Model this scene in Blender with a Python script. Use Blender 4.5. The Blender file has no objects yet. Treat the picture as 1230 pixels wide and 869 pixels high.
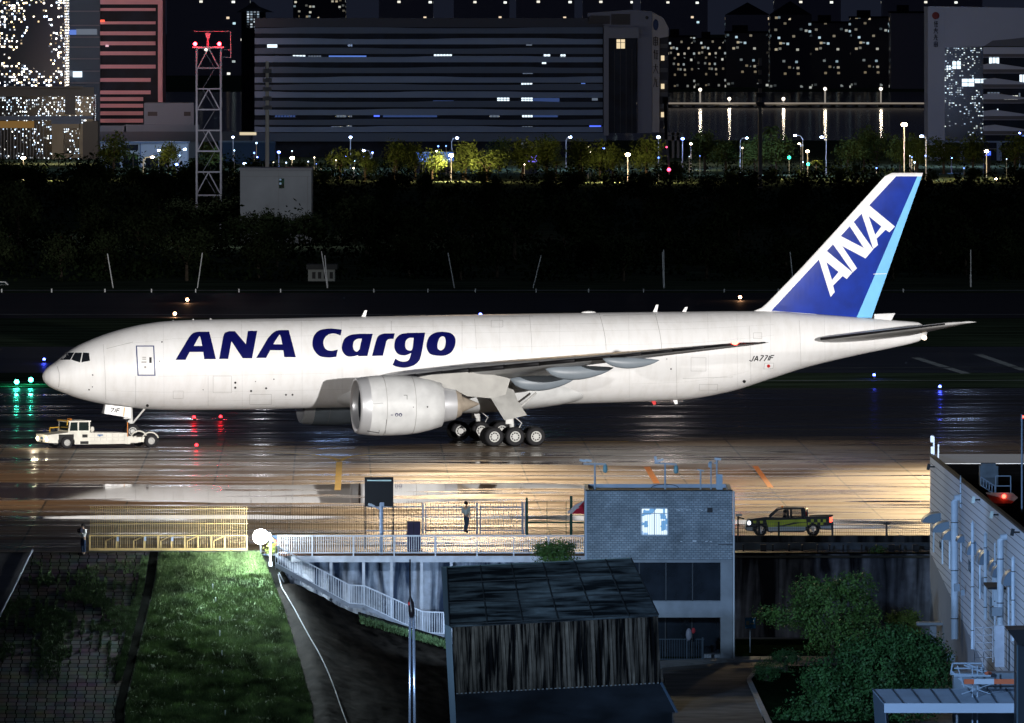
import bpy, bmesh, math, random
import numpy as np
from mathutils import Vector, Matrix
from mathutils.geometry import tessellate_polygon
R = math.radians
rnd = random.Random(7)
sc = bpy.context.scene
col = sc.collection
# ------------------------------------------------------------------ camera, sky, lights, exposure
F, CX, YH, H = 13500.0, 615.0, 13.0, 30.0          # focal length and horizon row in photo pixels, camera height in metres
cam = bpy.data.objects.new('camera', bpy.data.cameras.new('camera'))
col.objects.link(cam); sc.camera = cam
cam.location = (0, 0, H); cam.rotation_euler = (R(90), 0, 0)
cam.data.sensor_width = 36; cam.data.lens = 36 * F / 1230
cam.data.shift_y = (YH - 434.5) / 1230
cam.data.clip_start = 5; cam.data.clip_end = 30000
w = bpy.data.worlds.new('World'); sc.world = w; w.use_nodes = True
nt = w.node_tree
sky = nt.nodes.new('ShaderNodeTexSky'); sky.sky_type = 'NISHITA'; sky.sun_disc = False
sky.sun_elevation = R(-3); sky.sun_rotation = R(200)
hs = nt.nodes.new('ShaderNodeMix'); hs.data_type = 'RGBA'; hs.blend_type = 'MIX'
hs.inputs[0].default_value = 0.93; hs.inputs[7].default_value = (0.10, 0.125, 0.23, 1)
nt.links.new(sky.outputs[0], hs.inputs[6])
bgn = nt.nodes['Background']; nt.links.new(hs.outputs[2], bgn.inputs[0]); bgn.inputs[1].default_value = 0.08
sc.view_settings.view_transform = 'Standard'; sc.view_settings.look = 'None'
sc.view_settings.exposure = 0; sc.view_settings.gamma = 1; sc.view_settings.use_curve_mapping = False
try:
    sc.cycles.use_denoising = True; sc.cycles.max_bounces = 5; sc.cycles.diffuse_bounces = 2
    sc.cycles.glossy_bounces = 3; sc.cycles.transmission_bounces = 3
    sc.cycles.sample_clamp_indirect = 3; sc.cycles.use_light_tree = True
except Exception: pass

def lamp(name, loc, tgt, irr, col_, ang=30, blend=.5, size=1.0, kind='SPOT'):
    """a flood lamp that gives irradiance irr (W/m2) at its target"""
    d = bpy.data.lights.new(name, kind)
    dist = (Vector(tgt) - Vector(loc)).length
    d.energy = irr * 4 * math.pi ** 2 * dist ** 2 / math.pi
    d.color = col_; d.shadow_soft_size = size
    if kind == 'SPOT': d.spot_size = R(ang); d.spot_blend = blend
    o = bpy.data.objects.new(name, d); col.objects.link(o); o.location = loc
    o.rotation_euler = (Vector(tgt) - Vector(loc)).to_track_quat('-Z', 'Y').to_euler()
    return o
def point(name, loc, energy, col_, size=.3):
    d = bpy.data.lights.new(name, 'POINT'); d.energy = energy; d.color = col_; d.shadow_soft_size = size
    o = bpy.data.objects.new(name, d); col.objects.link(o); o.location = loc
    return o
WARM = (1, .70, .42); NEUT = (1, .965, .93); COLD = (.62, .80, 1.0)
# apron flood lights of the terminal behind the photographer
lamp('apron_flood', (120, 395, 27), (0, 782, 6), 3.45, NEUT, 17, .5, 1.5)
lamp('apron_flood', (-160, 395, 20), (-8, 782, 6), .75, NEUT, 17, .5, 1.5)
# unseen sodium-coloured lamps added high over the near apron
for x in (-34, 0, 34):
    lamp('warm_fill', (x, 690, 62), (x, 705, 0), .85, WARM, 78, .6, 2)
lamp('warm_fill', (50, 930, 60), (22, 690, 0), 1.15, (1, .72, .40), 7.5, .7, 3)  # unseen warm lamp added past the jet for yellow streaks on wet ground
lamp('warm_fill', (-4, 940, 60), (0, 676, 0), .13, (1, .70, .40), 10, .7, 3)  # second unseen warm lamp, added for the streaks at mid apron
lamp('airfield_fill', (230, 720, 70), (10, 1075, 0), .42, (.72, .88, 1), 50, .8, 3)  # unseen lamp added to lift the dark airfield grass
# cold street light on the service yard in front
lamp('yard_fill', (-60, 440, 26), (12, 600, 0), 1.25, (.48, .70, 1.0), 10.5, .6, 2)
lamp('walkway_fill', (-14, 594, 7), (-4, 620, .3), 1.0, (.70, .82, 1.0), 75, .7, .4)  # unseen cold lamp added so the white railings stand out
lamp('warm_fill', (4, 668, 24), (18, 603, -1), .6, (1, .82, .5), 34, .6, 1)  # unseen warm lamp added behind the trees to rim their tops
lamp('yard_fill', (-40, 500, 8), (24, 578, 1), 1.1, (.36, .58, 1.0), 16, .6, 1)
lamp('yard_fill', (-16, 470, 16), (22, 556, -2), 1.7, (.38, .60, 1.0), 42, .6, 1)  # extra unseen cold lamp added for the canopy, boom and near pipes

# ------------------------------------------------------------------ photo pixels <-> world
def W(px, py, Y): return Vector(((px - CX) * Y / F, Y, H - (py - YH) * Y / F))
def GY(py, z=0.0): return F * (H - z) / (py - YH)
def G(px, py, z=0.0):
    Y = GY(py, z); return Vector(((px - CX) * Y / F, Y, z))

# ------------------------------------------------------------------ materials
MATS = {}
def mat(name, c, rough=.6, metal=0, var=0, scale=1.0, stretch=(1, 1, 1), spec=.22, emit=None, es=0, coat=0, bump=0):
    if name in MATS: return MATS[name]
    m = bpy.data.materials.new(name); m.use_nodes = True; t = m.node_tree
    b = t.nodes['Principled BSDF']
    b.inputs['Base Color'].default_value = (*c, 1); b.inputs['Roughness'].default_value = rough
    b.inputs['Metallic'].default_value = metal; b.inputs['Specular IOR Level'].default_value = spec
    b.inputs['Coat Weight'].default_value = coat
    if emit:
        b.inputs['Emission Color'].default_value = (*emit, 1); b.inputs['Emission Strength'].default_value = es
    if var or bump:
        tc = t.nodes.new('ShaderNodeTexCoord'); mp = t.nodes.new('ShaderNodeMapping')
        mp.inputs['Scale'].default_value = [scale * s for s in stretch]
        n = t.nodes.new('ShaderNodeTexNoise'); n.inputs['Scale'].default_value = 1; n.inputs['Detail'].default_value = 5
        t.links.new(tc.outputs['Object'], mp.inputs[0]); t.links.new(mp.outputs[0], n.inputs['Vector'])
        if var:
            r = t.nodes.new('ShaderNodeValToRGB')
            r.color_ramp.elements[0].position = .32; r.color_ramp.elements[1].position = .68
            r.color_ramp.elements[0].color = (*[x * (1 - var) for x in c], 1)
            r.color_ramp.elements[1].color = (*[min(1, x * (1 + var)) for x in c], 1)
            t.links.new(n.outputs[0], r.inputs[0]); t.links.new(r.outputs[0], b.inputs['Base Color'])
        if bump:
            bp = t.nodes.new('ShaderNodeBump'); bp.inputs['Strength'].default_value = bump; bp.inputs['Distance'].default_value = .05
            t.links.new(n.outputs[0], bp.inputs['Height']); t.links.new(bp.outputs[0], b.inputs['Normal'])
    MATS[name] = m; return m
def glow(name, c, s):
    return mat('glow ' + name, (.02, .02, .02), .5, emit=c, es=s)

# ------------------------------------------------------------------ mesh building
WM = {}
def wm(o): return WM.get(o.name, Matrix.Identity(4))
def tag(o, label=None, cat=None, group=None, kind=None):
    if label: o['label'] = label
    if cat: o['category'] = cat
    if group: o['group'] = group
    if kind: o['kind'] = kind
    return o
def empty(name, loc, rz=0, label=None, cat=None, group=None):
    o = bpy.data.objects.new(name, None); col.objects.link(o)
    o.location = loc; o.rotation_euler = (0, 0, rz); o.empty_display_size = .2
    WM[o.name] = Matrix.Translation(Vector(loc)) @ Matrix.Rotation(rz, 4, 'Z')
    return tag(o, label, cat, group)
class MB:
    def __init__(s): s.v = []; s.f = []
    def add(s, vs, fs):
        n = len(s.v); s.v += [tuple(p) for p in vs]; s.f += [tuple(i + n for i in f) for f in fs]; return s
    def box(s, c, d, rz=0, rx=0, ry=0):
        m = Matrix.Rotation(rz, 3, 'Z') @ Matrix.Rotation(ry, 3, 'Y') @ Matrix.Rotation(rx, 3, 'X'); c = Vector(c)
        vs = [c + m @ Vector((x * d[0] / 2, y * d[1] / 2, z * d[2] / 2)) for x in (-1, 1) for y in (-1, 1) for z in (-1, 1)]
        return s.add(vs, [(0, 1, 3, 2), (4, 6, 7, 5), (0, 4, 5, 1), (2, 3, 7, 6), (0, 2, 6, 4), (1, 5, 7, 3)])
    def b2(s, x0, x1, y0, y1, z0, z1): return s.box(((x0 + x1) / 2, (y0 + y1) / 2, (z0 + z1) / 2), (abs(x1 - x0), abs(y1 - y0), abs(z1 - z0)))
    def bar(s, p, q, a, b=None):
        """square bar from p to q, a wide, b deep"""
        p, q = Vector(p), Vector(q); b = b or a; d = (q - p).normalized()
        up = Vector((0, 0, 1)) if abs(d.z) < .95 else Vector((0, 1, 0))
        x = d.cross(up).normalized() * a / 2; y = d.cross(x).normalized() * b / 2
        vs = [e + sx * x + sy * y for e in (p, q) for sx, sy in ((-1, -1), (1, -1), (1, 1), (-1, 1))]
        return s.add(vs, [(0, 3, 2, 1), (4, 5, 6, 7), (0, 1, 5, 4), (1, 2, 6, 5), (2, 3, 7, 6), (3, 0, 4, 7)])
    def loft(s, rings, closed=True, caps=True):
        n = len(rings[0]); base = len(s.v)
        for r in rings: s.v += [tuple(p) for p in r]
        for i in range(len(rings) - 1):
            for j in range(n if closed else n - 1):
                k = (j + 1) % n
                s.f.append((base + i * n + j, base + i * n + k, base + (i + 1) * n + k, base + (i + 1) * n + j))
        if caps and closed:
            s.f.append(tuple(base + j for j in reversed(range(n)))); s.f.append(tuple(base + (len(rings) - 1) * n + j for j in range(n)))
        return s
    def tube(s, pts, r, n=8, caps=True):
        pts = [Vector(p) for p in pts]; rs = r if isinstance(r, (list, tuple)) else [r] * len(pts); rings = []
        for i, p in enumerate(pts):
            d = (pts[min(i + 1, len(pts) - 1)] - pts[max(i - 1, 0)]).normalized()
            up = Vector((0, 0, 1)) if abs(d.z) < .9 else Vector((0, 1, 0))
            x = d.cross(up).normalized(); y = d.cross(x).normalized()
            rings.append([p + rs[i] * (math.cos(2 * math.pi * j / n) * x + math.sin(2 * math.pi * j / n) * y) for j in range(n)])
        return s.loft(rings, True, caps)
    def lathe(s, o, ax, prof, n=32):
        """prof: (distance along the axis, radius)"""
        o = Vector(o); ax = Vector(ax).normalized(); up = Vector((0, 0, 1)) if abs(ax.z) < .9 else Vector((0, 1, 0))
        x = ax.cross(up).normalized(); y = ax.cross(x).normalized()
        return s.loft([[o + d * ax + r * (math.cos(2 * math.pi * j / n) * x + math.sin(2 * math.pi * j / n) * y) for j in range(n)] for d, r in prof], True, False)
    def ball(s, c, r, n=10, sq=(1, 1, 1)):
        c = Vector(c); rings = []
        for i in range(n // 2 + 1):
            t = math.pi * i / (n // 2); rr = max(math.sin(t), .02)
            rings.append([c + Vector((r * sq[0] * rr * math.cos(2 * math.pi * j / n), r * sq[1] * rr * math.sin(2 * math.pi * j / n), r * sq[2] * math.cos(t))) for j in range(n)])
        return s.loft(rings)
    def prism(s, poly, d):
        """extrude a polygon (3D points) along vector d"""
        n = len(poly); d = Vector(d); base = len(s.v)
        s.v += [tuple(p) for p in poly] + [tuple(Vector(p) + d) for p in poly]
        for t in tessellate_polygon([[Vector(p) for p in poly]]):
            s.f.append(tuple(base + i for i in t)); s.f.append(tuple(base + n + i for i in reversed(t)))
        for j in range(n):
            k = (j + 1) % n; s.f.append((base + j, base + k, base + n + k, base + n + j))
        return s
    def build(s, name, m, parent=None, smooth=False, local=False, label=None, cat=None, group=None, kind=None, at=None, auto=None):
        me = bpy.data.meshes.new(name)
        if parent is not None and not local: inv = wm(parent).inverted()
        elif at is not None: inv = Matrix.Translation(-Vector(at))
        else: inv = None
        vs = s.v if inv is None else [tuple(inv @ Vector(p)) for p in s.v]
        me.from_pydata(vs, [], s.f)
        if m: me.materials.append(m)
        bm = bmesh.new(); bm.from_mesh(me); bmesh.ops.recalc_face_normals(bm, faces=bm.faces); bm.to_mesh(me); bm.free()
        if smooth: me.shade_smooth()
        if auto:
            me.shade_smooth()
            try: me.set_sharp_from_angle(angle=R(auto))
            except Exception: pass
        o = bpy.data.objects.new(name, me); col.objects.link(o)
        if parent is not None: o.parent = parent; WM[o.name] = wm(parent).copy()
        elif at is not None: o.location = at; WM[o.name] = Matrix.Translation(Vector(at))
        return tag(o, label, cat, group, kind)
def copy_tree(o, parent=None):
    c = o.copy(); col.objects.link(c)
    if parent is not None: c.parent = parent
    for ch in [x for x in o.children]: copy_tree(ch, c)
    return c
def raw_mesh(name, vs, fs, m, kind=None, parent=None, **kw):
    """numpy arrays straight to a mesh; fs is (n, k)"""
    me = bpy.data.meshes.new(name); vs = np.asarray(vs, np.float32); fs = np.asarray(fs, np.int32); k = fs.shape[1]
    me.vertices.add(len(vs)); me.vertices.foreach_set('co', vs.ravel())
    me.loops.add(fs.size); me.loops.foreach_set('vertex_index', fs.ravel())
    me.polygons.add(len(fs)); me.polygons.foreach_set('loop_start', np.arange(0, fs.size, k, dtype=np.int32))
    me.update(calc_edges=True); me.validate()
    if m: me.materials.append(m)
    o = bpy.data.objects.new(name, me); col.objects.link(o)
    if parent is not None: o.parent = parent
    return tag(o, kind=kind, **kw)
def smooth_path(pts, n=5):
    """closed outline; points given as (x, y) are smooth, (x, y, 1) are corners"""
    out = []; N = len(pts)
    for i in range(N):
        p0, p1, p2, p3 = pts[i - 1], pts[i], pts[(i + 1) % N], pts[(i + 2) % N]
        if len(p1) > 2 and len(p2) > 2: out.append(p1[:2]); continue
        if len(p1) > 2: p0 = (2 * p1[0] - p2[0], 2 * p1[1] - p2[1])
        if len(p2) > 2: p3 = (2 * p2[0] - p1[0], 2 * p2[1] - p1[1])
        for k in range(n):
            t = k / n
            out.append(tuple(.5 * (2 * p1[c] + (p2[c] - p0[c]) * t + (2 * p0[c] - 5 * p1[c] + 4 * p2[c] - p3[c]) * t * t
                                   + (3 * p1[c] - p0[c] - 3 * p2[c] + p3[c]) * t ** 3) for c in (0, 1)))
    return out
# ------------------------------------------------------------------ ground, pavements, water
def nodes(m): return m.node_tree.nodes, m.node_tree.links, m.node_tree.nodes['Principled BSDF']
def wet_concrete():
    m = bpy.data.materials.new('wet apron concrete'); m.use_nodes = True; N, K, b = nodes(m)
    geo = N.new('ShaderNodeNewGeometry')
    def noise(scale, det, rough=.55, dist=0):
        mp = N.new('ShaderNodeMapping'); mp.inputs['Scale'].default_value = scale
        K.new(geo.outputs['Position'], mp.inputs[0])
        n = N.new('ShaderNodeTexNoise'); n.inputs['Scale'].default_value = 1; n.inputs['Detail'].default_value = det
        n.inputs['Roughness'].default_value = rough; n.inputs['Distortion'].default_value = dist
        K.new(mp.outputs[0], n.inputs['Vector']); return n.outputs[0]
    def ramp(src, stops, interp='LINEAR'):
        r = N.new('ShaderNodeValToRGB'); r.color_ramp.interpolation = interp; e = r.color_ramp.elements
        for i, (p, c_) in enumerate(stops):
            x = e[i] if i < 2 else e.new(p)
            x.position = p; x.color = (*c_, 1) if isinstance(c_, tuple) else (c_, c_, c_, 1)
        K.new(src, r.inputs[0]); return r.outputs[0]
    def mth(op, a, c_):
        n = N.new('ShaderNodeMath'); n.operation = op
        for i, v in enumerate((a, c_)):
            if isinstance(v, (int, float)): n.inputs[i].default_value = v
            else: K.new(v, n.inputs[i])
        return n.outputs[0]
    def mix(f_, a, c_):
        n = N.new('ShaderNodeMix'); n.data_type = 'RGBA'
        for i, v in ((0, f_), (6, a), (7, c_)):
            if isinstance(v, tuple): n.inputs[i].default_value = (*v, 1)
            elif isinstance(v, (int, float)): n.inputs[i].default_value = v if i == 0 else (v, v, v, 1)
            else: K.new(v, n.inputs[i])
        return n.outputs[2]
    big = noise((.035, .07, 1), 4); fine = noise((.045, .30, 1), 6, .62, .4); mid = noise((.035, .16, 1), 5, .6, .6)
    slab = noise((.4, .4, 1), 2)
    colr = ramp(mid, [(.25, (.11, .075, .045)), (.5, (.26, .18, .11)), (.75, (.36, .27, .17))])
    # joints between the slabs
    sx = N.new('ShaderNodeSeparateXYZ'); K.new(geo.outputs['Position'], sx.inputs[0])
    X = mth('ADD', sx.outputs[0], mth('MULTIPLY', sx.outputs[1], .016)); Y = mth('ADD', sx.outputs[1], mth('MULTIPLY', sx.outputs[0], -.016))
    jx = mth('LESS_THAN', mth('ABSOLUTE', mth('SUBTRACT', mth('FRACT', mth('DIVIDE', X, 5.0), 0), .5), 0), .012)
    jy = mth('LESS_THAN', mth('ABSOLUTE', mth('SUBTRACT', mth('FRACT', mth('DIVIDE', Y, 12.0), 0), .5), 0), .012)
    jt = mth('MAXIMUM', jx, jy)
    # each slab has its own tone
    cell = N.new('ShaderNodeCombineXYZ'); K.new(mth('FLOOR', mth('ADD', mth('DIVIDE', X, 5.0), .5), 0), cell.inputs[0]); K.new(mth('FLOOR', mth('ADD', mth('DIVIDE', Y, 12.0), .5), 0), cell.inputs[1])
    wn = N.new('ShaderNodeTexWhiteNoise'); wn.noise_dimensions = '3D'; K.new(cell.outputs[0], wn.inputs['Vector'])
    tone = ramp(wn.outputs['Value'], [(0, .72), (1, 1.15)])
    mm = N.new('ShaderNodeMix'); mm.data_type = 'RGBA'; mm.blend_type = 'MULTIPLY'; mm.inputs[0].default_value = 1; K.new(colr, mm.inputs[6]); K.new(tone, mm.inputs[7])
    edge = mth('MINIMUM', mth('MAXIMUM', mth('DIVIDE', mth('SUBTRACT', mth('ADD', sx.outputs[1], mth('MULTIPLY', mth('SUBTRACT', big, .5), 60)), 781), 10), 0), 1)
    c2 = mix(edge, mix(jt, mm.outputs[2], (.03, .025, .02)), mix(mid, (.008, .009, .012), (.045, .042, .040)))
    # standing water: deeper along a low strip of the apron
    strip = mth('SUBTRACT', 1, mth('MINIMUM', mth('ABSOLUTE', mth('DIVIDE', mth('SUBTRACT', sx.outputs[1], 699), 15), 0), 1))
    wet = mth('ADD', mth('ADD', mth('MULTIPLY', big, .55), mth('MULTIPLY', mid, .45)), mth('MULTIPLY', mth('MULTIPLY', strip, mth('MAXIMUM', mth('MINIMUM', mth('DIVIDE', mth('SUBTRACT', 6, sx.outputs[0]), 14), 1), 0)), .22))
    pud = ramp(wet, [(.55, 0.0), (.60, 1.0)])
    rough0 = ramp(fine, [(.36, .12), (.5, .36), (.64, .68)])
    rough = mix(pud, rough0, .03)
    c3 = mix(mth('MULTIPLY', pud, .55), c2, (.03, .03, .03))
    K.new(c3, b.inputs['Base Color']); K.new(rough, b.inputs['Roughness'])
    b.inputs['Specular IOR Level'].default_value = .5
    bp = N.new('ShaderNodeBump'); bp.inputs['Strength'].default_value = .25; bp.inputs['Distance'].default_value = .02
    K.new(mix(pud, fine, .5), bp.inputs['Height']); K.new(bp.outputs[0], b.inputs['Normal'])
    return m
concrete = wet_concrete()
asph = mat('wet dark asphalt', (.035, .038, .045), .40, var=.7, scale=.12, stretch=(.25, 1.2, 1), spec=.35)
asph2 = mat('runway asphalt', (.022, .022, .025), .6, var=.4, scale=.2, stretch=(.3, 1, 1), spec=.2)
grassm = mat('short airfield grass', (.075, .10, .060), .95, var=.6, scale=.3, stretch=(.25, 1, 1), spec=0)
def sheet(name, x0, x1, y0, y1, z, m, **k):
    return MB().add([(x0, y0, z), (x1, y0, z), (x1, y1, z), (x0, y1, z)], [(0, 1, 2, 3)]).build(name, m, kind='structure', **k)
sheet('ground', -900, 900, 622.2, 2600, -.02, grassm)
sheet('apron', -300, 300, 622.3, 893, 0, concrete)
sheet('taxiway', -400, 400, 931, 1003, 0, asph)
sheet('runway', -500, 500, 1096, 1194, 0, asph2)
sheet('water', -3000, 3000, 2500, 4700, -4, mat('river water', (.006, .01, .018), .10, spec=.006))
sheet('far_shore', -6000, 6000, 4700, 16000, -4.1, grassm)
yel = mat('yellow marking paint', (.62, .42, .03), .5, var=.2, scale=1); wht = mat('white marking paint', (.55, .55, .52), .6, var=.3, scale=.6)
org = mat('orange marking paint', (.75, .27, .06), .6, var=.2, scale=1)
def ribbon(name, pts, wd, m, z=.006, **k):
    mb = MB(); P = [Vector((p.x, p.y, z)) for p in pts]
    for i in range(len(P)):
        d = (P[min(i + 1, len(P) - 1)] - P[max(i - 1, 0)]).normalized(); n_ = Vector((-d.y, d.x, 0)) * wd / 2; mb.v += [tuple(P[i] + n_), tuple(P[i] - n_)]
    mb.f += [(2 * i, 2 * i + 1, 2 * i + 3, 2 * i + 2) for i in range(len(P) - 1)]
    return mb.build(name, m, kind='structure', **k)
ribbon('road_marking', [G(405.5, 589), G(406.5, 575), G(407.5, 555)], .4, yel)
ribbon('road_marking', [G(407.5, 554.5), G(404, 552), G(395, 549.5), G(375, 546.5), G(340, 544.5), G(320, 544)], .35, yel)
ribbon('road_marking', [G(408, 554.5), G(412, 551.5), G(422, 548.5), G(440, 546.5), G(470, 544.3)], .35, yel)
ribbon('road_marking', [G(777, 561), G(789, 581)], .42, org); ribbon('road_marking', [G(907, 560), G(926, 586)], .36, org)
ribbon('road_marking', [G(650, 531.5), G(755, 530.5)], .5, yel)
ribbon('road_marking', [G(1100, 430), G(1160, 449)], .8, wht); ribbon('road_marking', [G(1175, 426), G(1230, 445)], .8, wht)
ribbon('road_marking', [G(0, 459), G(1230, 457)], .8, wht, z=.0); ribbon('road_marking', [G(-20, 349), G(1260, 349)], 2.0, wht)
ribbon('road_marking', [G(880, 443), G(1260, 441)], 2.5, mat('worn shoulder paving', (.11, .115, .12), .7, var=.3, scale=.3), z=.008)
ribbon('road_marking', [G(-20, 378), G(1260, 378)], .9, wht)

# lower yard, road, embankment
lowm = mat('yard soil', (.008, .009, .008), .95, var=.5, scale=.7, spec=0)
sheet('yard_ground', -200, 200, 300, 622.2, -9.6, lowm)
asph3 = mat('service road asphalt', (.10, .095, .09), .85, var=.35, scale=.6, spec=.05)
x_ = lambda px, Y: (px - CX) * Y / F
MB().b2(x_(793, 600), 60, 400, 622.1, -9.5, -4.7).build('service_road', asph3, kind='structure')
TAN = math.tan(R(20))
def slope_z(x, y): return -(622.4 - y) * TAN
def slope_hit(px, py):
    # where the view ray through a photo pixel meets the embankment
    k1 = (py - YH) / F; Y = (H + 622.4 * TAN) / (k1 + TAN); return Vector(((px - CX) * Y / F, Y, H - k1 * Y))
def region(name, left, right, m, n=30, bumpf=None, dz=0.0, **k):
    """a strip of the embankment; left and right are outlines in photo pixels (px, py)"""
    ys = np.linspace(663.5, 885, 100); vs_ = []
    for y in ys:
        xl = np.interp(y, [p[1] for p in left], [p[0] for p in left]); xr = np.interp(y, [p[1] for p in right], [p[0] for p in right])
        for j in range(n + 1):
            p = slope_hit(xl + (xr - xl) * j / n, y); vs_.append((p.x, p.y, p.z + dz + (bumpf(p.x, p.y) if bumpf else 0)))
    fs = [(i * (n + 1) + j, i * (n + 1) + j + 1, (i + 1) * (n + 1) + j + 1, (i + 1) * (n + 1) + j) for i in range(len(ys) - 1) for j in range(n)]
    return raw_mesh(name, vs_, fs, m, kind='structure', **k)
from mathutils import noise as mn
mound = lambda x, y: .16 * mn.noise(Vector((x * .35, y * 1.1, 0))) + .06 * mn.noise(Vector((x * 1.3, y * 2.5, 3)))
GL, GR_ = [(191, 663), (186, 700), (150, 851)], [(312, 663), (324, 690), (342, 735), (358, 790), (376, 851)]
region('grass_bank', GL, GR_, mat('bank soil and moss', (.05, .095, .032), .95, var=.4, scale=1.2), 40, mound, .02)
pv = bpy.data.materials.new('old paving blocks'); pv.use_nodes = True; N, K, b = nodes(pv)
geo = N.new('ShaderNodeNewGeometry'); mp = N.new('ShaderNodeMapping'); mp.inputs['Scale'].default_value = (1, 1.06, 0); K.new(geo.outputs['Position'], mp.inputs[0])
br = N.new('ShaderNodeTexBrick'); br.inputs['Scale'].default_value = 1; br.inputs['Brick Width'].default_value = .52; br.inputs['Row Height'].default_value = .52
br.inputs['Mortar Size'].default_value = .03; br.offset = .12; br.inputs['Color1'].default_value = (.09, .09, .09, 1); br.inputs['Color2'].default_value = (.15, .15, .145, 1); br.inputs['Mortar'].default_value = (.008, .009, .008, 1)
K.new(mp.outputs[0], br.inputs['Vector']); nn = N.new('ShaderNodeTexNoise'); nn.inputs['Scale'].default_value = .9; nn.inputs['Detail'].default_value = 6; K.new(geo.outputs['Position'], nn.inputs['Vector'])
mx = N.new('ShaderNodeMix'); mx.data_type = 'RGBA'; mx.blend_type = 'MULTIPLY'; mx.inputs[0].default_value = .8; K.new(br.outputs[0], mx.inputs[6]); K.new(nn.outputs[1], mx.inputs[7]); K.new(mx.outputs[2], b.inputs['Base Color']); b.inputs['Roughness'].default_value = .95; b.inputs['Specular IOR Level'].default_value = 0
bmp = N.new('ShaderNodeBump'); bmp.inputs['Distance'].default_value = .04; bmp.inputs['Strength'].default_value = .6; bmp.invert = True; K.new(br.outputs[1], bmp.inputs['Height']); K.new(bmp.outputs[0], b.inputs['Normal'])
region('paved_bank', [(36, 663), (0, 742), (-40, 820), (-50, 856)], GL, pv, 30)
region('ramp', [(-60, 663), (-60, 856)], [(36, 663), (0, 742), (-40, 820), (-50, 856)], mat('ramp concrete', (.15, .15, .155), .7, var=.25, scale=.8), 4)
# dark tarpaulin slope that also falls to the right under the stairs
vs_, fs = [], []; NX, NY = 50, 50
for i in range(NY + 1):
    for j in range(NX + 1):
        t = j / NX; u_ = i / NY; Y = 617.6 - 40 * u_; pxl = np.interp(u_, [0, .12, .35, .7, 1], [316, 336, 356, 385, 405]); px = pxl + (560 - pxl) * t
        X = (px - CX) * Y / F; sz = slope_z(0, Y) - .10; w_ = min(1, max(0, (t - .04) / .14)); w_ = w_ * w_ * (3 - 2 * w_); zz = sz + w_ * (np.interp(px, [316, 331, 419, 534, 560], [-1.5, -.85, -3.0, -4.7, -5.0]) - (617.6 - Y) * TAN * .85 - sz) + .10 * mn.noise(Vector((X * 1.2, Y * 1.2, 0))) + .05 * mn.noise(Vector((X * 5, Y * 3, 5)))
        vs_.append((X, Y, zz))
for i in range(NY):
    for j in range(NX): fs.append((i * (NX + 1) + j, i * (NX + 1) + j + 1, (i + 1) * (NX + 1) + j + 1, (i + 1) * (NX + 1) + j))
raw_mesh('dark_slope', vs_, fs, mat('dark earth slope', (.006, .005, .004), .9, var=.9, scale=1.4, bump=.9, spec=.02), kind='structure')
# dark ditch between grass and slope is left as soil
region('ditch', GR_, [(330, 663), (345, 690), (368, 740), (388, 790), (408, 856)], lowm, 6, dz=-.15)
# grass blades and weeds
def tufts(name, pts, h, wd, cols, n_bl=1, seed=1):
    r = np.random.RandomState(seed); n = len(pts); P = np.array(pts, np.float32)
    ang = r.rand(n) * 6.28; hh = h * (.5 + r.rand(n)); lean = (r.rand(n, 2) - .5) * h * 1.1
    dx = np.cos(ang) * wd / 2; dy = np.sin(ang) * wd / 2
    v = np.empty((n, 3, 3), np.float32); v[:, 0] = P + np.stack([dx, dy, np.zeros(n)], 1); v[:, 1] = P - np.stack([dx, dy, np.zeros(n)], 1)
    v[:, 2] = P + np.stack([lean[:, 0], lean[:, 1], hh], 1)
    return raw_mesh(name, v.reshape(-1, 3), np.arange(n * 3).reshape(-1, 3), cols, kind='stuff')
leafy = mat('grass blades', (.085, .13, .05), .7, var=.75, scale=.9, spec=.1)
pts = []; r2 = random.Random(3)
while len(pts) < 90000:
    py = 664 + 212 * r2.random() ** 1.0; xl = np.interp(py, [663, 700, 851], [191, 186, 150]); xr = np.interp(py, [663, 690, 735, 790, 851], [312, 324, 342, 358, 376])
    px = r2.uniform(xl + 1, xr); p = slope_hit(px, py); p.z += mound(p.x, p.y)
    if mn.noise(Vector((p.x * .8, p.y * 1.5, 9))) > -.75 + .2 * r2.random(): pts.append(tuple(p))
region('drain_channel', [(a_ - 11, b_) for a_, b_ in GL], [(a_ - 1, b_) for a_, b_ in GL], lowm, 3, dz=.035)
tufts('grass', pts, .17, .035, leafy, seed=2)
pts = []
while len(pts) < 26000:
    py = 668 + 150 * r2.random() ** .8; xl = np.interp(py, [663, 742, 856], [36, 0, -20]); xr = np.interp(py, [663, 700, 851], [191, 186, 150])
    px = r2.uniform(max(xl, -5), xr); p = slope_hit(px, py); q = mn.noise(Vector((p.x * .5, p.y * .5, 4))) + .35 * mn.noise(Vector((p.x * 2.5, p.y * 2, 7)))
    gx = min(abs((p.x / .52) % 1 - .5) * 2, 1)
    dens = np.interp(py, [668, 700, 740, 790, 820], [.05, .5, .75, .3, .05])
    edge = xr - 20 < px < xr - 12
    if px > xr - 11: continue
    if edge and r2.random() < .9 or (q + .25 * (gx > .7) > .35 - dens * .5 and r2.random() < dens): pts.append(tuple(p))
tufts('weeds', pts, .12, .04, mat('weed leaves', (.06, .10, .04), .7, var=.4, scale=2, spec=.1), seed=5)
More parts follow.
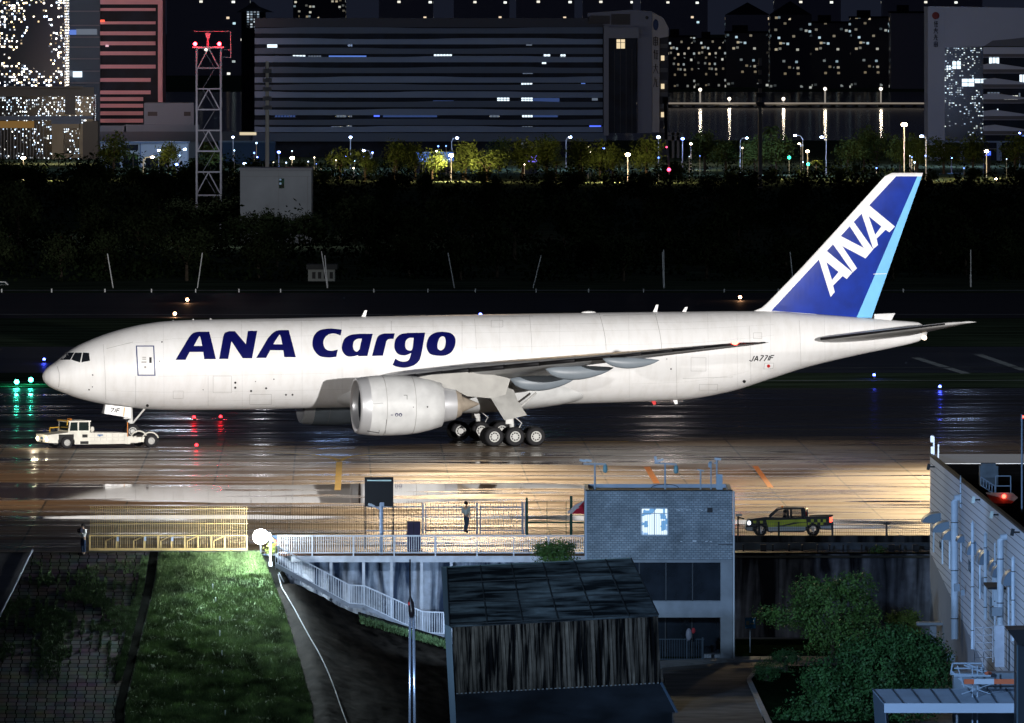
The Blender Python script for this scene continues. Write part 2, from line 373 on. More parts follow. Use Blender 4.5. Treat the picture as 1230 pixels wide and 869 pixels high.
# ------------------------------------------------------------------ the cargo aircraft: local axes a = forward, v = towards the camera side, w = up
PSI = R(12.4); cs, sn = math.cos(PSI), math.sin(PSI)
PX0, PY0 = (595.2 - CX) * 780 / F, 780.0
plane = empty('cargo_aircraft', (PX0, PY0, 0), math.pi + PSI,
              'large white twin engine cargo jet with blue lettering and blue tail on the wet apron', 'airplane')
def loc(px, py, v):
    t = (px - CX) / F
    a = (PX0 + v * sn - t * (PY0 - v * cs)) / (cs - t * sn)
    Y = PY0 - a * sn - v * cs
    return a, H - (py - YH) * Y / F
def L(px, py, v):
    a, w_ = loc(px, py, v); return Vector((a, v, w_))
def pbuild(mb, name, m, parent=None, **k): return mb.build(name, m, parent or plane, local=True, **k)
paint = mat('white aircraft paint', (.80, .80, .80), .42, var=.05, scale=.6, stretch=(.15, 1, 1), spec=.4)
N, K, b = paint.node_tree.nodes, paint.node_tree.links, paint.node_tree.nodes['Principled BSDF']
tc_ = N.new('ShaderNodeTexCoord'); mp_ = N.new('ShaderNodeMapping'); mp_.inputs['Scale'].default_value = (1.6, 1, .22); K.new(tc_.outputs['Object'], mp_.inputs[0]); n_ = N.new('ShaderNodeTexNoise'); n_.inputs['Scale'].default_value = 1; n_.inputs['Detail'].default_value = 7; n_.inputs['Roughness'].default_value = .62; K.new(mp_.outputs[0], n_.inputs['Vector'])
r_ = N.new('ShaderNodeValToRGB'); r_.color_ramp.elements[0].position = .34; r_.color_ramp.elements[0].color = (.78, .76, .72, 1); r_.color_ramp.elements[1].position = .56; K.new(n_.outputs[0], r_.inputs[0]); mx = N.new('ShaderNodeMix'); mx.data_type = 'RGBA'; mx.blend_type = 'MULTIPLY'; mx.inputs[0].default_value = .35
K.new(b.inputs['Base Color'].links[0].from_socket, mx.inputs[6]); K.new(r_.outputs[0], mx.inputs[7]); K.new(mx.outputs[2], b.inputs['Base Color']); rr_ = N.new('ShaderNodeMapRange'); rr_.inputs[3].default_value = .5; rr_.inputs[4].default_value = .3; K.new(n_.outputs[0], rr_.inputs[0]); K.new(rr_.outputs[0], b.inputs['Roughness'])
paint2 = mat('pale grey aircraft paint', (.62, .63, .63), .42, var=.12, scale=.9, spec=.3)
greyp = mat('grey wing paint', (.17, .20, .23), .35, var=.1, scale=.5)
blue = mat('dark blue lettering', (.003, .004, .075), .6, var=.05, scale=2, spec=.05)
tblue = mat('tail blue', (.001, .024, .27), .35, var=.2, scale=.8, spec=.10)
lblue = mat('pale tail blue', (.16, .50, .86), .35, var=.05, scale=.8, spec=.3)
black = mat('black trim', (.012, .012, .014), .45)
seam = mat('panel seam', (.32, .31, .30), .6)
chrome = mat('bare metal lip', (.62, .63, .65), .35, .45)
brownm = mat('heat tinted metal', (.42, .36, .29), .45, .35, var=.15, scale=2)
rubber = mat('tyre rubber', (.016, .016, .018), .75)
hubm = mat('painted wheel hub', (.46, .46, .44), .4)
winm = mat('cockpit glass', (.01, .012, .016), .05, spec=.8)
redm = mat('red paint', (.55, .02, .02), .5)
ST = [(50.9, 452, 453), (52, 448, 457), (54.5, 444.5, 460.5), (58, 441, 463.8), (65.6, 435.8, 468), (72.4, 430.6, 470.8), (80.8, 423.8, 474),
      (88, 418.8, 476.8), (96, 414.3, 479.3), (108.6, 408.6, 482.5), (121, 403.6, 485.2), (146.6, 395.5, 488.6), (172, 389.8, 491.3), (197, 386.3, 492.6),
      (222.6, 384.8, 493), (273, 383.6, 492.4), (330, 382.8, 491.4), (421, 380.8, 489.6), (530, 378.7, 488), (620, 377.3, 486.8), (750, 375.3, 483.4),
      (797, 374.8, 481.6), (822, 374.6, 480.2), (873, 374, 471.4), (930, 374, 453.7), (969, 376.8, 441.3), (1038, 382, 425), (1072, 385, 418), (1107, 388, 409), (1113, 393, 404)]
sa = []
for x, t, b in ST:
    a, wt = loc(x, t, 0); _, wb = loc(x, b, 0); sa.append((a, wt, wb))
NOSE, TAILEND = sa[0][0], sa[-1][0]
def halfw(a, hh):
    d = NOSE - a; e = a - TAILEND
    hw = np.interp(d, [0, .12, .4, 1, 2, 3, 4.5, 6, 8, 10], [.05, .42, .85, 1.35, 1.9, 2.3, 2.72, 2.95, 3.1, 3.12])
    ht = np.interp(e, [0, .4, 4, 9, 14, 18, 22], [.2, .42, 1.0, 1.75, 2.45, 2.9, 3.12])
    return min(hw, ht)
aa = np.array([s[0] for s in sa])[::-1]; tt = np.array([s[1] for s in sa])[::-1]; bb = np.array([s[2] for s in sa])[::-1]
def hermite(x, xs, ys):
    i = int(np.clip(np.searchsorted(xs, x) - 1, 0, len(xs) - 2)); h = xs[i + 1] - xs[i]
    def sl(k):
        if k <= 0 or k >= len(xs) - 1:
            k0 = min(max(k, 1), len(xs) - 1); return (ys[k0] - ys[k0 - 1]) / (xs[k0] - xs[k0 - 1])
        d0 = (ys[k] - ys[k - 1]) / (xs[k] - xs[k - 1]); d1 = (ys[k + 1] - ys[k]) / (xs[k + 1] - xs[k])
        return 0 if d0 * d1 <= 0 else 2 * d0 * d1 / (d0 + d1)
    t = (x - xs[i]) / h; m0, m1 = sl(i) * h, sl(i + 1) * h
    return (2 * t**3 - 3 * t * t + 1) * ys[i] + (t**3 - 2 * t * t + t) * m0 + (-2 * t**3 + 3 * t * t) * ys[i + 1] + (t**3 - t * t) * m1
def fus(a):
    a = min(max(a, TAILEND), NOSE); wt, wb = hermite(a, aa, tt), hermite(a, aa, bb)
    return (wt + wb) / 2, (wt - wb) / 2, halfw(a, 0)
def fsurf(a, w_):
    zc, rz, hw = fus(a); q = (w_ - zc) / rz
    return hw * math.sqrt(max(0.0, 1 - q * q))
stn = sorted(set([NOSE - .004, TAILEND + .02] + [NOSE - 3.0 * (k / 24) ** 2 for k in range(1, 25)] + list(np.linspace(NOSE - 3.2, TAILEND + .6, 120))), reverse=True)
NR = 96
mb = MB()
mb.loft([[(a, fus(a)[2] * math.sin(2 * math.pi * j / NR), fus(a)[0] + fus(a)[1] * math.cos(2 * math.pi * j / NR)) for j in range(NR)] for a in stn])
pbuild(mb, 'fuselage', paint, smooth=True)
def clip_grid(polys, gx, gy):
    bm = bmesh.new()
    for shape in polys:
        rings = [[Vector((p[0], p[1], 0)) for p in r] for r in shape]; flat = [p for r in rings for p in r]
        vs = [bm.verts.new(p) for p in flat]
        for t in tessellate_polygon(rings):
            try: bm.faces.new([vs[i] for i in t])
            except ValueError: pass
    xs = [v.co.x for v in bm.verts]; ys = [v.co.y for v in bm.verts]
    for lo, hi, g, no, ax in ((min(xs), max(xs), gx, (1, 0, 0), 0), (min(ys), max(ys), gy, (0, 1, 0), 1)):
        k = math.ceil(lo / g) * g
        while k < hi:
            co = [0, 0, 0]; co[ax] = k
            bmesh.ops.bisect_plane(bm, geom=bm.verts[:] + bm.edges[:] + bm.faces[:], plane_co=co, plane_no=no); k += g
    return bm
def decal(name, polys, m, parent, surf=fsurf, off=.015, gx=12, gy=3.0, guess=3.0, mirror=False):
    """a painted marking: outlines in photo pixels laid onto the body's own surface"""
    bm = clip_grid(polys, gx, gy)
    for v in bm.verts:
        px, py = v.co.x, v.co.y; vv = guess
        for _ in range(14):
            a, w_ = loc(px, py, vv); vv = .5 * vv + .5 * (surf(a, w_) + off)
        a, w_ = loc(px, py, vv); v.co = (a, surf(a, w_) + off, w_)
    me = bpy.data.meshes.new(name); bm.to_mesh(me); bm.free(); me.materials.append(m)
    o = bpy.data.objects.new(name, me); col.objects.link(o); o.parent = parent
    if mirror:
        me2 = me.copy(); me2.transform(Matrix.Scale(-1, 4, (0, 1, 0)))
        o2 = bpy.data.objects.new(name, me2); col.objects.link(o2); o2.parent = parent
    return o
def sh(x0, y0, s, *rings): return [[(x0 + p[0] / s, y0 + p[1] / s) for p in smooth_path(r)] for r in rings]
c = 1
S1 = 6.8333
A1 = sh(205, 385, S1, [(40, 325, c), (150, 140, c), (175, 112), (200, 98), (235, 93, c), (317, 93, c), (372, 319, c), (275, 319, c), (268, 260, c), (155, 260, c), (122, 325, c)], [(190, 210, c), (228, 142), (243, 136), (260, 210, c)])
N1 = sh(205, 385, S1, [(398, 318, c), (432, 130, c), (445, 103), (480, 89, c), (527, 89, c), (617, 195, c), (634, 87, c), (711, 86, c), (668, 312, c), (592, 312, c), (499, 172, c), (472, 317, c)])
A2 = sh(205, 385, S1, [(702, 309, c), (800, 145, c), (840, 103), (880, 83), (925, 80, c), (969, 80, c), (1028, 303, c), (932, 303, c), (925, 246, c), (817, 246, c), (783, 309, c)], [(842, 197, c), (885, 128), (900, 124), (917, 197, c)])
C1 = sh(370, 385, S1, [(277, 77, c), (267, 124, c), (215, 108), (165, 118), (132, 155), (127, 200), (150, 240), (195, 250), (245, 240, c), (232, 300, c), (165, 306), (95, 293), (50, 245), (36, 190), (50, 125), (95, 82), (165, 68), (225, 70)])
a1 = sh(370, 385, S1, [(531, 111, c), (488, 293, c), (410, 295, c), (412, 285, c), (370, 296), (322, 295), (287, 262), (278, 215), (298, 155), (345, 121), (420, 110, c)], [(442, 150, c), (423, 238, c), (402, 257), (378, 245), (368, 212), (378, 172), (405, 153)])
r1 = sh(370, 385, S1, [(525, 293, c), (562, 158), (585, 123), (625, 108, c), (712, 107, c), (702, 152, c), (660, 155), (643, 172, c), (615, 290, c)])
g1 = sh(370, 385, S1, [(962, 101, c), (927, 290), (905, 340), (860, 373), (790, 389), (725, 380), (694, 366, c), (716, 314, c), (755, 335), (800, 338), (830, 320), (848, 268, c), (800, 287), (745, 280), (715, 245), (709, 200), (722, 150), (760, 115), (820, 103, c)], [(868, 144, c), (856, 235), (832, 248), (805, 235), (797, 200), (805, 165), (830, 145)])
o1 = sh(370, 385, S1, [(1100, 94), (1170, 105), (1207, 145), (1208, 200), (1182, 255), (1140, 284), (1085, 292), (1010, 280), (978, 240), (974, 190), (995, 135), (1040, 103)], [(1105, 131), (1125, 145), (1130, 180), (1118, 228), (1090, 247), (1065, 232), (1063, 195), (1078, 148)])
decal('fuselage_lettering', [A1, N1, A2, C1, a1, r1, g1, o1], blue, plane)
# cockpit windows
S4 = 8.786
def q4(*p): return [[(60 + x / S4, 410 + y / S4) for x, y in p]]
for wdw in (q4((107, 198), (167, 122), (256, 120), (214, 197)), q4((224, 193), (263, 122), (338, 122), (318, 225), (255, 206)), q4((331, 224), (349, 121), (412, 125), (422, 208))):
    decal('cockpit_window', [wdw], winm, plane, guess=1.5, gx=1.5, gy=1.5, mirror=True)
def frame_poly(x0, y0, x1, y1, x2, y2, x3, y3, t):
    o = [(x0, y0), (x1, y1), (x2, y2), (x3, y3)]; i = [(x0 + t, y0 + t), (x1 - t, y1 + t), (x2 - t, y2 - t), (x3 + t, y3 - t)]
    return [o, i]
dr = decal('crew_door', [[[(164.5, 416.5), (184, 416.5), (185.6, 450), (166, 450)]]], paint, plane, off=.02)
decal('door_outline', [frame_poly(163.3, 415.3, 185.2, 415.3, 186.8, 451.6, 165.2, 451.6, 1.25)], mat('door outline blue', (.03, .05, .16), .4), dr, off=.03)
decal('door_window', [[[(179.3, 429.4), (182.2, 429.4), (182.2, 436.3), (179.3, 436.3)]]], black, dr, off=.035)
decal('door_stencil', [[[(170, 434.5), (176, 434.5), (176, 436), (170, 436)]], [[(171, 429), (175.5, 429), (175.5, 430), (171, 430)]], [[(171, 431.2), (175.5, 431.2), (175.5, 432.2), (171, 432.2)]], [[(173.2, 440), (175.8, 440), (175.8, 442.6), (173.2, 442.6)]]], seam, dr, off=.035)
# registration: strokes drawn as slanted bars
def stroke(x0, y0, x1, y1, t):
    dx, dy = x1 - x0, y1 - y0; l = math.hypot(dx, dy); nx, ny = -dy / l * t / 2, dx / l * t / 2
    return [[(x0 + nx, y0 + ny), (x1 + nx, y1 + ny), (x1 - nx, y1 - ny), (x0 - nx, y0 - ny)]]
def s6(x, y): return (890 + x / 20.5, 410 + y / 20.5)
def strokes(list_, t, f=s6): return [stroke(*f(a_, b_), *f(c_, d_), t) for a_, b_, c_, d_ in list_]
decal('registration', strokes([(330, 365, 275, 485), (275, 485, 245, 495), (245, 495, 210, 470), (320, 495, 400, 365), (400, 365, 415, 490), (345, 450, 425, 450), (490, 358, 565, 358), (565, 358, 460, 490), (600, 358, 665, 358), (665, 358, 570, 488),
                              (710, 360, 665, 475), (745, 355, 700, 475), (745, 355, 820, 353), (730, 410, 790, 405)], 1.15), black, plane, gy=2)
fl = decal('flag_mark', [[[s6(585, 540), s6(815, 540), s6(785, 680), s6(560, 690)]]], mat('flag white', (.85, .85, .85), .4), plane, off=.012)
decal('flag_disc', [[[(923.2 + 2.0 * math.cos(k * .3927), 440 + 2.0 * math.sin(k * .3927)) for k in range(16)]]], redm, fl, off=.02)
decal('flag_border', [frame_poly(*s6(585, 540), *s6(815, 540), *s6(790, 680), *s6(560, 690), .35)], seam, fl, off=.02)
# seams, panel lines, vents
sl = []
def vs(x, y0, y1, dx=0, t=.45):
    n = 6; P = [(x + dx * math.sin(k / n * 1.57), y0 + (y1 - y0) * k / n) for k in range(n + 1)]
    for k in range(n): sl.append(stroke(*P[k], *P[k + 1], t))
vs(720, 377, 421, 8); vs(787, 377, 425, 8); vs(636, 379, 428, 3, .3); vs(570, 383, 420, 2, .25); vs(812, 425, 478, 1, .3); vs(555, 386, 430, 0, .25)
vs(124, 414, 480, 3, .3); vs(163, 452, 486, 0, .3); vs(250, 452, 488, 0, .25); vs(470, 386, 398, 0, .3); vs(900, 392, 462, 2, .25); vs(960, 385, 440, 2, .25)
for x0, y0, x1, y1 in ((724, 379.5, 782, 377.6), (128, 419, 160, 411), (300, 386, 420, 384.5), (820, 455, 880, 453), (575, 381, 640, 380)): sl.append(stroke(x0, y0, x1, y1, .35))
# radome joint
P = [(66.5, 437.5), (69, 441), (71, 448), (71.4, 456), (70.6, 464), (69, 468.6)]
for k in range(len(P) - 1): sl.append(stroke(*P[k], *P[k + 1], .45))
for x in (196, 290, 362, 410, 520, 600, 672, 755, 850, 885, 925, 990, 1020, 1050): vs(x, hermite(x, [q[0] for q in ST], [q[1] for q in ST]) + 2.5, hermite(x, [q[0] for q in ST], [q[2] for q in ST]) - 3, 1, .12)
for fr_y, a_, b_ in ((.20, 150, 930), (.36, 560, 930), (.62, 190, 400), (.80, 130, 420), (.80, 760, 900), (.90, 250, 350), (.12, 420, 900)):
    xs_ = np.linspace(a_, b_, 14); ys_ = [hermite(x, [q[0] for q in ST], [q[1] for q in ST]) * (1 - fr_y) + hermite(x, [q[0] for q in ST], [q[2] for q in ST]) * fr_y for x in xs_]
    for k in range(13): sl.append(stroke(xs_[k], ys_[k], xs_[k + 1], ys_[k + 1], .11))
for x, y, w_, h_ in ((256, 452, 22, 20), (300, 474, 26, 12), (590, 385, 14, 8), (830, 430, 18, 16), (905, 400, 10, 7), (840, 462, 22, 7), (208, 470, 12, 9)): sl += [stroke(x, y, x + w_, y, .3), stroke(x, y + h_, x + w_, y + h_, .3), stroke(x, y, x, y + h_, .3), stroke(x + w_, y, x + w_, y + h_, .3)]
decal('panel_seam', sl, seam, plane, off=.012)
dk = []
for x, y, r in ((282.6, 460, 1.4), (282.6, 466, 1.4), (301.6, 470, 1.3), (319.6, 466.7, 1.3), (307, 458.5, .6), (244, 468.5, .6), (329, 455.8, .8), (343.5, 474.5, 1.2), (351.3, 474.5, 1.2), (111.3, 450.7, .9), (107, 468.4, .9), (111, 465, .7), (191.6, 434.2, .7), (194.5, 411, .9), (402, 426, .8), (806, 443.5, 1), (801, 431.5, .6), (894, 458.5, 2.0), (177, 487.5, 1.8)):
    dk.append([[(x + r * math.cos(k * .785), y + r * math.sin(k * .785)) for k in range(8)]])
decal('vent_opening', dk, black, plane, off=.014)
# belly fairing
A0, _ = loc(372, 480, 3); A1_, _ = loc(741, 470, 3)
fr = []
for k in range(41):
    t = k / 40; a = A0 + (A1_ - A0) * t; e = min(1, (math.sin(math.pi * min(t, .999) ** .95)) ** .42 + .0)
    zc = 3.7 + .35 * (1 - e); hw = 3.44 * e; rz = 1.62 * e
    if k in (0, 40): hw, rz = .05, .05
    q = []
    for j in range(40):
        th = 2 * math.pi * j / 40; cx_, sx_ = math.cos(th), math.sin(th)
        q.append((a, hw * math.copysign(abs(sx_) ** .75, sx_), zc + rz * math.copysign(abs(cx_) ** .75, cx_)))
    fr.append(q)
pbuild(MB().loft(fr), 'belly_fairing', paint2, smooth=True)
# wings
def airfoil(le, te, th, n=14):
    le, te = Vector(le), Vector(te); pts = []
    for k in range(n * 2):
        if k < n: t = (1 - math.cos(math.pi * k / n)) / 2; sg = 1
        else: t = (1 - math.cos(math.pi * (2 * n - k) / n)) / 2; sg = -1
        y = 5 * th * (.2969 * math.sqrt(t) - .126 * t - .3516 * t * t + .2843 * t ** 3 - .1015 * t ** 4)
        pts.append(le.lerp(te, t) + Vector((0, 0, y if sg > 0 else -y * .85)))
    return pts
LE = [L(437, 461, 2.6), L(565, 445, 10), L(735, 429, 20.5), L(885, 413.6, 30.2), L(920, 411.6, 32.3)]
TE = [L(665, 455, 2.6), L(716, 435, 10), L(812, 424, 20.5), L(908, 414.3, 30.2), L(924, 411.9, 32.3)]
TH = [1.7, 1.05, .62, .26, .06]
def interp_sec(t, arr):
    i = min(int(t), len(arr) - 2); f_ = t - i; return arr[i] * (1 - f_) + arr[i + 1] * f_
def mir(v): return Vector((v[0], -v[1], v[2]))
for side in (1, -1):
    rings = []
    for k in range(17):
        t = k / 4; le, te = interp_sec(t, LE), interp_sec(t, TE); th = interp_sec(t, TH)
        if side < 0: le, te = mir(le), mir(te)
        rings.append(airfoil(le, te, th))
    wing = pbuild(MB().loft(rings), 'wing', mat('wing skin', (.36, .37, .38), .38, var=.12, scale=.7), smooth=True)
    e = MB()
    for k in range(16):
        t = k / 4; p, q = interp_sec(t, LE), interp_sec(t + .25, LE)
        if side < 0: p, q = mir(p), mir(q)
        r0 = interp_sec(t, TH) * .13 + .03; e.tube([p + Vector((.05, 0, 0)), q + Vector((.05, 0, 0))], r0, 8)
    pbuild(e, 'leading_edge', black, wing, smooth=True)
    tl = MB().ball(L(883, 412.2, 30.3) if side > 0 else mir(L(883, 412.2, 30.3)), .16, 10, (1.6, 1, .8))
    pbuild(tl, 'navigation_light', glow('red nav' if side > 0 else 'green nav', (1, .03, .02) if side > 0 else (.05, 1, .3), 40), wing)
    # flap track fairings
    for (x0, x1, ya, yb, vv, hh) in ((655, 737, 449, 444.5, 15.5, .42), (724, 792, 437, 435.5, 21.5, .33), (612, 692, 461, 456.5, 8.5, .46)):
        p0, p1 = L(x0, ya - 4, vv), L(x1, yb - 1, vv); pr = []
        for k in range(13):
            t = k / 12; rr = hh * max(.03, math.sin(math.pi * t ** .8) ** .7); cpt = p0.lerp(p1, t) + Vector((0, 0, -rr * .75 + .1))
            if side < 0: cpt = mir(cpt)
            pr.append([cpt + Vector((0, .5 * rr * math.cos(j * .5236), 1.15 * rr * math.sin(j * .5236))) for j in range(12)])
        pbuild(MB().loft(pr), 'flap_fairing', greyp, wing, smooth=True)
# engines
def engine(side):
    v = 9.7; xs = lambda px, py: L(px, py, v)
    c0, c1 = xs(428, 487.8), xs(530, 486.2)
    if side < 0: c0, c1 = mir(c0), mir(c1)
    ax = (c1 - c0).normalized(); Ln = (c1 - c0).length; k = Ln / 102.0; s_ = 1 / 17.6
    P = lambda lst: [((x - 428) * k, r * s_) for x, r in lst]
    eng = MB().lathe(c0, ax, P([(440, 35.2), (452, 36.2), (470, 36.4), (485, 35.8), (500, 34.2), (515, 31), (529, 26.8), (529.3, 25.5), (520, 25)]), 56)
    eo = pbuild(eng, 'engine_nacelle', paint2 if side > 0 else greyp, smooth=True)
    lip = MB().lathe(c0, ax, P([(436, 28.0), (430, 29.0), (427.2, 31), (427.2, 32.6), (430, 34), (440, 35.2)]), 56)
    pbuild(lip, 'inlet_lip', chrome, eo, smooth=True)
    duct = MB().lathe(c0, ax, P([(436, 28.0), (446, 28.6), (462, 29)]), 48); pbuild(duct, 'inlet_duct', mat('inlet liner', (.035, .04, .055), .5, .1), eo, smooth=True)
    fan = MB()
    u = ax.cross(Vector((0, 0, 1))).normalized(); w2 = ax.cross(u).normalized(); fc = c0 + ax * (34 * k)
    for b in range(22):
        th = b / 22 * 2 * math.pi; d = math.cos(th) * u + math.sin(th) * w2; tt_ = math.cos(th + .12) * u + math.sin(th + .12) * w2
        fan.add([fc + d * .45, fc + tt_ * .45 + ax * .1, fc + tt_ * 1.63 + ax * .25 + .12 * (tt_ - d), fc + d * 1.63], [(0, 1, 2, 3)])
    fo = pbuild(fan, 'fan', mat('fan blade', (.10, .10, .11), .35, .6), eo)
    pbuild(MB().lathe(fc - ax * .7, ax, [(0, .02), (.25, .25), (.6, .42), (.9, .5)], 24), 'spinner', black, fo, smooth=True)
    pbuild(MB().lathe(c0, ax, P([(520, 22.2), (530, 21.8), (546, 18.6), (546.5, 16)]), 40), 'core_nozzle', chrome, eo, auto=30)
    pbuild(MB().lathe(c0, ax, P([(540, 17), (548, 17), (553, 14.2), (553, 12.5), (545, 12)]), 40), 'exhaust_ring', brownm, eo, auto=30)
    pbuild(MB().lathe(c0, ax, P([(546, 11), (556, 9.5), (575, 1), (576, .2)]), 32), 'exhaust_plug', brownm, eo, smooth=True)
    # bands round the cowl
    for x_, r_ in ((458, 36.6), (493, 35.3)):
        pbuild(MB().lathe(c0, ax, P([(x_ - .25, r_), (x_ + .25, r_ + .05)]), 56), 'cowl_seam', seam, eo)
    # pylon
    pts = [L(492, 455, v), L(515, 450.5, v), L(575, 446, v), L(612, 455, v), L(606, 474, v), L(590, 478.5, v), L(560, 476, v), L(545, 468, v), L(505, 463, v)]
    pts = [Vector((p.x, p.y + .32, p.z)) for p in pts]
    d = Vector((0, -.64, 0))
    if side < 0: pts = [mir(p) for p in pts]; d = Vector((0, .64, 0))
    pbuild(MB().prism(pts, d), 'pylon', mat('pylon paint', (.36, .355, .335), .5, var=.1, scale=1.2), eo)
    if side > 0:
        def nsurf(a, w_):
            t = (Vector((a, v, w_)) - c0).dot(ax); cc = c0 + ax * t; rr = np.interp(t / k + 428, [440, 452, 470, 485, 500, 515, 529], [35.2, 36.2, 36.4, 35.8, 34.2, 31, 26.8]) * s_
            return cc.y + math.sqrt(max(0, rr * rr - (w_ - cc.z) ** 2))
        decal('maker_mark', strokes([(0, 0, 0, 1.6), (1.8, 0, 1.8, 1.6)], .7, lambda x, y: (470 + x, 498 + y)) + [[[(x + 2.1 * math.cos(q * .52), 498.5 + 2.1 * math.sin(q * .52)) for q in range(12)], [(x + 1.1 * math.cos(q * .52), 498.8 + 1.1 * math.sin(q * .52)) for q in range(12)]] for x in (476.5, 481)], blue, eo, nsurf, .012, gy=1, guess=11)
        decal('cowl_outline', [stroke(441, 518, 455, 520.3, .8), stroke(455, 520.3, 455.6, 517, .5), stroke(464.5, 504, 462.5, 521, .5), stroke(441, 486, 460, 484.5, .35), stroke(485, 475, 489, 475, .5), stroke(489, 475, 489, 480, .5), [[(513.5 + math.cos(q * .8), 489 + math.sin(q * .8)) for q in range(8)]], [[(496.6 + .6 * math.cos(q * .8), 489.3 + .6 * math.sin(q * .8)) for q in range(8)]]], black, eo, nsurf, .012, gy=1, guess=11)
    return eo
engine(1); engine(-1)
# vertical fin
def V2(px, py): a, w_ = loc(px, py, 0); return (a, w_)
fin_le = [V2(905, 373.2), V2(914, 370.3), V2(921, 364.5), V2(960, 324.5), V2(1000, 281.2), V2(1040, 237), V2(1064, 210.5), V2(1071, 208)]
def fin_at(w_):
    le = np.interp(w_, [p[1] for p in fin_le], [p[0] for p in fin_le])
    b, t = V2(1046, 384), V2(1108.5, 208.3); te = b[0] + (t[0] - b[0]) * (w_ - b[1]) / (t[1] - b[1])
    return le, te
def finsurf(a, w_):
    le, te = fin_at(w_); t = min(max((le - a) / (le - te), 0), 1); th = .085 * (le - te) * np.interp(w_, [9, 19], [1, .9])
    th = min(th, .75)
    return th * 2.6 * (.2969 * math.sqrt(t) - .126 * t - .3516 * t * t + .2843 * t ** 3 - .1015 * t ** 4) + .01
ws = list(np.linspace(V2(905, 378)[1], V2(1071, 208)[1], 44)); rings = []
for w_ in ws:
    le, te = fin_at(w_); q = []
    for k in range(18): t = (1 - math.cos(math.pi * k / 17)) / 2; a = le + (te - le) * t; q.append((a, finsurf(a, w_), w_))
    for k in range(16, 0, -1): t = (1 - math.cos(math.pi * k / 17)) / 2; a = le + (te - le) * t; q.append((a, -finsurf(a, w_), w_))
    rings.append(q)
fin = pbuild(MB().loft(rings), 'tail_fin', paint, smooth=True)
o = decal('tail_livery', [[[(926.5, 373.5), (1076.5, 212), (1102, 212), (1029, 381.5), (1000, 379), (960, 376)]]], tblue, fin, finsurf, .012, gx=6, gy=4, guess=.3, mirror=True)
o = decal('rudder', [[[(1102, 212), (1107.2, 212.2), (1047, 382), (1029, 381.5)]]], lblue, fin, finsurf, .014, gx=4, gy=4, guess=.3, mirror=True)
S5 = 6.2083
def f5(x, y): return (970 + x / S5, 230 + y / S5)
def T(*p): return [f5(*q) for q in p]
TA1 = [T((84, 506), (145, 447), (335, 605), (292, 654), (262, 632), (190, 704), (203, 752), (172, 788)), T((140, 527), (182, 662), (231, 602))]
TN = [T((189, 394), (246, 333), (420, 423), (313, 259), (345, 229), (490, 433), (432, 501), (258, 408), (369, 574), (337, 604))]
TA2 = [T((402, 163), (458, 103), (651, 263), (610, 306), (582, 287), (515, 353), (525, 401), (490, 432)), T((455, 185), (505, 325), (550, 262))]
decal('tail_lettering', [TA1, TN, TA2], mat('lettering white', (.86, .86, .86), .35), fin, finsurf, .03, gx=6, gy=4, guess=.3)
decal('hinge_line', [stroke(1049, 329.5, 1065, 329, .7), stroke(1085, 214, 1068, 240, .0001)][:1], paint, fin, finsurf, .035, guess=.3)
# tail cone lights, tailplane
def stab(side):
    LEs = [L(966, 409.8, 1.0), L(1135, 389.6, 10.4), L(1160, 387.2, 11.1)]; TEs = [L(1092, 403.5, 1.0), L(1160, 389.2, 10.4), L(1173, 387, 11.1)]; rings = []
    for k in range(9):
        t = k / 4; le, te = interp_sec(t, LEs), interp_sec(t, TEs); th = interp_sec(t, [.62, .26, .1])
        if side < 0: le, te = mir(le), mir(te)
        rings.append(airfoil(le, te, th))
    so = pbuild(MB().loft(rings), 'tailplane', mat('tailplane skin', (.5, .5, .5), .38, var=.1, scale=.7), smooth=True)
    e = MB(); p, q = LEs[0], LEs[1]
    if side < 0: p, q = mir(p), mir(q)
    e.tube([p.lerp(q, .12) , q], [.10, .06], 8); pbuild(e, 'leading_edge', black, so)
stab(1); stab(-1)
pbuild(MB().ball(L(1110.5, 406, .2), .17, 8), 'tail_light', glow('tail white', (1, .8, .6), 5))
pbuild(MB().ball(L(1109, 395.5, .5), .3, 10, (1.3, .6, .8)), 'exhaust_outlet', black)
pbuild(MB().prism([Vector((p.x, .05, p.z)) for p in (L(1050, 384, 0), L(1050, 377.5, 0), L(1075, 376.5, 0), L(1070, 386, 0))], (0, -.1, 0)), 'rear_strake', paint2)
# antennas
for x0, x1, yb, yt in ((434, 440, 381, 373), (784, 790, 375.5, 366.2), (819, 825, 375, 369)):
    ps = [L(x0, yb, 0), L(x1 - 1, yb, 0), L(x1 + .8, yt, 0), L(x1 - 2, yt, 0)]
    pbuild(MB().prism([Vector((p.x, .04, p.z)) for p in ps], (0, -.08, 0)), 'blade_antenna', paint)
pbuild(MB().ball(L(707, 376, 0), .5, 12, (1.1, .4, .26)), 'antenna_dome', paint, smooth=True)
for x, y in ((208, 386.2), (232, 384.5), (253, 384)): pbuild(MB().ball(L(x, y, 0), .09, 6), 'roof_probe', hubm)
pbuild(MB().ball(L(577, 378, 0), .12, 8), 'beacon', glow('blue beacon', (.15, .2, 1), 10))
for x, y in ((783, 483), (809, 482)):
    ps = [L(x - 2, y - 3, 0), L(x + 4, y - 3, 0), L(x + 5, y + 3, 0), L(x + 2, y + 4, 0)]
    pbuild(MB().prism([Vector((p.x, .04, p.z)) for p in ps], (0, -.08, 0)), 'drain_mast', redm if x < 790 else paint)
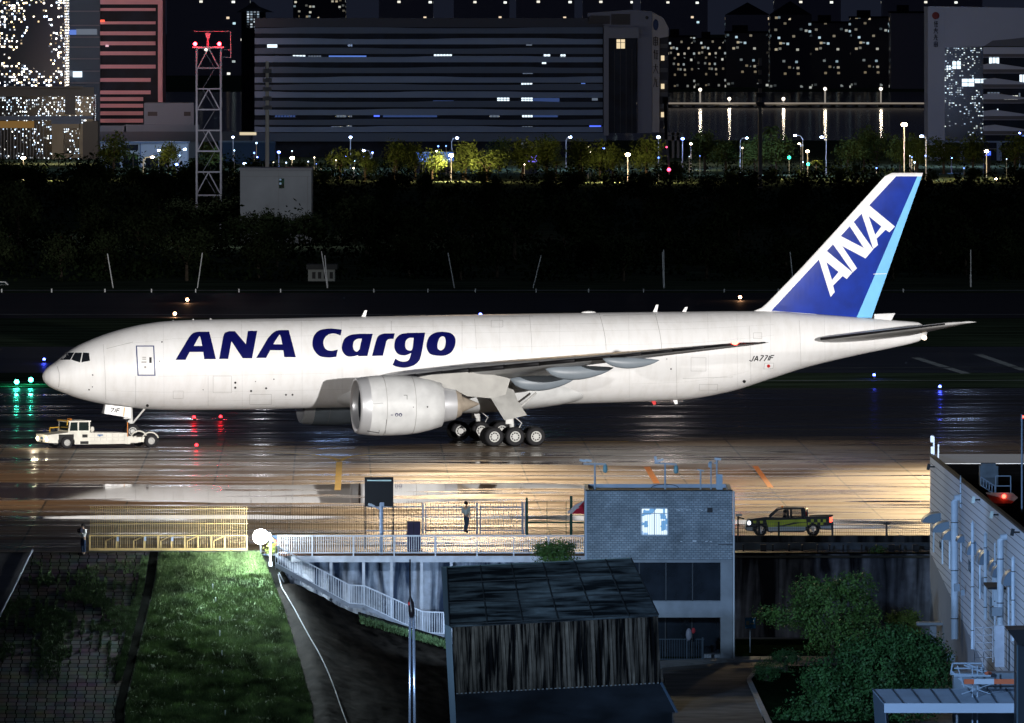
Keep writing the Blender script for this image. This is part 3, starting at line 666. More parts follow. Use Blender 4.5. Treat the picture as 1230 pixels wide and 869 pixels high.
# landing gear
def wheel(parent, c, r, wd, out=1):
    """tyre with a hub; c in local coordinates"""
    c = Vector(c); wh = pbuild(MB().lathe(c - Vector((0, wd / 2, 0)), (0, 1, 0), [(0, r * .55), (0, r * .86), (wd * .12, r * .96), (wd * .3, r), (wd * .7, r), (wd * .88, r * .96), (wd, r * .86), (wd, r * .55)], 28), 'wheel', rubber, parent, auto=40)
    h = MB(); h.lathe(c - Vector((0, wd / 2 - .03, 0)), (0, 1, 0), [(0, .02), (0, r * .3), (.06, r * .34), (.05, r * .42), (-.02, r * .46), (-.02, r * .57), (.03, r * .57), (wd - .09, r * .57), (wd - .04, r * .57), (wd - .04, r * .46), (wd - .11, r * .42), (wd - .12, r * .34), (wd - .06, r * .3), (wd - .06, .02)], 28)
    pbuild(h, 'rim', hubm, wh, auto=35)
    d = MB()
    for s_ in (1, -1):
        for k in range(9):
            th = k * .698; d.ball(c + Vector((r * .36 * math.cos(th), s_ * (wd / 2 - .07), r * .36 * math.sin(th))), .06, 6)
    pbuild(d, 'rim_hole', black, wh)
    return wh
gearm = mat('gear strut paint', (.55, .55, .53), .4, var=.15, scale=3)
for side in (1, -1):
    vc = 5.5 * side; g = MB()
    g.tube([(0, vc, .72), (0.1, vc, 2.0)], .17, 12); g.tube([(0.1, vc, 2.0), (.2, vc * .96, 4.2)], .26, 14)
    g.tube([(1.55, vc, .72), (-1.55, vc, .72)], .15, 10)
    for a in (-1.47, 0, 1.47): g.tube([(a, vc - .75, .7), (a, vc + .75, .7)], .09, 8)
    g.tube([(.1, vc, 2.1), (1.9, vc * .7, 3.6)], .09, 8); g.tube([(.1, vc, 2.1), (-1.9, vc * .8, 3.6)], .08, 8)
    g.tube([(-.25, vc + .2, .9), (-.6, vc + .2, 1.6), (-.1, vc + .1, 2.0)], .05, 6); g.box((.3, vc + .25, 1.7), (.5, .2, .35))
    go = pbuild(g, 'main_gear_leg', gearm, auto=40)
    for a in (-1.47, 0, 1.47):
        for dv in (-.7, .7): wheel(go, (a, vc + dv, .67), .67, .48)
    vd = 6.35
    ps = [L(588, 476, vd), L(598, 463, vd), L(615, 463, vd), L(622, 482, vd), L(633, 499, vd), L(606, 505, vd)]
    ps = [Vector((p.x, vd, p.z)) for p in ps]; d = Vector((0, -.1, 0))
    if side < 0: ps = [mir(p) for p in ps]; d = -d
    pbuild(MB().prism(ps, d), 'gear_door', mat('gear door paint', (.30, .30, .285), .5, var=.15, scale=1.2), go)
na, _ = loc(158, 521, 0)
g = MB(); g.tube([(na, 0, 1.1), (na + .1, 0, 3.2)], .14, 12); g.tube([(na, -.4, 1.05), (na, .4, 1.05)], .08, 8); g.tube([(na - .1, 0, 1.6), (na - 1.3, 0, 3.0)], .07, 8)
g.box((na + .35, .1, 2.0), (.5, .5, .25)); g.box((na + .15, 0, 1.7), (.3, .7, .15))
ng = pbuild(g, 'nose_gear_leg', gearm, auto=40)
for dv in (-.32, .32): wheel(ng, (na, dv, 1.02), .53, .34)
pbuild(MB().ball((na + .5, .2, 2.05), .13, 8).ball((na + .5, -.2, 2.05), .13, 8), 'taxi_light', hubm, ng)
vd = .75
ps = [L(127.5, 486.2, vd), L(157.5, 489.7, vd), L(156.8, 502.2, vd), L(125.5, 497.2, vd)]
nd = pbuild(MB().prism([Vector((p.x, vd, p.z)) for p in ps], (0, -.08, 0)), 'nose_gear_door', paint, ng)
ps = [L(125.8, 485.8, .1), L(127.6, 486.2, vd), L(126, 497, vd), L(123.2, 496.5, .1)]
pbuild(MB().prism([p for p in ps], (.06, 0, 0)), 'front_gear_door', paint2, ng)
pbuild(MB().prism([Vector((p.x, -vd, p.z)) for p in [L(129, 486.2, -vd), L(157.5, 488.7, -vd), L(156.8, 500, -vd), L(128, 496.2, -vd)]], (0, .08, 0)), 'nose_gear_door', paint, ng)
decal('door_number', strokes([(133, 490.3, 137.2, 490.8), (137.2, 490.8, 133.2, 495.2), (139.6, 491, 137.6, 495.4), (141.2, 491, 139.5, 495.6), (141.2, 491, 144.6, 491.5), (140.4, 493.3, 143.3, 493.6)], 1.0, lambda x, y: (x, y)), black, nd, lambda a, w_: vd, .012, guess=vd)
decal('door_stripe', [stroke(149.5, 489.5, 148.6, 500.2, 1.3)], mat('door stripe', (.7, .35, .12), .5), nd, lambda a, w_: vd, .012, guess=vd)
# ------------------------------------------------------------------ people
skin_m = mat('skin', (.45, .29, .20), .6); hair_m = mat('black hair', (.012, .010, .010), .6); shoe_m = mat('dark shoes', (.02, .02, .02), .5)
def skinned(name, joints, edges, m, parent, sub=2):
    me = bpy.data.meshes.new(name); me.from_pydata([j[0] for j in joints], edges, []); me.update()
    o = bpy.data.objects.new(name, me); col.objects.link(o)
    md = o.modifiers.new('skin', 'SKIN'); md.use_smooth_shade = True
    for i, j in enumerate(joints):
        me.skin_vertices[0].data[i].radius = (j[1], j[2] if len(j) > 2 else j[1]); me.skin_vertices[0].data[i].use_root = (i == 0)
    s_ = o.modifiers.new('sub', 'SUBSURF'); s_.levels = sub; s_.render_levels = sub
    dg = bpy.context.evaluated_depsgraph_get(); ev = o.evaluated_get(dg); m2 = bpy.data.meshes.new_from_object(ev, depsgraph=dg)
    o.modifiers.clear(); o.data = m2; m2.materials.clear(); m2.materials.append(m); m2.shade_smooth(); o.parent = parent
    return o
def person(at, rz, label, shirt, trousers, pose, group=None):
    """figure facing local -Y; pose gives joint positions"""
    root = empty('person', at, rz, label, 'person', group); P = pose
    J = [(P['pelvis'], .13, .10), (P['waist'], .125, .095), (P['chest'], .15, .11), (P['neck'], .055), (P['chin'], .065, .075), (P['skull'], .085, .10), (P['crown'], .05, .06)]
    E = [(0, 1), (1, 2), (2, 3), (3, 4), (4, 5), (5, 6)]
    for s_ in ('l', 'r'):
        b_ = len(J); J += [(P['sh' + s_], .065), (P['el' + s_], .043), (P['wr' + s_], .028), (P['hd' + s_], .036, .022)]; E += [(2, b_), (b_, b_ + 1), (b_ + 1, b_ + 2), (b_ + 2, b_ + 3)]
        h = Vector(P['hd' + s_]); w_ = Vector(P['wr' + s_]); d = (h - w_).normalized(); sd = Vector((1, 0, 0)) - d * d.x; sd.normalize()
        for k in range(4):
            q = h + d * .03 + sd * (.024 * (k - 1.5) / 1.5); J += [(tuple(q), .009), (tuple(q + d * .04 + Vector((0, -.008, 0))), .008), (tuple(q + d * .065 + Vector((0, -.02, 0))), .007)]
            n_ = len(J); E += [(b_ + 3, n_ - 3), (n_ - 3, n_ - 2), (n_ - 2, n_ - 1)]
        q = h - sd * .03; J += [(tuple(q), .010), (tuple(q + d * .035 - sd * .012), .008)]; n_ = len(J); E += [(b_ + 2, n_ - 2), (n_ - 2, n_ - 1)]
        b_ = len(J); J += [(P['hp' + s_], .095), (P['kn' + s_], .06), (P['an' + s_], .04), (P['to' + s_], .04, .03)]; E += [(0, b_), (b_, b_ + 1), (b_ + 1, b_ + 2), (b_ + 2, b_ + 3)]
    skinned('body', J, E, skin_m, root)
    k = 1.18
    J = [(P['pelvis'], .15, .12), (P['waist'], .145, .115), (P['chest'], .17, .13), (tuple(Vector(P['neck']) - Vector((0, 0, .05))), .075)]; E = [(0, 1), (1, 2), (2, 3)]
    for s_ in ('l', 'r'):
        b_ = len(J); el = Vector(P['el' + s_]); wr = Vector(P['wr' + s_]); J += [(P['sh' + s_], .08), (tuple(el), .058), (tuple(el.lerp(wr, .85)), .045)]; E += [(2, b_), (b_, b_ + 1), (b_ + 1, b_ + 2)]
    skinned('shirt', J, E, shirt, root)
    J = [(P['pelvis'], .155, .125), (tuple(Vector(P['pelvis']) + Vector((0, 0, .08))), .14, .115)]; E = [(0, 1)]
    for s_ in ('l', 'r'):
        b_ = len(J); J += [(P['hp' + s_], .105), (P['kn' + s_], .075), (tuple(Vector(P['an' + s_]) + Vector((0, 0, .04))), .06)]; E += [(0, b_), (b_, b_ + 1), (b_ + 1, b_ + 2)]
    skinned('trousers', J, E, trousers, root)
    for s_ in ('l', 'r'):
        a = Vector(P['an' + s_]); t = Vector(P['to' + s_]); MB().tube([a + (a - t) * .3 + Vector((0, 0, -.03)), a.lerp(t, .5), t + (t - a) * .35], [.05, .055, .035], 10).build('shoe', shoe_m, root, local=True, smooth=True)
    sk = Vector(P['skull']); f = (sk - Vector(P['neck'])); MB().ball(sk + Vector((0, .025, .035)), .112, 14, (.9, 1, .95)).build('hair', hair_m, root, local=True, smooth=True)
    fc = Vector(P['chin']).lerp(sk, .55); MB().ball(fc + Vector((0, -.10, -.01)), .018, 6, (.7, 1, 1.3)).build('nose', skin_m, root, local=True)
    for s_ in (1, -1): MB().ball(fc + Vector((.035 * s_, -.088, .03)), .011, 6).build('eye', hair_m, root, local=True); MB().ball(fc + Vector((.088 * s_, 0, .01)), .024, 6, (.5, 1, 1.4)).build('ear', skin_m, root, local=True)
    MB().ball(fc + Vector((0, -.09, -.045)), .02, 6, (1, .4, .3)).build('mouth', mat('lips', (.35, .12, .10), .6), root, local=True)
    return root
STAND = dict(pelvis=(0, 0, .93), waist=(0, 0, 1.08), chest=(0, .01, 1.30), neck=(0, 0, 1.48), chin=(0, -.02, 1.55), skull=(0, 0, 1.63), crown=(0, .01, 1.70),
             shl=(.19, 0, 1.40), shr=(-.19, 0, 1.40), ell=(.24, .03, 1.13), elr=(-.24, .03, 1.13), wrl=(.23, -.05, .90), wrr=(-.23, -.05, .90), hdl=(.23, -.07, .83), hdr=(-.23, -.07, .83),
             hpl=(.09, 0, .90), hpr=(-.09, 0, .90), knl=(.10, -.02, .50), knr=(-.10, -.02, .50), anl=(.10, .02, .09), anr=(-.10, .02, .09), tol=(.11, -.13, .04), tor=(-.11, -.13, .04))
PHONE = dict(STAND, ell=(.23, -.03, 1.14), elr=(-.23, -.03, 1.14), wrl=(.10, -.24, 1.24), wrr=(-.08, -.25, 1.26), hdl=(.06, -.28, 1.30), hdr=(-.04, -.29, 1.33), chin=(0, -.06, 1.54), skull=(0, -.05, 1.62), crown=(0, -.05, 1.69))
WALK = dict(STAND, ell=(.24, .02, 1.14), wrl=(.16, -.20, 1.05), hdl=(.13, -.26, 1.08), knl=(.11, -.16, .52), anl=(.12, -.08, .11), tol=(.12, -.22, .06), knr=(-.10, .04, .50), anr=(-.11, .20, .10), tor=(-.11, .07, .04))
SEAT = dict(STAND, hpl=(.1, -.05, .90), hpr=(-.1, -.05, .90), knl=(.12, -.48, .95), knr=(-.12, -.48, .95), anl=(.12, -.62, .55), anr=(-.12, -.62, .55), tol=(.12, -.76, .5), tor=(-.12, -.76, .5), ell=(.25, -.12, 1.15), elr=(-.25, -.12, 1.15), wrl=(.18, -.35, 1.2), wrr=(-.18, -.35, 1.2), hdl=(.16, -.42, 1.22), hdr=(-.16, -.42, 1.22))
p = slope_hit(100, 667.3)
wp = person(p + Vector((0, .2, 0)), R(-50), 'person in white jacket and dark blue trousers standing left of the yellow gate', mat('white jacket', (.80, .80, .78), .7), mat('navy trousers', (.012, .03, .07), .8), PHONE)
MB().box((.01, -.24, 1.36), (.3, .16, .20)).ball((0, -.16, 1.42), .12, 8).build('scarf', mat('dark navy scarf', (.01, .012, .03), .8), wp, local=True)
person(W(560, 640, 628) * 1.0, R(150), 'person in pale vest and jeans standing behind the white double gate', mat('pale vest', (.34, .42, .42), .7), mat('blue jeans', (.05, .09, .14), .8), WALK)

# ------------------------------------------------------------------ aircraft tug
tugc = G(158, 537.2); tug = empty('aircraft_tug', tugc, math.pi + R(21), 'low white towbarless tug with lit headlights carrying the jet nose wheel', 'aircraft tug')
tw = mat('white tug paint', (.70, .68, .60), .5, var=.14, scale=1.6); tb_ = mat('tug dark cavity', (.02, .02, .02), .7); tyel = mat('yellow rail paint', (.65, .38, .04), .5); glassd = mat('dark cab glass', (.01, .02, .02), .08, spec=.7)
t = MB()
t.prism([(.75, 1.25, .28), (4.55, 1.25, .28), (4.55, 1.25, .62), (5.75, 1.25, .62), (5.75, 1.25, .38), (6.45, 1.25, .42), (6.5, 1.25, .95), (4.9, 1.25, 1.12), (.75, 1.25, 1.02)], (0, -2.5, 0))
t.build('chassis', tw, tug, local=True)
a = MB()
for s_ in (1, -1): a.box((-.2, s_ * 1.05, .55), (2.0, .22, .34)); a.tube([(-.95 + .62 * math.cos(k * .35), s_ * 1.2, .45 + .60 * math.sin(k * .35)) for k in range(9)], .05, 6)
a.box((.62, 0, .5), (.3, 2.2, .5)).box((.2, .5, .4), (1, .12, .2)); a.build('cradle_arm', tw, tug, local=True)
for s_ in (1, -1):
    for x_c, r_ in ((-.95, .46), (5.15, .42)):
        wh = MB().lathe((x_c, s_ * 1.28 - .15, r_), (0, 1, 0), [(0, r_ * .5), (0, r_ * .9), (.05, r_), (.25, r_), (.3, r_ * .9), (.3, r_ * .5)], 24).build('wheel', rubber, tug, local=True, auto=40)
        MB().lathe((x_c, s_ * 1.28 - .17, r_), (0, 1, 0), [(0, .02), (0, r_ * .2), (.06, r_ * .45), (0, r_ * .55), (.34, r_ * .55), (.28, r_ * .45), (.34, r_ * .2), (.34, .02)], 20).build('rim', hubm, wh, local=True)
MB().b2(4.62, 5.7, 1.26, 1.255, .42, .98).build('wheel_arch', tb_, tug, local=True)
cb = MB()
for x_c, y_c in ((3.45, 1.1), (3.45, -1.1), (4.25, 1.1), (4.25, -1.1), (4.95, 1.1), (4.95, -1.1)): cb.bar((x_c, y_c, 1.05), (x_c - (.12 if x_c > 4.5 else 0), y_c, 1.82), .09)
cb.b2(3.35, 4.95, -1.18, 1.18, 1.80, 1.90).b2(3.4, 4.9, -1.12, 1.12, 1.0, 1.22)
cab = cb.build('cab', tw, tug, local=True)
gl = MB()
for s_ in (1, -1): gl.b2(3.5, 4.2, s_ * 1.08, s_ * 1.09, 1.22, 1.8); gl.b2(4.3, 4.82, s_ * 1.08, s_ * 1.09, 1.22, 1.8)
gl.b2(4.86, 4.88, -1.05, 1.05, 1.22, 1.8); gl.build('cab_window', glassd, cab, local=True)
MB().b2(4.9, 5.02, -1.1, 1.1, 1.86, 1.93).tube([(4.8, .95, 1.9), (5.05, 1.15, 1.85), (5.05, 1.15, 1.6)], .03, 6).build('roof_visor', tyel, cab, local=True)
for y_c in (.3, 0, -.3): MB().ball((4.5, y_c, 1.96), .08, 8).build('beacon', mat('amber lens', (.6, .2, .03), .3), cab, local=True)
MB().tube([(5.6, -.95, 1.05), (5.6, -.95, 1.36), (4.9, -.95, 1.40), (4.9, -.95, 1.1)], .035, 6).build('hand_rail', tyel, tug, local=True)
for y_c in (.98, -.98): MB().ball((6.5, y_c, .66), .115, 10, (.6, 1, 1)).build('headlight', glow('headlight', (1, .88, .62), 30), tug, local=True)
MB().b2(6.51, 6.53, -.2, .2, .62, .78).build('number_plate', mat('blue plate', (.05, .10, .2), .5), tug, local=True)
MB().b2(6.515, 6.53, -.12, .12, .42, .56).build('tow_hook', tb_, tug, local=True)
MB().b2(3.62, 4.0, 1.25, 1.262, .75, .96).b2(3.55, 4.15, 1.25, 1.262, .3, .5).build('step', tb_, tug, local=True)
pn = MB()
for i in range(6):
    x0 = .95 + .43 * i
    for z0 in (.48, .74): pn.b2(x0, x0 + .40, 1.25, 1.256, z0, z0 + .012); pn.b2(x0, x0 + .012, 1.25, 1.256, z0, z0 + .22)
pn.build('access_panel', seam, tug, local=True)
MB().b2(2.5, 2.9, 1.25, 1.258, .86, .94).b2(2.7, 2.8, 1.25, 1.259, .80, .86).build('side_mark', mat('mark blue', (.05, .15, .35), .5), tug, local=True)
MB().tube([(.6, .9, .75), (.6, .9, 1.75)], .03, 6).build('marker_pole', org, tug, local=True)
MB().ball((3.2, 1.0, 1.3), .16, 8, (1, 1, 1.3)).build('tank', tw, tug, local=True)
pt_ = point('headlight_beam', tugc + Vector((-6.6, -3.2, .9)), 60, (1, .85, .6), .15)

# ------------------------------------------------------------------ pickup truck on the apron edge
Yt = GY(643.5, 0); tr0 = G(947.5, 643.5)
tk = empty('pickup_truck', tr0, math.pi, 'black double cab pickup with yellow checkered band parked behind the wire fence', 'pickup truck')
kx = F / Yt                                                     # px per metre
def tx(px): return -(px - 947.5) / kx
def tz(py): return (643.5 - py) / kx
def tp(*q): return [(tx(a_), .88, tz(b_)) for a_, b_ in q]
S7 = 8.786
def k7(*q): return tp(*[(880 + a_ / S7, 590 + b_ / S7) for a_, b_ in q])
dkp = mat('black truck paint', (.014, .015, .016), .3, spec=.5); hiv = mat('yellow green band', (.42, .46, .04), .45, var=.2, scale=2); slv = mat('silver sill', (.36, .37, .38), .4)
body = MB().prism(k7((130, 400), (150, 310), (175, 290), (350, 268), (760, 285), (770, 265), (1042, 258), (1042, 400), (915, 400), (880, 350), (845, 335), (800, 350), (775, 410), (745, 425), (365, 425), (340, 375), (292, 350), (245, 375), (230, 420), (150, 415)), (0, -1.76, 0))
bo = body.build('body', dkp, tk, local=True)
for s_ in (1, -1):
    y0, y1 = s_ * .885, s_ * .892
    def side(name, q, m): 
        ps = [(p_[0], y0, p_[2]) for p_ in k7(*q)]; return MB().prism(ps, (0, y1 - y0, 0)).build(name, m, bo, local=True)
    side('side_band', [(350, 300), (500, 300), (640, 295), (772, 292), (775, 325), (640, 325), (440, 372), (370, 372)], hiv)
    side('side_band', [(540, 366), (700, 332), (776, 330), (776, 368)], hiv)
    side('sill_trim', [(368, 375), (500, 368), (765, 370), (765, 410), (380, 415)], slv)
    for x0, z0 in ((212, 308), (283, 308)): side('check_mark', [(x0, z0), (x0 + 34, z0), (x0 + 32, z0 + 26), (x0 + 2, z0 + 26)], hiv)
    for i, x0 in enumerate((822, 892, 950)):
        side('check_mark', [(x0, 292), (x0 + 30, 292), (x0 + 30, 325), (x0, 325)], hiv)
    for i, x0 in enumerate((790, 858, 922)):
        side('check_mark', [(x0, 325), (x0 + 30, 325), (x0 + 30, 352), (x0, 352)], hiv)
    side('rear_trim', [(918, 365), (1035, 358), (1035, 390), (935, 392)], slv)
    side('bumper', [(132, 380), (205, 375), (205, 410), (150, 412)], slv)
    for q in ([(245, 392)], [(840, 392)]):
        pass
cabf = MB()
for s_ in (.80, -.80):
    for p_, q_ in (((372, 285), (478, 190)), ((478, 190), (560, 176)), ((560, 176), (750, 176)), ((750, 176), (765, 285)), ((580, 180), (585, 285)), ((612, 180), (618, 285)), ((730, 180), (740, 285)), ((560, 280), (760, 282))):
        (x0, _, z0), (x1, _, z1) = k7(p_)[0], k7(q_)[0]; cabf.bar((x0, s_, z0), (x1, s_, z1), .09, .09)
r_ = k7((470, 190), (560, 172), (750, 170), (752, 185), (560, 190)); cabf.prism([(p_[0], .82, p_[2]) for p_ in r_], (0, -1.64, 0))
cabf.build('cab_frame', dkp, tk, local=True)
gs = bpy.data.materials.new('tinted see-through glass'); gs.use_nodes = True; N, K, b = nodes(gs); b.inputs['Base Color'].default_value = (.02, .025, .03, 1); b.inputs['Roughness'].default_value = .05; b.inputs['Alpha'].default_value = .22
for s_ in (.80, -.80):
    for q in ([(400, 278), (485, 200), (575, 185), (580, 278)], [(620, 185), (728, 185), (735, 278), (622, 278)]):
        MB().prism([(p_[0], s_, p_[2]) for p_ in k7(*q)], (0, .01, 0)).build('side_window', gs, tk, local=True)
for px in (290, 845):
    x0 = k7((px, 405))[0][0]
    for s_ in (1, -1):
        wh = MB().lathe((x0, s_ * .82 - .11, .36), (0, 1, 0), [(0, .2), (0, .33), (.03, .37), (.2, .37), (.23, .33), (.23, .2)], 26).build('wheel', rubber, tk, local=True, auto=40)
        sp = MB().lathe((x0, s_ * .82 + s_ * .10, .36), (0, 1, 0), [(0, .20), (0, .24), (.02, .24), (.02, .20)], 26)
        for k in range(6):
            th = k * 1.047 + .3; sp.bar((x0, s_ * .93, .36), (x0 + .21 * math.cos(th), s_ * .93, .36 + .21 * math.sin(th)), .07, .03)
        sp.build('rim', mat('alloy rim', (.5, .5, .5), .35, .4), wh, local=True)
MB().ball((tx(880 + 170 / S7), .84, tz(590 + 330 / S7)), .17, 10, (.7, 1, .8)).build('headlight', glow('truck lamp', (.85, .9, 1), 2.2), tk, local=True)
MB().box((tx(880 + 1032 / S7), .84, tz(590 + 298 / S7)), (.14, .14, .28)).build('tail_lamp', glow('truck tail lamp', (1, .06, .03), 6), tk, local=True)
MB().box((tx(880 + 1032 / S7), -.80, tz(590 + 298 / S7)), (.1, .14, .26)).build('tail_lamp', mat('red lens', (.4, .01, .01), .3), tk, local=True)
x0 = tx(880 + 785 / S7); MB().tube([(x0, .7, tz(590 + 265 / S7)), (x0, .7, tz(590 + 195 / S7)), (x0, -.7, tz(590 + 195 / S7)), (x0, -.7, tz(590 + 265 / S7))], .04, 8).build('roll_bar', dkp, tk, local=True)
MB().tube([(tx(880 + 765 / S7), .6, tz(590 + 265 / S7)), (tx(880 + 765 / S7), .6, tz(590 + 160 / S7))], .015, 6).build('aerial', dkp, tk, local=True)
MB().tube([(x0 + .05, 0, tz(590 + 265 / S7)), (x0 + .05, 0, tz(590 + 215 / S7))], .1, 10).build('extinguisher', redm, tk, local=True)
MB().tube([(tx(880 + 805 / S7), .84, tz(590 + 255 / S7)), (tx(1000), .84, tz(590 + 250 / S7))], .04, 8).build('bed_rail', dkp, tk, local=True)
MB().ball((tx(880 + 525 / S7), 0, tz(590 + 168 / S7)), .07, 8).build('beacon', org, tk, local=True)
dx = tx(880 + 545 / S7)
person(tr0 + Vector((-dx, -.25, .02 - .30)), R(-90), 'dark silhouette of the driver sitting inside the black pickup cab', mat('dark shirt', (.02, .02, .02), .8), mat('dark trousers', (.015, .015, .015), .8), SEAT)
# ------------------------------------------------------------------ trees and bushes
leafA = mat('leaf green', (.050, .105, .022), .6, var=.55, scale=1.5, spec=.25); leafB = mat('deep leaf green', (.034, .095, .024), .6, var=.5, scale=1.5, spec=.25)
leafY = mat('yellow green leaf', (.12, .17, .03), .6, var=.4, scale=2, spec=.2); bark = mat('bark', (.06, .045, .032), .9, var=.3, scale=3)
def crown(lobes, n, leaf, seed=0, flat=.55):
    """many small leaf faces gathered in clumps over several lobes; lobes: (x, y, z, rx, ry, rz)"""
    r = np.random.RandomState(seed); vol = np.array([l[3] * l[5] for l in lobes]); pick = r.choice(len(lobes), n // 9 + 1, p=vol / vol.sum()); L_ = np.array(lobes)[pick]
    d = r.randn(len(pick), 3); d /= np.linalg.norm(d, axis=1)[:, None]; rad = (.55 + .45 * r.rand(len(pick)) ** .6) * (.85 + .28 * r.rand(len(pick)))
    cc = L_[:, :3] + d * rad[:, None] * L_[:, 3:]
    C = np.repeat(cc, 9, 0)[:n]; nn_ = np.repeat(d, 9, 0)[:n]; C = C + r.randn(n, 3) * leaf * 1.9
    nrm = nn_ + r.randn(n, 3) * flat; nrm /= np.linalg.norm(nrm, axis=1)[:, None]
    t = np.cross(nrm, r.randn(n, 3)); t /= np.linalg.norm(t, axis=1)[:, None]; b_ = np.cross(nrm, t); s_ = leaf * (.6 + .8 * r.rand(n))[:, None]
    v = np.stack([C + t * s_, C + b_ * s_ * .55, C - t * s_, C - b_ * s_ * .55], 1); return v.reshape(-1, 3), np.arange(n * 4).reshape(-1, 4)
def tree(at, h, lobes, n, leaf, m, label, group=None, name='leafy_tree', seed=0, cat='tree', trunk=True, tr=.14):
    root = empty(name, at, 0, label, cat, group)
    v, f_ = crown(lobes, n, leaf, seed); raw_mesh('crown', v, f_, m, parent=root)
    if trunk:
        t = MB(); top = Vector((lobes[0][0], lobes[0][1], lobes[0][2])); t.tube([(0, 0, -.3), (top.x * .3, top.y * .3, top.z * .5), top], [tr, tr * .75, tr * .35], 9)
        for l in lobes[1:6]: t.tube([(top.x * .3, top.y * .3, top.z * .5), Vector((l[0], l[1], l[2])).lerp(top, .5) - Vector((0, 0, .1)), (l[0], l[1], l[2])], [tr * .5, tr * .35, tr * .12], 6)
        t.build('trunk', bark, root, local=True)
    return root
def lob(px, py, rpx, rpz, Y, base, ry=None):
    p = W(px, py, Y) - base; k = Y / F; return (p.x, p.y, p.z, rpx * k, (ry or rpx) * k, rpz * k)
Y1 = 603; b1 = Vector((W(1000, 0, Y1).x, Y1, -4.7))
tree(b1, 5, [lob(1000, 735, 48, 40, Y1, b1), lob(975, 712, 28, 20, Y1, b1), lob(1025, 706, 28, 20, Y1, b1), lob(1010, 765, 45, 30, Y1, b1), lob(950, 742, 30, 14, Y1, b1), lob(922, 739, 18, 8, Y1, b1), lob(1040, 740, 18, 26, Y1, b1)], 15000, .075, leafA, 'tall round green tree in front of the stained wall, beside the blue sign', seed=1)
Y2 = 549; b2_ = Vector((W(1062, 0, Y2).x, Y2, -4.7))
tree(b2_, 4.5, [lob(1065, 805, 55, 38, Y2, b2_), lob(1030, 790, 30, 22, Y2, b2_), lob(1095, 780, 35, 22, Y2, b2_), lob(1010, 835, 35, 28, Y2, b2_), lob(1120, 810, 26, 34, Y2, b2_), lob(1060, 845, 70, 30, Y2, b2_), lob(1070, 770, 26, 18, Y2, b2_), lob(1112, 792, 30, 30, Y2, b2_), lob(985, 815, 26, 22, Y2, b2_), lob(1000, 822, 22, 14, Y2, b2_), lob(985, 850, 35, 22, Y2, b2_), lob(965, 868, 40, 20, Y2, b2_), lob(1010, 870, 50, 20, Y2, b2_)], 40000, .08, leafB, 'low spreading dark green tree in front, nearest the white canopy roof', seed=2)
Y3 = 608; b3 = Vector((W(1085, 0, Y3).x, Y3, -4.7))
tree(b3, 3, [lob(1085, 748, 20, 14, Y3, b3), lob(1076, 743, 12, 8, Y3, b3), lob(1096, 744, 11, 9, Y3, b3), lob(1086, 765, 24, 18, Y3, b3)], 4200, .06, leafY, 'clipped yellow green bush between the tall tree and the sided building', name='bush', seed=3, cat='bush')
Y4 = 606; b4 = Vector((W(665, 0, Y4).x, Y4, -4.7))
tree(b4, 4, [lob(665, 660, 24, 9, Y4, b4), lob(655, 661, 14, 8, Y4, b4), lob(680, 660, 12, 9, Y4, b4), lob(668, 675, 26, 12, Y4, b4)], 4500, .06, leafA, 'small green bush beside the brick gatehouse, rising over the shed roof', name='bush', seed=4, cat='bush')
b5 = slope_hit(331, 660) ; tree(Vector((W(327, 0, 622).x, 621.8, -.1)), 1, [(0, 0, .3, .35, .3, .2)], 260, .05, leafY, 'tuft of yellowish leaves at the foot of the white post', name='plant', seed=6, cat='plant', trunk=False)
YT = 588
for px, py, rx, ry, s_, lb in ((944, 790, 19, 9, 11, 'dark topiary bush shaped like a mushroom, farther of the pair at the kerb'), (921, 806, 17, 12, 12, 'dark rounded topiary bush, nearer of the pair at the kerb')):
    bb_ = Vector((W(px, 0, YT).x, YT, -4.7)); tree(bb_, 1.5, [lob(px, py, rx, ry, YT, bb_), lob(px - 2, py + 22, rx * .7, ry, YT, bb_)], 2600, .05, leafB, lb, name='bush', seed=s_, cat='bush')
    YT = 580
# lawn and kerbs of the yard
lawn = mat('dark lawn', (.006, .012, .005), .95, spec=0, var=.5, scale=2)
def yard(name, pts, m, z0, z1, **k):
    P = [G(a_, b_, z1) for a_, b_ in pts]; return MB().prism([Vector((p_.x, p_.y, z1)) for p_ in P], (0, 0, z0 - z1)).build(name, m, kind='structure', **k)
yard('lawn', [(790, 795), (868, 787), (960, 786), (1120, 790), (1120, 768), (785, 768)], lawn, -4.75, -4.62)
yard('kerb', [(790, 800), (868, 793.5), (960, 791), (960, 787.5), (868, 789.5), (790, 794)], mat('kerb stone', (.25, .25, .24), .8, var=.2, scale=2), -4.75, -4.58)
yard('lawn', [(900, 815), (908, 806), (945, 800), (1080, 800), (1080, 885), (925, 885)], lawn, -4.75, -4.60)
yard('kerb', [(897, 815), (905, 805), (945, 799), (945, 801.5), (909, 807), (902, 815), (928, 870), (921, 870)], MATS['kerb stone'], -4.75, -4.55)
for i, (px, py) in enumerate(((870, 800), (905, 799))): ribbon('road_marking', [G(px - 70, py + 6, -4.68), G(px, py + 2, -4.68)], .1, mat('worn orange line', (.25, .16, .06), .7), z=-4.688)
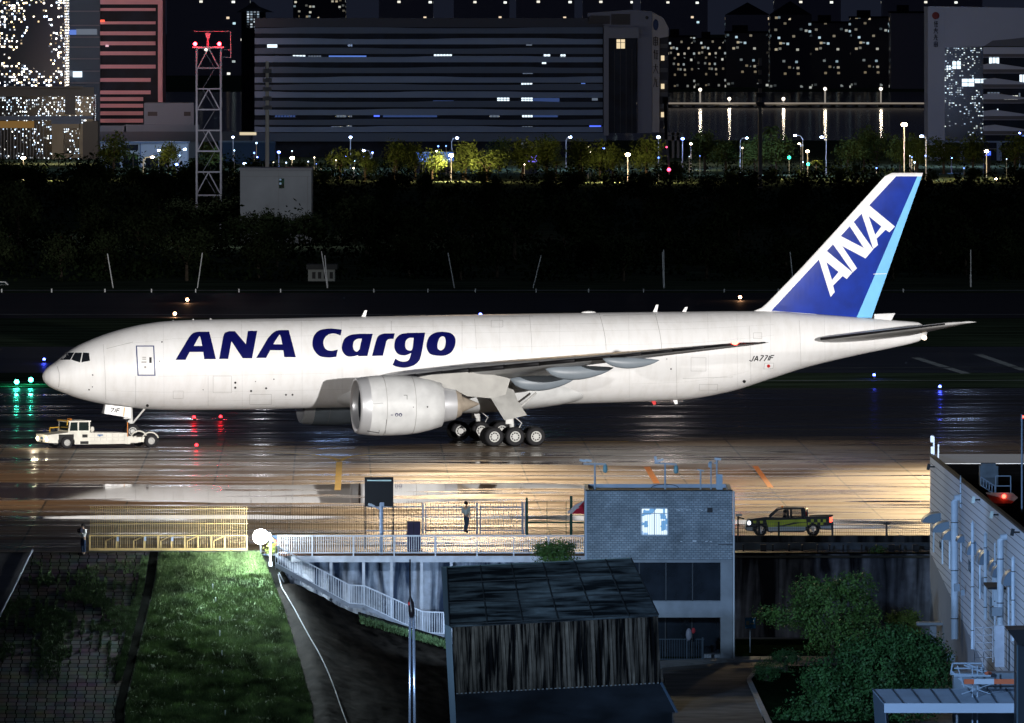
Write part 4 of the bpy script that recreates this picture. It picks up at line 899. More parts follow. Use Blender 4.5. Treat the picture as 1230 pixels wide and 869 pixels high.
# ------------------------------------------------------------------ palisade fences and gates
yg = mat('yellow gate paint', (.55, .40, .17), .5, var=.15, scale=2); wg = mat('white rail paint', (.58, .62, .68), .5, var=.1, scale=2); dg_ = mat('dark fence steel', (.03, .035, .04), .6); bg_ = mat('blue white gate paint', (.38, .45, .60), .5); grn = mat('green fence steel', (.01, .07, .05), .5)
YG = 623.2; s_ = F / YG
def wx(px, Y=YG): return (px - CX) * Y / F
def wz(py, Y=YG): return H - (py - YH) * Y / F
gt = empty('sliding_gate', (wx(200), YG, 0), 0, 'long yellow palisade sliding gate with braced lower frame at the head of the paved bank', 'gate')
m = MB(); px = 109.0
while px < 298: m.b2(wx(px) - .012, wx(px) + .012, YG + .12, YG + .15, .1, wz(608)); px += 2.75
m.build('palisade_bars', yg, gt)
m = MB()
for py in (611.5, 629.5): m.b2(wx(108), wx(298), YG + .15, YG + .19, wz(py) - .02, wz(py) + .02)
m.build('rail', yg, gt)
m = MB().b2(wx(107), wx(297), YG - .08, YG, wz(661.5), wz(658.5)).b2(wx(107), wx(297), YG - .08, YG, wz(644.2), wz(642.8))
for px in (108, 140, 173.5, 190, 206, 222, 238, 254, 270, 296.5): m.b2(wx(px) - .05, wx(px) + .05, YG - .07, YG - .01, wz(661), wz(643))
for px in (140, 173.5, 206, 238, 270): m.bar((wx(px), YG - .02, wz(644)), (wx(px - 13), YG + .1, wz(650)), .06); m.bar((wx(px - 13), YG + .1, wz(650)), (wx(px - 13), YG + .1, wz(660)), .06)
m.build('lower_frame', yg, gt)
m = MB(); m.b2(wx(99), wx(330), YG - .2, YG + .3, -.02, .06); m.build('track', dg_, gt)
m = MB()
for px in (141.5, 174.5, 207): m.b2(wx(px) - .06, wx(px) + .06, YG - .14, YG - .08, wz(650), wz(645))
m.build('hinge_block', bg_, gt)
def palisade(px0, px1, py0, py1, step, wd, Y, m_, name, label, cat, rails=(), posts=(), grp=None, pm=None, spike=0):
    o = empty(name, (wx((px0 + px1) / 2, Y), Y, wz(py1, Y)), 0, label, cat, grp); q = MB(); px = px0; r_ = random.Random(int(px0))
    while px <= px1:
        q.b2(wx(px, Y) - wd / 2, wx(px, Y) + wd / 2, Y, Y + wd, wz(py1, Y), wz(py0 - spike * r_.random(), Y)); px += step
    q.build('palisade_bars', m_, o)
    for py, t_ in rails: MB().b2(wx(px0, Y), wx(px1, Y), Y - .05, Y - .005, wz(py, Y) - t_ / 2, wz(py, Y) + t_ / 2).build('rail', pm or m_, o)
    for p_, pt_, t_ in posts: MB().b2(wx(p_, Y) - t_ / 2, wx(p_, Y) + t_ / 2, Y - .08, Y + .06, wz(py1, Y), wz(pt_, Y)).build('post', pm or m_, o)
    return o
palisade(300, 437, 607, 645, 2.85, .022, 630, mat('bronze fence steel', (.10, .075, .04), .6), 'palisade_fence', 'thin dark palisade fence along the apron between floodlight and black board', 'fence', ((610, .04), (641, .05)))
palisade(440, 506, 605, 644, 3.0, .022, 629, dg_, 'palisade_fence', 'short palisade panel with blue white top rail behind the black board', 'fence', ((609, .07), (637.5, .05)), (), None, bg_, 4)
palisade(511, 573, 605, 642, 3.1, .03, 629, bg_, 'gate_leaf', 'left leaf of the blue white double gate, with a person standing behind it', 'gate', ((609.5, .07), (637.5, .07)), ((508, 604, .10), (511.5, 608, .08), (573, 604, .10)), None, bg_, 4)
palisade(577, 629, 605, 642, 3.1, .03, 629, bg_, 'gate_leaf', 'right leaf of the blue white double gate, next to the green posts', 'gate', ((609.5, .07), (637.5, .07)), ((577, 608, .08), (628, 603, .09), (631, 603, .07)), None, bg_, 4)
palisade(634, 706, 602, 645, 23, .03, 629, grn, 'wire_fence', 'open green wire fence between the double gate and the brick gatehouse', 'fence', ((602.5, .03), (628, .08), (634, .02), (637, .02)), ((632.8, 598, .12), (686, 596, .15)), None, grn)
# black board on two legs
bd = empty('notice_board', (wx(455.5, 627), 627, 0), 0, 'large black board on two thin legs, seen from behind, with a bright strip on top', 'board')
MB().b2(wx(438, 627), wx(472.5, 627), 626.9, 627.05, wz(608.5, 627), wz(573.5, 627)).build('panel', mat('black board', (.006, .009, .014), .6), bd)
MB().b2(wx(441, 627), wx(470, 627), 626.84, 626.9, wz(578, 627), wz(576.6, 627)).build('light_strip', mat('pale strip', (.5, .7, .75), .4), bd)
for px in (438.5, 472): MB().b2(wx(px, 627) - .035, wx(px, 627) + .035, 626.95, 627.05, 0, wz(608, 627)).build('leg', dg_, bd)
cbn = empty('equipment_cabinet', (wx(497, 626), 626, 0), 0, 'dark purple blue equipment cabinet standing behind the walkway railing', 'cabinet')
MB().b2(wx(489, 626), wx(505, 626), 625.8, 626.4, 0, wz(626.5, 626)).build('body', mat('dark violet metal', (.03, .025, .07), .5), cbn); MB().b2(wx(496.7, 626), wx(497.2, 626), 625.78, 625.8, .1, wz(628, 626)).build('door_seam', black, cbn)
# camera pole with side arm
def cam_pole(px, Y, pyb, pyt, label, arms, rad=.05, mt=None, grp='camera poles'):
    mt = mt or mat('pale blue galvanised steel', (.30, .38, .45), .5)
    o = empty('camera_pole', (wx(px, Y), Y, wz(pyb, Y)), 0, label, 'camera pole', grp)
    MB().tube([(wx(px, Y), Y, wz(pyb, Y)), (wx(px, Y), Y, wz(pyt, Y))], rad, 10).build('pole', mt, o)
    for kind, a0, b0, a1, b1_ in arms:
        if kind == 'arm': MB().bar((wx(a0, Y), Y, wz(b0, Y)), (wx(a1, Y), Y, wz(b1_, Y)), .07).build('arm', mt, o)
        elif kind == 'lamp':
            l = MB().lathe((wx(a0, Y), Y, wz(b0, Y)), (0, 0, -1), [(0, .02), (.02, .08), (.12, .12), (.36, .13), (.44, .08), (.46, .02)], 14).build('dome_camera', mat('dome housing', (.20, .36, .38), .4), o, smooth=True)
        elif kind == 'cam':
            c_ = MB().box((wx(a0, Y), Y - .05, wz(b0, Y)), (.34, .14, .12), rz=.2, ry=R(a1)).build('camera', mat('camera housing', (.55, .60, .65), .4), o)
            MB().bar((wx(a0, Y), Y, wz(b0, Y) - .05), (wx(a0, Y), Y, wz(b0 + 5, Y)), .04).build('bracket', black, c_)
        elif kind == 'box': MB().box((wx(a0, Y), Y, wz(b0, Y)), (a1, .2, b1_)).build('box', mt, o)
    return o
cam_pole(458, 620.6, 668, 604.5, 'white blue pole with a slanted camera arm standing on the walkway edge', [('arm', 445, 605.5, 456, 612), ('cam', 446, 607, 20, 0), ('box', 459, 606, .22, .2)], .10, mat('blue lit steel', (.26, .34, .48), .5))
# ------------------------------------------------------------------ walkway with railing, wall and stairs
YW = 620.4
dk_ = empty('raised_walkway', (wx(520, YW), YW, -.05), 0, 'raised concrete walkway with pale edge beam on slim columns', 'walkway')
pale = mat('pale painted concrete', (.50, .54, .60), .7, var=.18, scale=1.5)
MB().b2(wx(350, YW), wx(704, YW), YW - .1, YW + 2.2, wz(675.5, YW), wz(668, YW)).build('deck', pale, dk_)
MB().b2(wx(333, YW), wx(704, YW), YW - .05, YW + 2.2, wz(668, YW), wz(666.3, YW)).build('deck_edge', mat('rusty edge', (.07, .035, .02), .9), dk_)
for px in (397.5, 436.7, 470.3, 506.5, 542): MB().b2(wx(px, YW) - .08, wx(px, YW) + .08, YW - .06, YW + .10, -4.6, wz(675.5, YW)).build('column', pale, dk_)
rl = empty('walkway_railing', (wx(520, YW), YW, 0), 0, 'long white railing along the edge of the raised walkway', 'railing')
MB().b2(wx(333, YW), wx(704, YW), YW - .1, YW - .03, wz(644.8, YW), wz(642.8, YW)).build('top_rail', wg, rl); MB().b2(wx(333, YW), wx(704, YW), YW - .1, YW - .05, wz(664.8, YW), wz(663.6, YW)).build('bottom_rail', wg, rl)
m = MB(); px = 334.0
while px < 704: m.b2(wx(px, YW) - .018, wx(px, YW) + .018, YW - .09, YW - .06, wz(664, YW), wz(644, YW)); px += 2.72
m.build('balusters', wg, rl)
for px in (334, 375, 424.5, 473.5, 523, 573, 617, 659, 703): MB().b2(wx(px, YW) - .04, wx(px, YW) + .04, YW - .12, YW - .04, wz(668, YW), wz(643, YW)).build('post', wg, rl)
def stained(name, c0, c1, sc_=1.0, dark=.02, thr=(.42, .60)):
    m_ = bpy.data.materials.new(name); m_.use_nodes = True; N, K, b = nodes(m_); g_ = N.new('ShaderNodeNewGeometry'); mp = N.new('ShaderNodeMapping'); mp.inputs['Scale'].default_value = (1.1 * sc_, 1, .13 * sc_); K.new(g_.outputs['Position'], mp.inputs[0])
    n_ = N.new('ShaderNodeTexNoise'); n_.inputs['Scale'].default_value = 1; n_.inputs['Detail'].default_value = 5; n_.inputs['Distortion'].default_value = .5; K.new(mp.outputs[0], n_.inputs['Vector'])
    r_ = N.new('ShaderNodeValToRGB'); r_.color_ramp.elements[0].position = thr[0]; r_.color_ramp.elements[1].position = thr[1]; r_.color_ramp.elements[0].color = (*c0, 1); r_.color_ramp.elements[1].color = (*c1, 1); K.new(n_.outputs[0], r_.inputs[0])
    n2 = N.new('ShaderNodeTexNoise'); n2.inputs['Scale'].default_value = 2.2; n2.inputs['Detail'].default_value = 8; K.new(g_.outputs['Position'], n2.inputs['Vector'])
    mx = N.new('ShaderNodeMix'); mx.data_type = 'RGBA'; mx.blend_type = 'MULTIPLY'; mx.inputs[0].default_value = .7; K.new(r_.outputs[0], mx.inputs[6]); K.new(n2.outputs[0], mx.inputs[7]); K.new(mx.outputs[2], b.inputs['Base Color']); b.inputs['Roughness'].default_value = .9; b.inputs['Specular IOR Level'].default_value = .03
    return m_
MB().b2(wx(300, 622.35), wx(760, 622.35), 622.35, 622.8, -9.5, -.07).build('retaining_wall', stained('stained pale wall', (.06, .09, .15), (.72, .80, .92), 1.3, thr=(.40, .58)), label='pale retaining wall with dark water stains under the walkway', cat='wall', at=(0, 622.35, -9.5))
# stairs
YS = 618.6
st = empty('staircase', (wx(420, YS), YS, wz(765, YS)), 0, 'long white railed staircase descending right from the floodlight to the yard', 'staircase')
def sp_(px, py, dy=0): return Vector((wx(px, YS + dy), YS + dy, wz(py, YS + dy)))
lowp = [(331, 679), (419, 727.5), (437, 729), (507.5, 763), (534, 764)]; topp = [(331, 655.5), (419.5, 703), (438, 704), (507.5, 735), (534, 736)]
m = MB()
for i in range(4):
    a_, b_ = lowp[i], lowp[i + 1]; m.bar(sp_(*a_), sp_(*b_), .12, .22); m.bar(sp_(*a_, 1.3), sp_(*b_, 1.3), .12, .22)
m.build('stringer', mat('stair concrete', (.22, .24, .27), .7, var=.2, scale=2), st)
m = MB()
for i, n_ in ((0, 14), (2, 11)):
    for k in range(n_):
        t = (k + .5) / n_; x0, y0 = [lowp[i][q] + (lowp[i + 1][q] - lowp[i][q]) * t for q in (0, 1)]; c_ = sp_(x0, y0 - 1, .65); m.box(c_, (.30, 1.3, .05)); m.box(c_ + Vector((-.14, 0, -.08)), (.03, 1.3, .16))
m.b2(sp_(419, 0).x, sp_(437, 0).x, YS, YS + 1.3, sp_(0, 729).z - .05, sp_(0, 729).z + .05); m.b2(sp_(507, 0).x, sp_(534, 0).x, YS, YS + 1.3, sp_(0, 764).z - .05, sp_(0, 764).z + .05)
m.build('tread', MATS['stair concrete'], st)
for dy in (0, 1.3):
    tr_ = MB(); bl = MB()
    for i in range(4):
        tr_.bar(sp_(*topp[i], dy), sp_(*topp[i + 1], dy), .06); l0, l1 = lowp[i], lowp[i + 1]; tr_.bar(sp_(l0[0], l0[1] - 3, dy), sp_(l1[0], l1[1] - 3, dy), .04)
        if i == 3: tr_.bar(sp_(l0[0], l0[1] - 3, dy), sp_(l0[0], topp[i][1], dy), .06)
        x = topp[i][0]
        while x < topp[i + 1][0]:
            t = (x - topp[i][0]) / (topp[i + 1][0] - topp[i][0]); bl.bar(sp_(x, topp[i][1] + (topp[i + 1][1] - topp[i][1]) * t, dy), sp_(x, l0[1] + (l1[1] - l0[1]) * t, dy), .035); x += 2.9
    tr_.build('handrail', wg, st); bl.build('balusters', wg, st)
for px, py in ((334, 655), (362, 671), (390, 686), (419.5, 702), (470, 718), (507.5, 734), (533, 736)):
    MB().bar(sp_(px, py), sp_(px, py + 27), .08).build('post', wg, st)
for px, py in ((357.5, 697), (437, 732)): MB().b2(sp_(px, 0).x - .12, sp_(px, 0).x + .12, YS, YS + .3, wz(py + 22, YS), wz(py, YS)).build('pier', MATS['stair concrete'], st)
# weeds below the stair
pts = []
for k in range(2500):
    t = r2.random(); px = 432 + 104 * t; py = 741 + 30 * t + r2.random() * 8; Y = 617.0; pts.append((wx(px, Y), Y - r2.random(), wz(py, Y)))
tufts('weeds', pts, .16, .05, mat('weed leaves', (.06, .13, .035), .7), seed=8)
MB().prism([sp_(430, 736, -1.2), sp_(538, 768, -1.2), sp_(538, 790, -1.2), sp_(430, 752, -1.2)], (0, .8, 0)).build('weed_bank', lowm, kind='structure')
# hose
m = MB(); hp = [(341, 704), (338, 709), (344, 720), (354, 737), (362, 752), (372, 770), (386, 795), (398, 822), (408, 850), (416, 876)]
hp = smooth_path([(a_, b_) for a_, b_ in hp], 4)[:-4]; m.tube([slope_hit(a_, b_) + Vector((0, -.1, .22)) for a_, b_ in hp], .032, 6)
m.build('hose', mat('white hose', (.22, .24, .27), .6, spec=.05), label='white hose winding down the dark edge of the grass bank', cat='hose', at=slope_hit(372, 770), smooth=True)
# white pegs in the grass
for i, (px, py) in enumerate(((255.5, 708), (259, 724), (264, 747), (264, 764), (266.5, 788), (267.5, 812), (269.5, 836), (270.5, 860))):
    p = slope_hit(px, py); k = MB().tube([p + Vector((0, 0, -.05)), p + Vector((0, 0, .26))], .03, 6).ball(p + Vector((0, 0, .27)), .04, 6)
    k.build('marker_peg', mat('white peg', (.55, .6, .65), .5), label='small white peg standing in the middle line of the grass bank', cat='peg', group='white pegs down the grass bank', at=p)
# kerb rail on the left
m = MB(); q = [(39, 663), (20, 702), (1, 740), (-30, 800)]
for i in range(3): m.bar(slope_hit(*q[i]) + Vector((0, 0, .12)), slope_hit(*q[i + 1]) + Vector((0, 0, .12)), .07, .12)
m.build('edge_rail', mat('pale kerb rail', (.38, .42, .5), .5), label='pale metal edging between the paved bank and the ramp at the left', cat='edging', at=slope_hit(20, 702))
# floodlight beside the gate
fl_ = W(313, 645, 621.6)
lamp('work_floodlight_beam', (fl_.x - .8, 620.3, 3.4), (wx(262), 603, -9), 2.6, (.85, .97, 1), 56, .8, .3)
wl = empty('work_floodlight', (fl_.x, 621.6, 0), 0, 'very bright white floodlight on a short stand between the yellow gate and stairs', 'floodlight')
MB().ball(fl_, .42, 20, (1, .6, 1)).build('lamp', glow('white flood', (.92, .97, 1), 150), wl, smooth=True)
MB().bar((fl_.x, 621.9, -.1), (fl_.x, 621.9, fl_.z), .08).build('stand', dg_, wl); MB().box((fl_.x, 621.95, fl_.z), (.7, .2, .62)).build('housing', dg_, wl)
point('work_floodlight_beam', (fl_.x - .5, 619.4, .7), 2300, (.86, .95, 1), .3)
lamp('work_floodlight_beam', (fl_.x, 620.5, 2.2), (wx(238), 604, -7), 5.0, (.80, .95, 1), 84, .7, .3)
lamp('work_floodlight_beam', (fl_.x - .5, 621.0, 1.6), (wx(101), 621.5, 1.0), 1.6, (.9, .96, 1), 40, .5, .3)
po = empty('bent_post', (wx(325, 621), 621, -.5), 0, 'white bent pipe post next to the bright floodlight', 'post')
MB().tube([(wx(325, 621), 621, wz(675, 621)), (wx(325, 621), 621, wz(642, 621)), (wx(323.5, 621), 621, wz(639.5, 621)), (wx(320.5, 621), 621, wz(640, 621))], .06, 8).build('pipe', pale, po); MB().b2(wx(323, 621), wx(327, 621), 620.9, 621.1, -.7, -.45).build('foot', pale, po)
ob = empty('traffic_barrier', (wx(329, 622), 622, 0), 0, 'small orange and navy barrier board tucked behind the bent post', 'barrier')
MB().prism([Vector((wx(a_, 622), 622, wz(b_, 622))) for a_, b_ in ((326, 645), (332, 651), (327, 650))] , (0, .1, 0)).b2(wx(330, 622), wx(331.5, 622), 622, 622.1, wz(660, 622), wz(649, 622)).build('orange_panel', mat('orange board', (.75, .12, .04), .5), ob)
MB().b2(wx(325.5, 622), wx(334, 622), 622.15, 622.3, wz(652, 622), wz(643.5, 622)).build('navy_panel', mat('navy board', (.01, .03, .06), .5), ob)
# ------------------------------------------------------------------ twin steel posts
YP = 575
ps_ = empty('steel_mast', (wx(495, YP), YP, -9), 0, 'pair of shiny steel posts with a black pointed head, in front of the stairs', 'mast')
shin = mat('shiny steel', (.55, .65, .85), .25, .8)
MB().tube([(wx(492, YP), YP, -9), (wx(492.3, YP), YP, wz(737, YP))], .065, 12).build('post', shin, ps_, smooth=True); MB().tube([(wx(498.5, YP), YP, -9), (wx(496.8, YP), YP, wz(736, YP))], .075, 12).build('post', shin, ps_, smooth=True)
MB().tube([(wx(494.5, YP), YP - .1, wz(742, YP)), (wx(494.3, YP), YP - .1, wz(734, YP)), (wx(493.5, YP), YP - .1, wz(724, YP)), (wx(492.5, YP), YP - .1, wz(716, YP)), (wx(492.5, YP), YP - .1, wz(672, YP))], [.10, .17, .15, .05, .03], 10).build('head', mat('black insulator', (.01, .008, .01), .3), ps_, smooth=True)
MB().ball((wx(491.3, YP), YP - .25, wz(725, YP)), .05, 6, (1, 1, 2)).build('red_mark', redm, ps_)
lamp('mast_glint', (wx(480, 560), 560, -2), (wx(495, YP), YP, -5), 2.5, (.6, .8, 1), 60, .5, .4)
lamp('wall_fill', (wx(525, 612), 612.5, -3.0), (wx(480, 622), 622, -2.6), 1.15, (.50, .70, 1), 150, .6, .3)  # unseen cold lamp added to brighten the wall under the walkway
# ------------------------------------------------------------------ big corrugated shed
sh_ = empty('corrugated_shed', (wx(660, 560), 562, -9), 0, 'big dark corrugated shed with a flat pitched roof in the middle foreground', 'shed')
roofm = stained('old roof sheet', (.008, .010, .011), (.10, .12, .12), .5, thr=(.40, .66))
nod = [n for n in roofm.node_tree.nodes if n.type == 'MAPPING'][0]; nod.inputs['Scale'].default_value = (.35, 1.6, 3.2)
A_, B_, C_, D_ = W(537, 682, 567), W(758, 671, 567), W(791, 739, 560), W(540, 752, 560)
M1, M2 = A_.lerp(D_, .45), B_.lerp(C_, .45)
MB().prism([A_, B_, C_, D_], (0, 0, -.12)).build('roof', roofm, sh_)
m = MB()
for t in (0, .18, .35, .52, .69, .86, 1): m.bar(A_.lerp(B_, t) + Vector((0, 0, .02)), D_.lerp(C_, t) + Vector((0, 0, .02)), .05)
for t in (.28, .62, .99): m.bar(A_.lerp(D_, t) + Vector((0, 0, .03)), B_.lerp(C_, t) + Vector((0, 0, .03)), .05)
m.build('roof_seam', mat('roof joint', (.01, .012, .012), .8), sh_)
a2, b2 = W(530, 681, 568), W(757, 670, 568)
MB().prism([a2, b2, W(759, 678, 567.5), W(533, 690, 567.5)], (0, -.1, 0)).build('ridge_cap', mat('green grey capping', (.085, .12, .115), .7, var=.15, scale=1.5), sh_)
MB().prism([W(530, 681, 566.8), W(537, 684, 566.8), W(542, 754, 560), W(548, 870, 558), W(541, 870, 558), W(534, 750, 560)], (0, .15, 0)).build('side_trim', mat('trim grey blue', (.10, .13, .14), .7), sh_)
# corrugated front
m = MB(); e0, e1, f0, f1 = W(543, 754, 559.6), W(790, 741, 559.6), W(548, 834, 559), W(794, 821, 559); n_ = 96; rng = random.Random(4)
for i in range(n_):
    t0, t1 = i / n_, (i + 1) / n_; dz = Vector((0, -.10, 0)) if i % 2 else Vector((0, 0, 0)); w0 = .3
    m.add([e0.lerp(e1, t0) + dz, e0.lerp(e1, t1) + dz, f0.lerp(f1, t1) + dz, f0.lerp(f1, t0) + dz], [(0, 1, 2, 3)])
    if i: 
        dzp = Vector((0, -.10, 0)) if (i - 1) % 2 else Vector((0, 0, 0)); m.add([e0.lerp(e1, t0) + dz, e0.lerp(e1, t0) + dzp, f0.lerp(f1, t0) + dzp, f0.lerp(f1, t0) + dz], [(0, 1, 2, 3)])
cm = stained('stained corrugated sheet', (.004, .004, .004), (.14, .115, .085), 2.4, thr=(.42, .66)); [n for n in cm.node_tree.nodes if n.type == 'MAPPING'][0].inputs['Scale'].default_value = (4.2, 1, .22); m.build('corrugated_front', cm, sh_)
MB().bar(f0, f1, .1).build('sill', mat('sill pale', (.12, .12, .11), .7), sh_)
MB().prism([f0 + Vector((0, -.1, 0)), f1 + Vector((0, -.1, 0)), W(830, 885, 553), W(548, 885, 553)], (0, 0, -.15)).build('lean_to_roof', mat('dark lean-to roof', (.012, .015, .018), .6, var=.5, scale=.5), sh_)
MB().bar(f1, W(828, 885, 553), .12).build('gutter', mat('gutter blue', (.06, .09, .12), .5), sh_)
MB().prism([e0 + Vector((0, .1, 0)), e1 + Vector((0, .1, 0)), f1 + Vector((0, .1, -6)), f0 + Vector((0, .1, -6))], (0, 8, 0)).build('wall', mat('shed wall dark', (.015, .015, .015), .9), sh_)
# ------------------------------------------------------------------ brick gatehouse
YB = 600; gh = empty('brick_gatehouse', (wx(790, YB), YB, -4.7), 0, 'blue grey brick gatehouse with a lit window and cameras on its roof', 'building')
bm_ = bpy.data.materials.new('painted grey brick'); bm_.use_nodes = True; N, K, b = nodes(bm_); tcx = N.new('ShaderNodeTexCoord'); mp = N.new('ShaderNodeMapping'); mp.inputs['Rotation'].default_value = (R(90), 0, 0); K.new(tcx.outputs['Object'], mp.inputs[0])
br = N.new('ShaderNodeTexBrick'); br.inputs['Scale'].default_value = 1; br.inputs['Brick Width'].default_value = .24; br.inputs['Row Height'].default_value = .12; br.inputs['Mortar Size'].default_value = .014
br.inputs['Color1'].default_value = (.20, .24, .27, 1); br.inputs['Color2'].default_value = (.29, .33, .36, 1); br.inputs['Mortar'].default_value = (.09, .11, .13, 1); K.new(mp.outputs[0], br.inputs['Vector'])
nn = N.new('ShaderNodeTexNoise'); nn.inputs['Scale'].default_value = .7; nn.inputs['Detail'].default_value = 7; K.new(tcx.outputs['Object'], nn.inputs['Vector']); rr_ = N.new('ShaderNodeValToRGB'); rr_.color_ramp.elements[0].position = .3; rr_.color_ramp.elements[0].color = (.55, .55, .55, 1); rr_.color_ramp.elements[1].position = .6; K.new(nn.outputs[0], rr_.inputs[0])
mx = N.new('ShaderNodeMix'); mx.data_type = 'RGBA'; mx.blend_type = 'MULTIPLY'; mx.inputs[0].default_value = 1; K.new(br.outputs[0], mx.inputs[6]); K.new(rr_.outputs[0], mx.inputs[7]); K.new(mx.outputs[2], b.inputs['Base Color']); b.inputs['Roughness'].default_value = .8
bx_ = lambda a_: wx(a_, YB); bz_ = lambda a_: wz(a_, YB)
fw = MB(); ZL, ZH = bz_(673), bz_(590)
for x0, x1, z0, z1 in ((704.5, 770, 590, 673), (802.5, 880, 590, 673), (770, 802.5, 590, 611), (770, 802.5, 643, 673)): fw.b2(bx_(x0), bx_(x1), YB, YB + .25, bz_(z1), bz_(z0))
fw.build('brick_front', bm_, gh)
MB().b2(bx_(703), bx_(703) + .2, YB + .26, YB + 9, ZL, ZH).b2(bx_(880) - .2, bx_(880), YB + .26, YB + 9, ZL, ZH).b2(bx_(703), bx_(880), YB + 8.8, YB + 9, ZL, ZH).build('side_wall', mat('pale side wall', (.36, .42, .5), .8, var=.1, scale=1), gh)
MB().b2(bx_(703) + .2, bx_(880) - .2, YB + .3, YB + 8.8, ZH - .35, ZH - .2).build('roof', mat('roof felt', (.012, .012, .013), .9), gh)
MB().b2(bx_(703.5), bx_(880), YB - .03, YB + .3, ZH, ZH + .06).build('parapet_cap', mat('dark coping', (.015, .016, .018), .8), gh)
wf = MB(); 
for x0, x1, z0, z1 in ((769.5, 771, 610.5, 643.5), (801.5, 803, 610.5, 643.5), (769.5, 803, 610, 611.4), (769.5, 803, 642.6, 644), (785.5, 786.5, 611, 643)): wf.b2(bx_(x0), bx_(x1), YB - .03, YB + .06, bz_(z1), bz_(z0))
wo = wf.build('window', mat('window frame steel', (.35, .42, .48), .5), gh)
pm_ = bpy.data.materials.new('lit room behind glass'); pm_.use_nodes = True; N, K, b = nodes(pm_); tcx = N.new('ShaderNodeTexCoord'); mp = N.new('ShaderNodeMapping'); mp.inputs['Scale'].default_value = (3.4, 1, 3.0); K.new(tcx.outputs['Object'], mp.inputs[0]); vo = N.new('ShaderNodeTexVoronoi'); vo.distance = 'CHEBYCHEV'; vo.inputs['Scale'].default_value = 1.2; vo.inputs['Randomness'].default_value = .8; K.new(mp.outputs[0], vo.inputs['Vector'])
sp2 = N.new('ShaderNodeSeparateColor'); K.new(vo.outputs['Color'], sp2.inputs[0]); r3 = N.new('ShaderNodeValToRGB'); r3.color_ramp.interpolation = 'CONSTANT'; e = r3.color_ramp.elements; e[0].color = (.10, .28, .55, 1); e[1].position = .45; e[1].color = (.75, .9, 1, 1); x = e.new(.3); x.color = (.25, .45, .75, 1); K.new(sp2.outputs[0], r3.inputs[0]); K.new(r3.outputs[0], b.inputs['Emission Color']); b.inputs['Emission Strength'].default_value = 1.15; b.inputs['Base Color'].default_value = (.05, .05, .06, 1)
MB().b2(bx_(771), bx_(801.5), YB + .20, YB + .22, bz_(642.6), bz_(611.4)).build('pane', pm_, wo)
gbm = MB()
for k in range(11): x0 = bx_(772 + 2.8 * k); gbm.b2(x0 - .008, x0 + .008, YB + .06, YB + .075, bz_(642.6), bz_(617))
gbm.b2(bx_(771), bx_(801.5), YB + .058, YB + .075, bz_(617.4), bz_(616.6)).build('window_bars', MATS['window frame steel'], wo)
MB().b2(bx_(849.5), bx_(856), YB - .01, YB + .02, bz_(616), bz_(610)).build('vent_hole', black, gh)
pa = MB(); rg = random.Random(9)
for k in range(30): x0 = 812 + 60 * rg.random(); y0 = (612 + rg.gauss(0, .8)) if k < 22 else 650 + rg.random(); pa.b2(bx_(x0), bx_(x0 + .6 + rg.random() * 2), YB - .006, YB, bz_(y0 + .7), bz_(y0))
pa.b2(bx_(832), bx_(836.5), YB - .006, YB, bz_(650.8), bz_(649.4)); pa.build('paint_fleck', mat('white fleck', (.6, .63, .66), .8), gh)
conc = mat('grey frame concrete', (.20, .22, .24), .75, var=.15, scale=1.2)
fr_ = MB()
for x0, x1, z0, z1 in ((865.5, 880, 673.2, 796), (700, 865.5, 673.2, 676), (757, 865.5, 722.5, 742), (700, 757, 722.5, 742), (700, 712, 676, 796)): fr_.b2(bx_(x0), bx_(x1), YB + .02, YB + .5, bz_(z1), bz_(z0))
fr_.build('concrete_frame', conc, gh)
for x0, x1, z0, z1, nm in ((712, 865.5, 676, 722.5, 'upper_glazing'), (712, 865.5, 742, 796, 'ground_glazing')):
    go_ = MB().b2(bx_(x0), bx_(x1), YB + (.35 if nm[0] == 'u' else 2.4), YB + (.4 if nm[0] == 'u' else 2.5), bz_(z1), bz_(z0)).build(nm, mat('dark glazing', (.012, .016, .022), .12, spec=.5, var=.4, scale=.9), gh)
    mm_ = MB()
    for px in (735, 768, 800, 832): mm_.b2(bx_(px) - .03, bx_(px) + .03, YB + (.30 if nm[0] == 'u' else 2.3), YB + (.35 if nm[0] == 'u' else 2.4), bz_(z1), bz_(z0))
    mm_.build('mullion', mat('dark mullion', (.03, .035, .04), .5), go_)
MB().b2(bx_(700), bx_(880), YB + .3, YB + 8.9, bz_(742) - .02, bz_(722.5) + .02).build('floor_slab', conc, gh)
MB().b2(bx_(845), bx_(865.5), YB + .5, YB + 2, -4.7, -4.4).build('entrance_step', conc, gh)
MB().tube([(bx_(881.5), YB - .05, bz_(590)), (bx_(881.5), YB - .05, bz_(790)), (bx_(884.5), YB - .2, bz_(797))], .05, 8).build('downpipe', mat('downpipe', (.45, .48, .5), .5), gh)
MB().b2(bx_(863), bx_(880), YB - .06, YB - .01, bz_(654.8), bz_(654)).build('bracket_bar', black, gh)
rz_ = ZH - .2
YR = YB + .6
cam_pole(714.5, YR, 588, 556, 'roof camera pole with a long cross arm and dome, leftmost on the brick gatehouse', [('arm', 701, 557.5, 728, 557.5), ('lamp', 727, 558, 0, 0), ('cam', 700, 553.5, 12, 0), ('cam', 706.5, 553.5, 8, 0)])
cam_pole(799, YR, 588, 556, 'roof camera pole with a cross arm and dome, above the lit window', [('arm', 786, 556.5, 813, 558), ('lamp', 812, 559, 0, 0), ('cam', 787.5, 552, 80, 0), ('cam', 793, 553, -20, 0)])
cam_pole(841.5, YR, 588, 564.5, 'short roof pole with a small tilted plate, between the camera poles', [('arm', 837.5, 564, 845.5, 566)], .045)
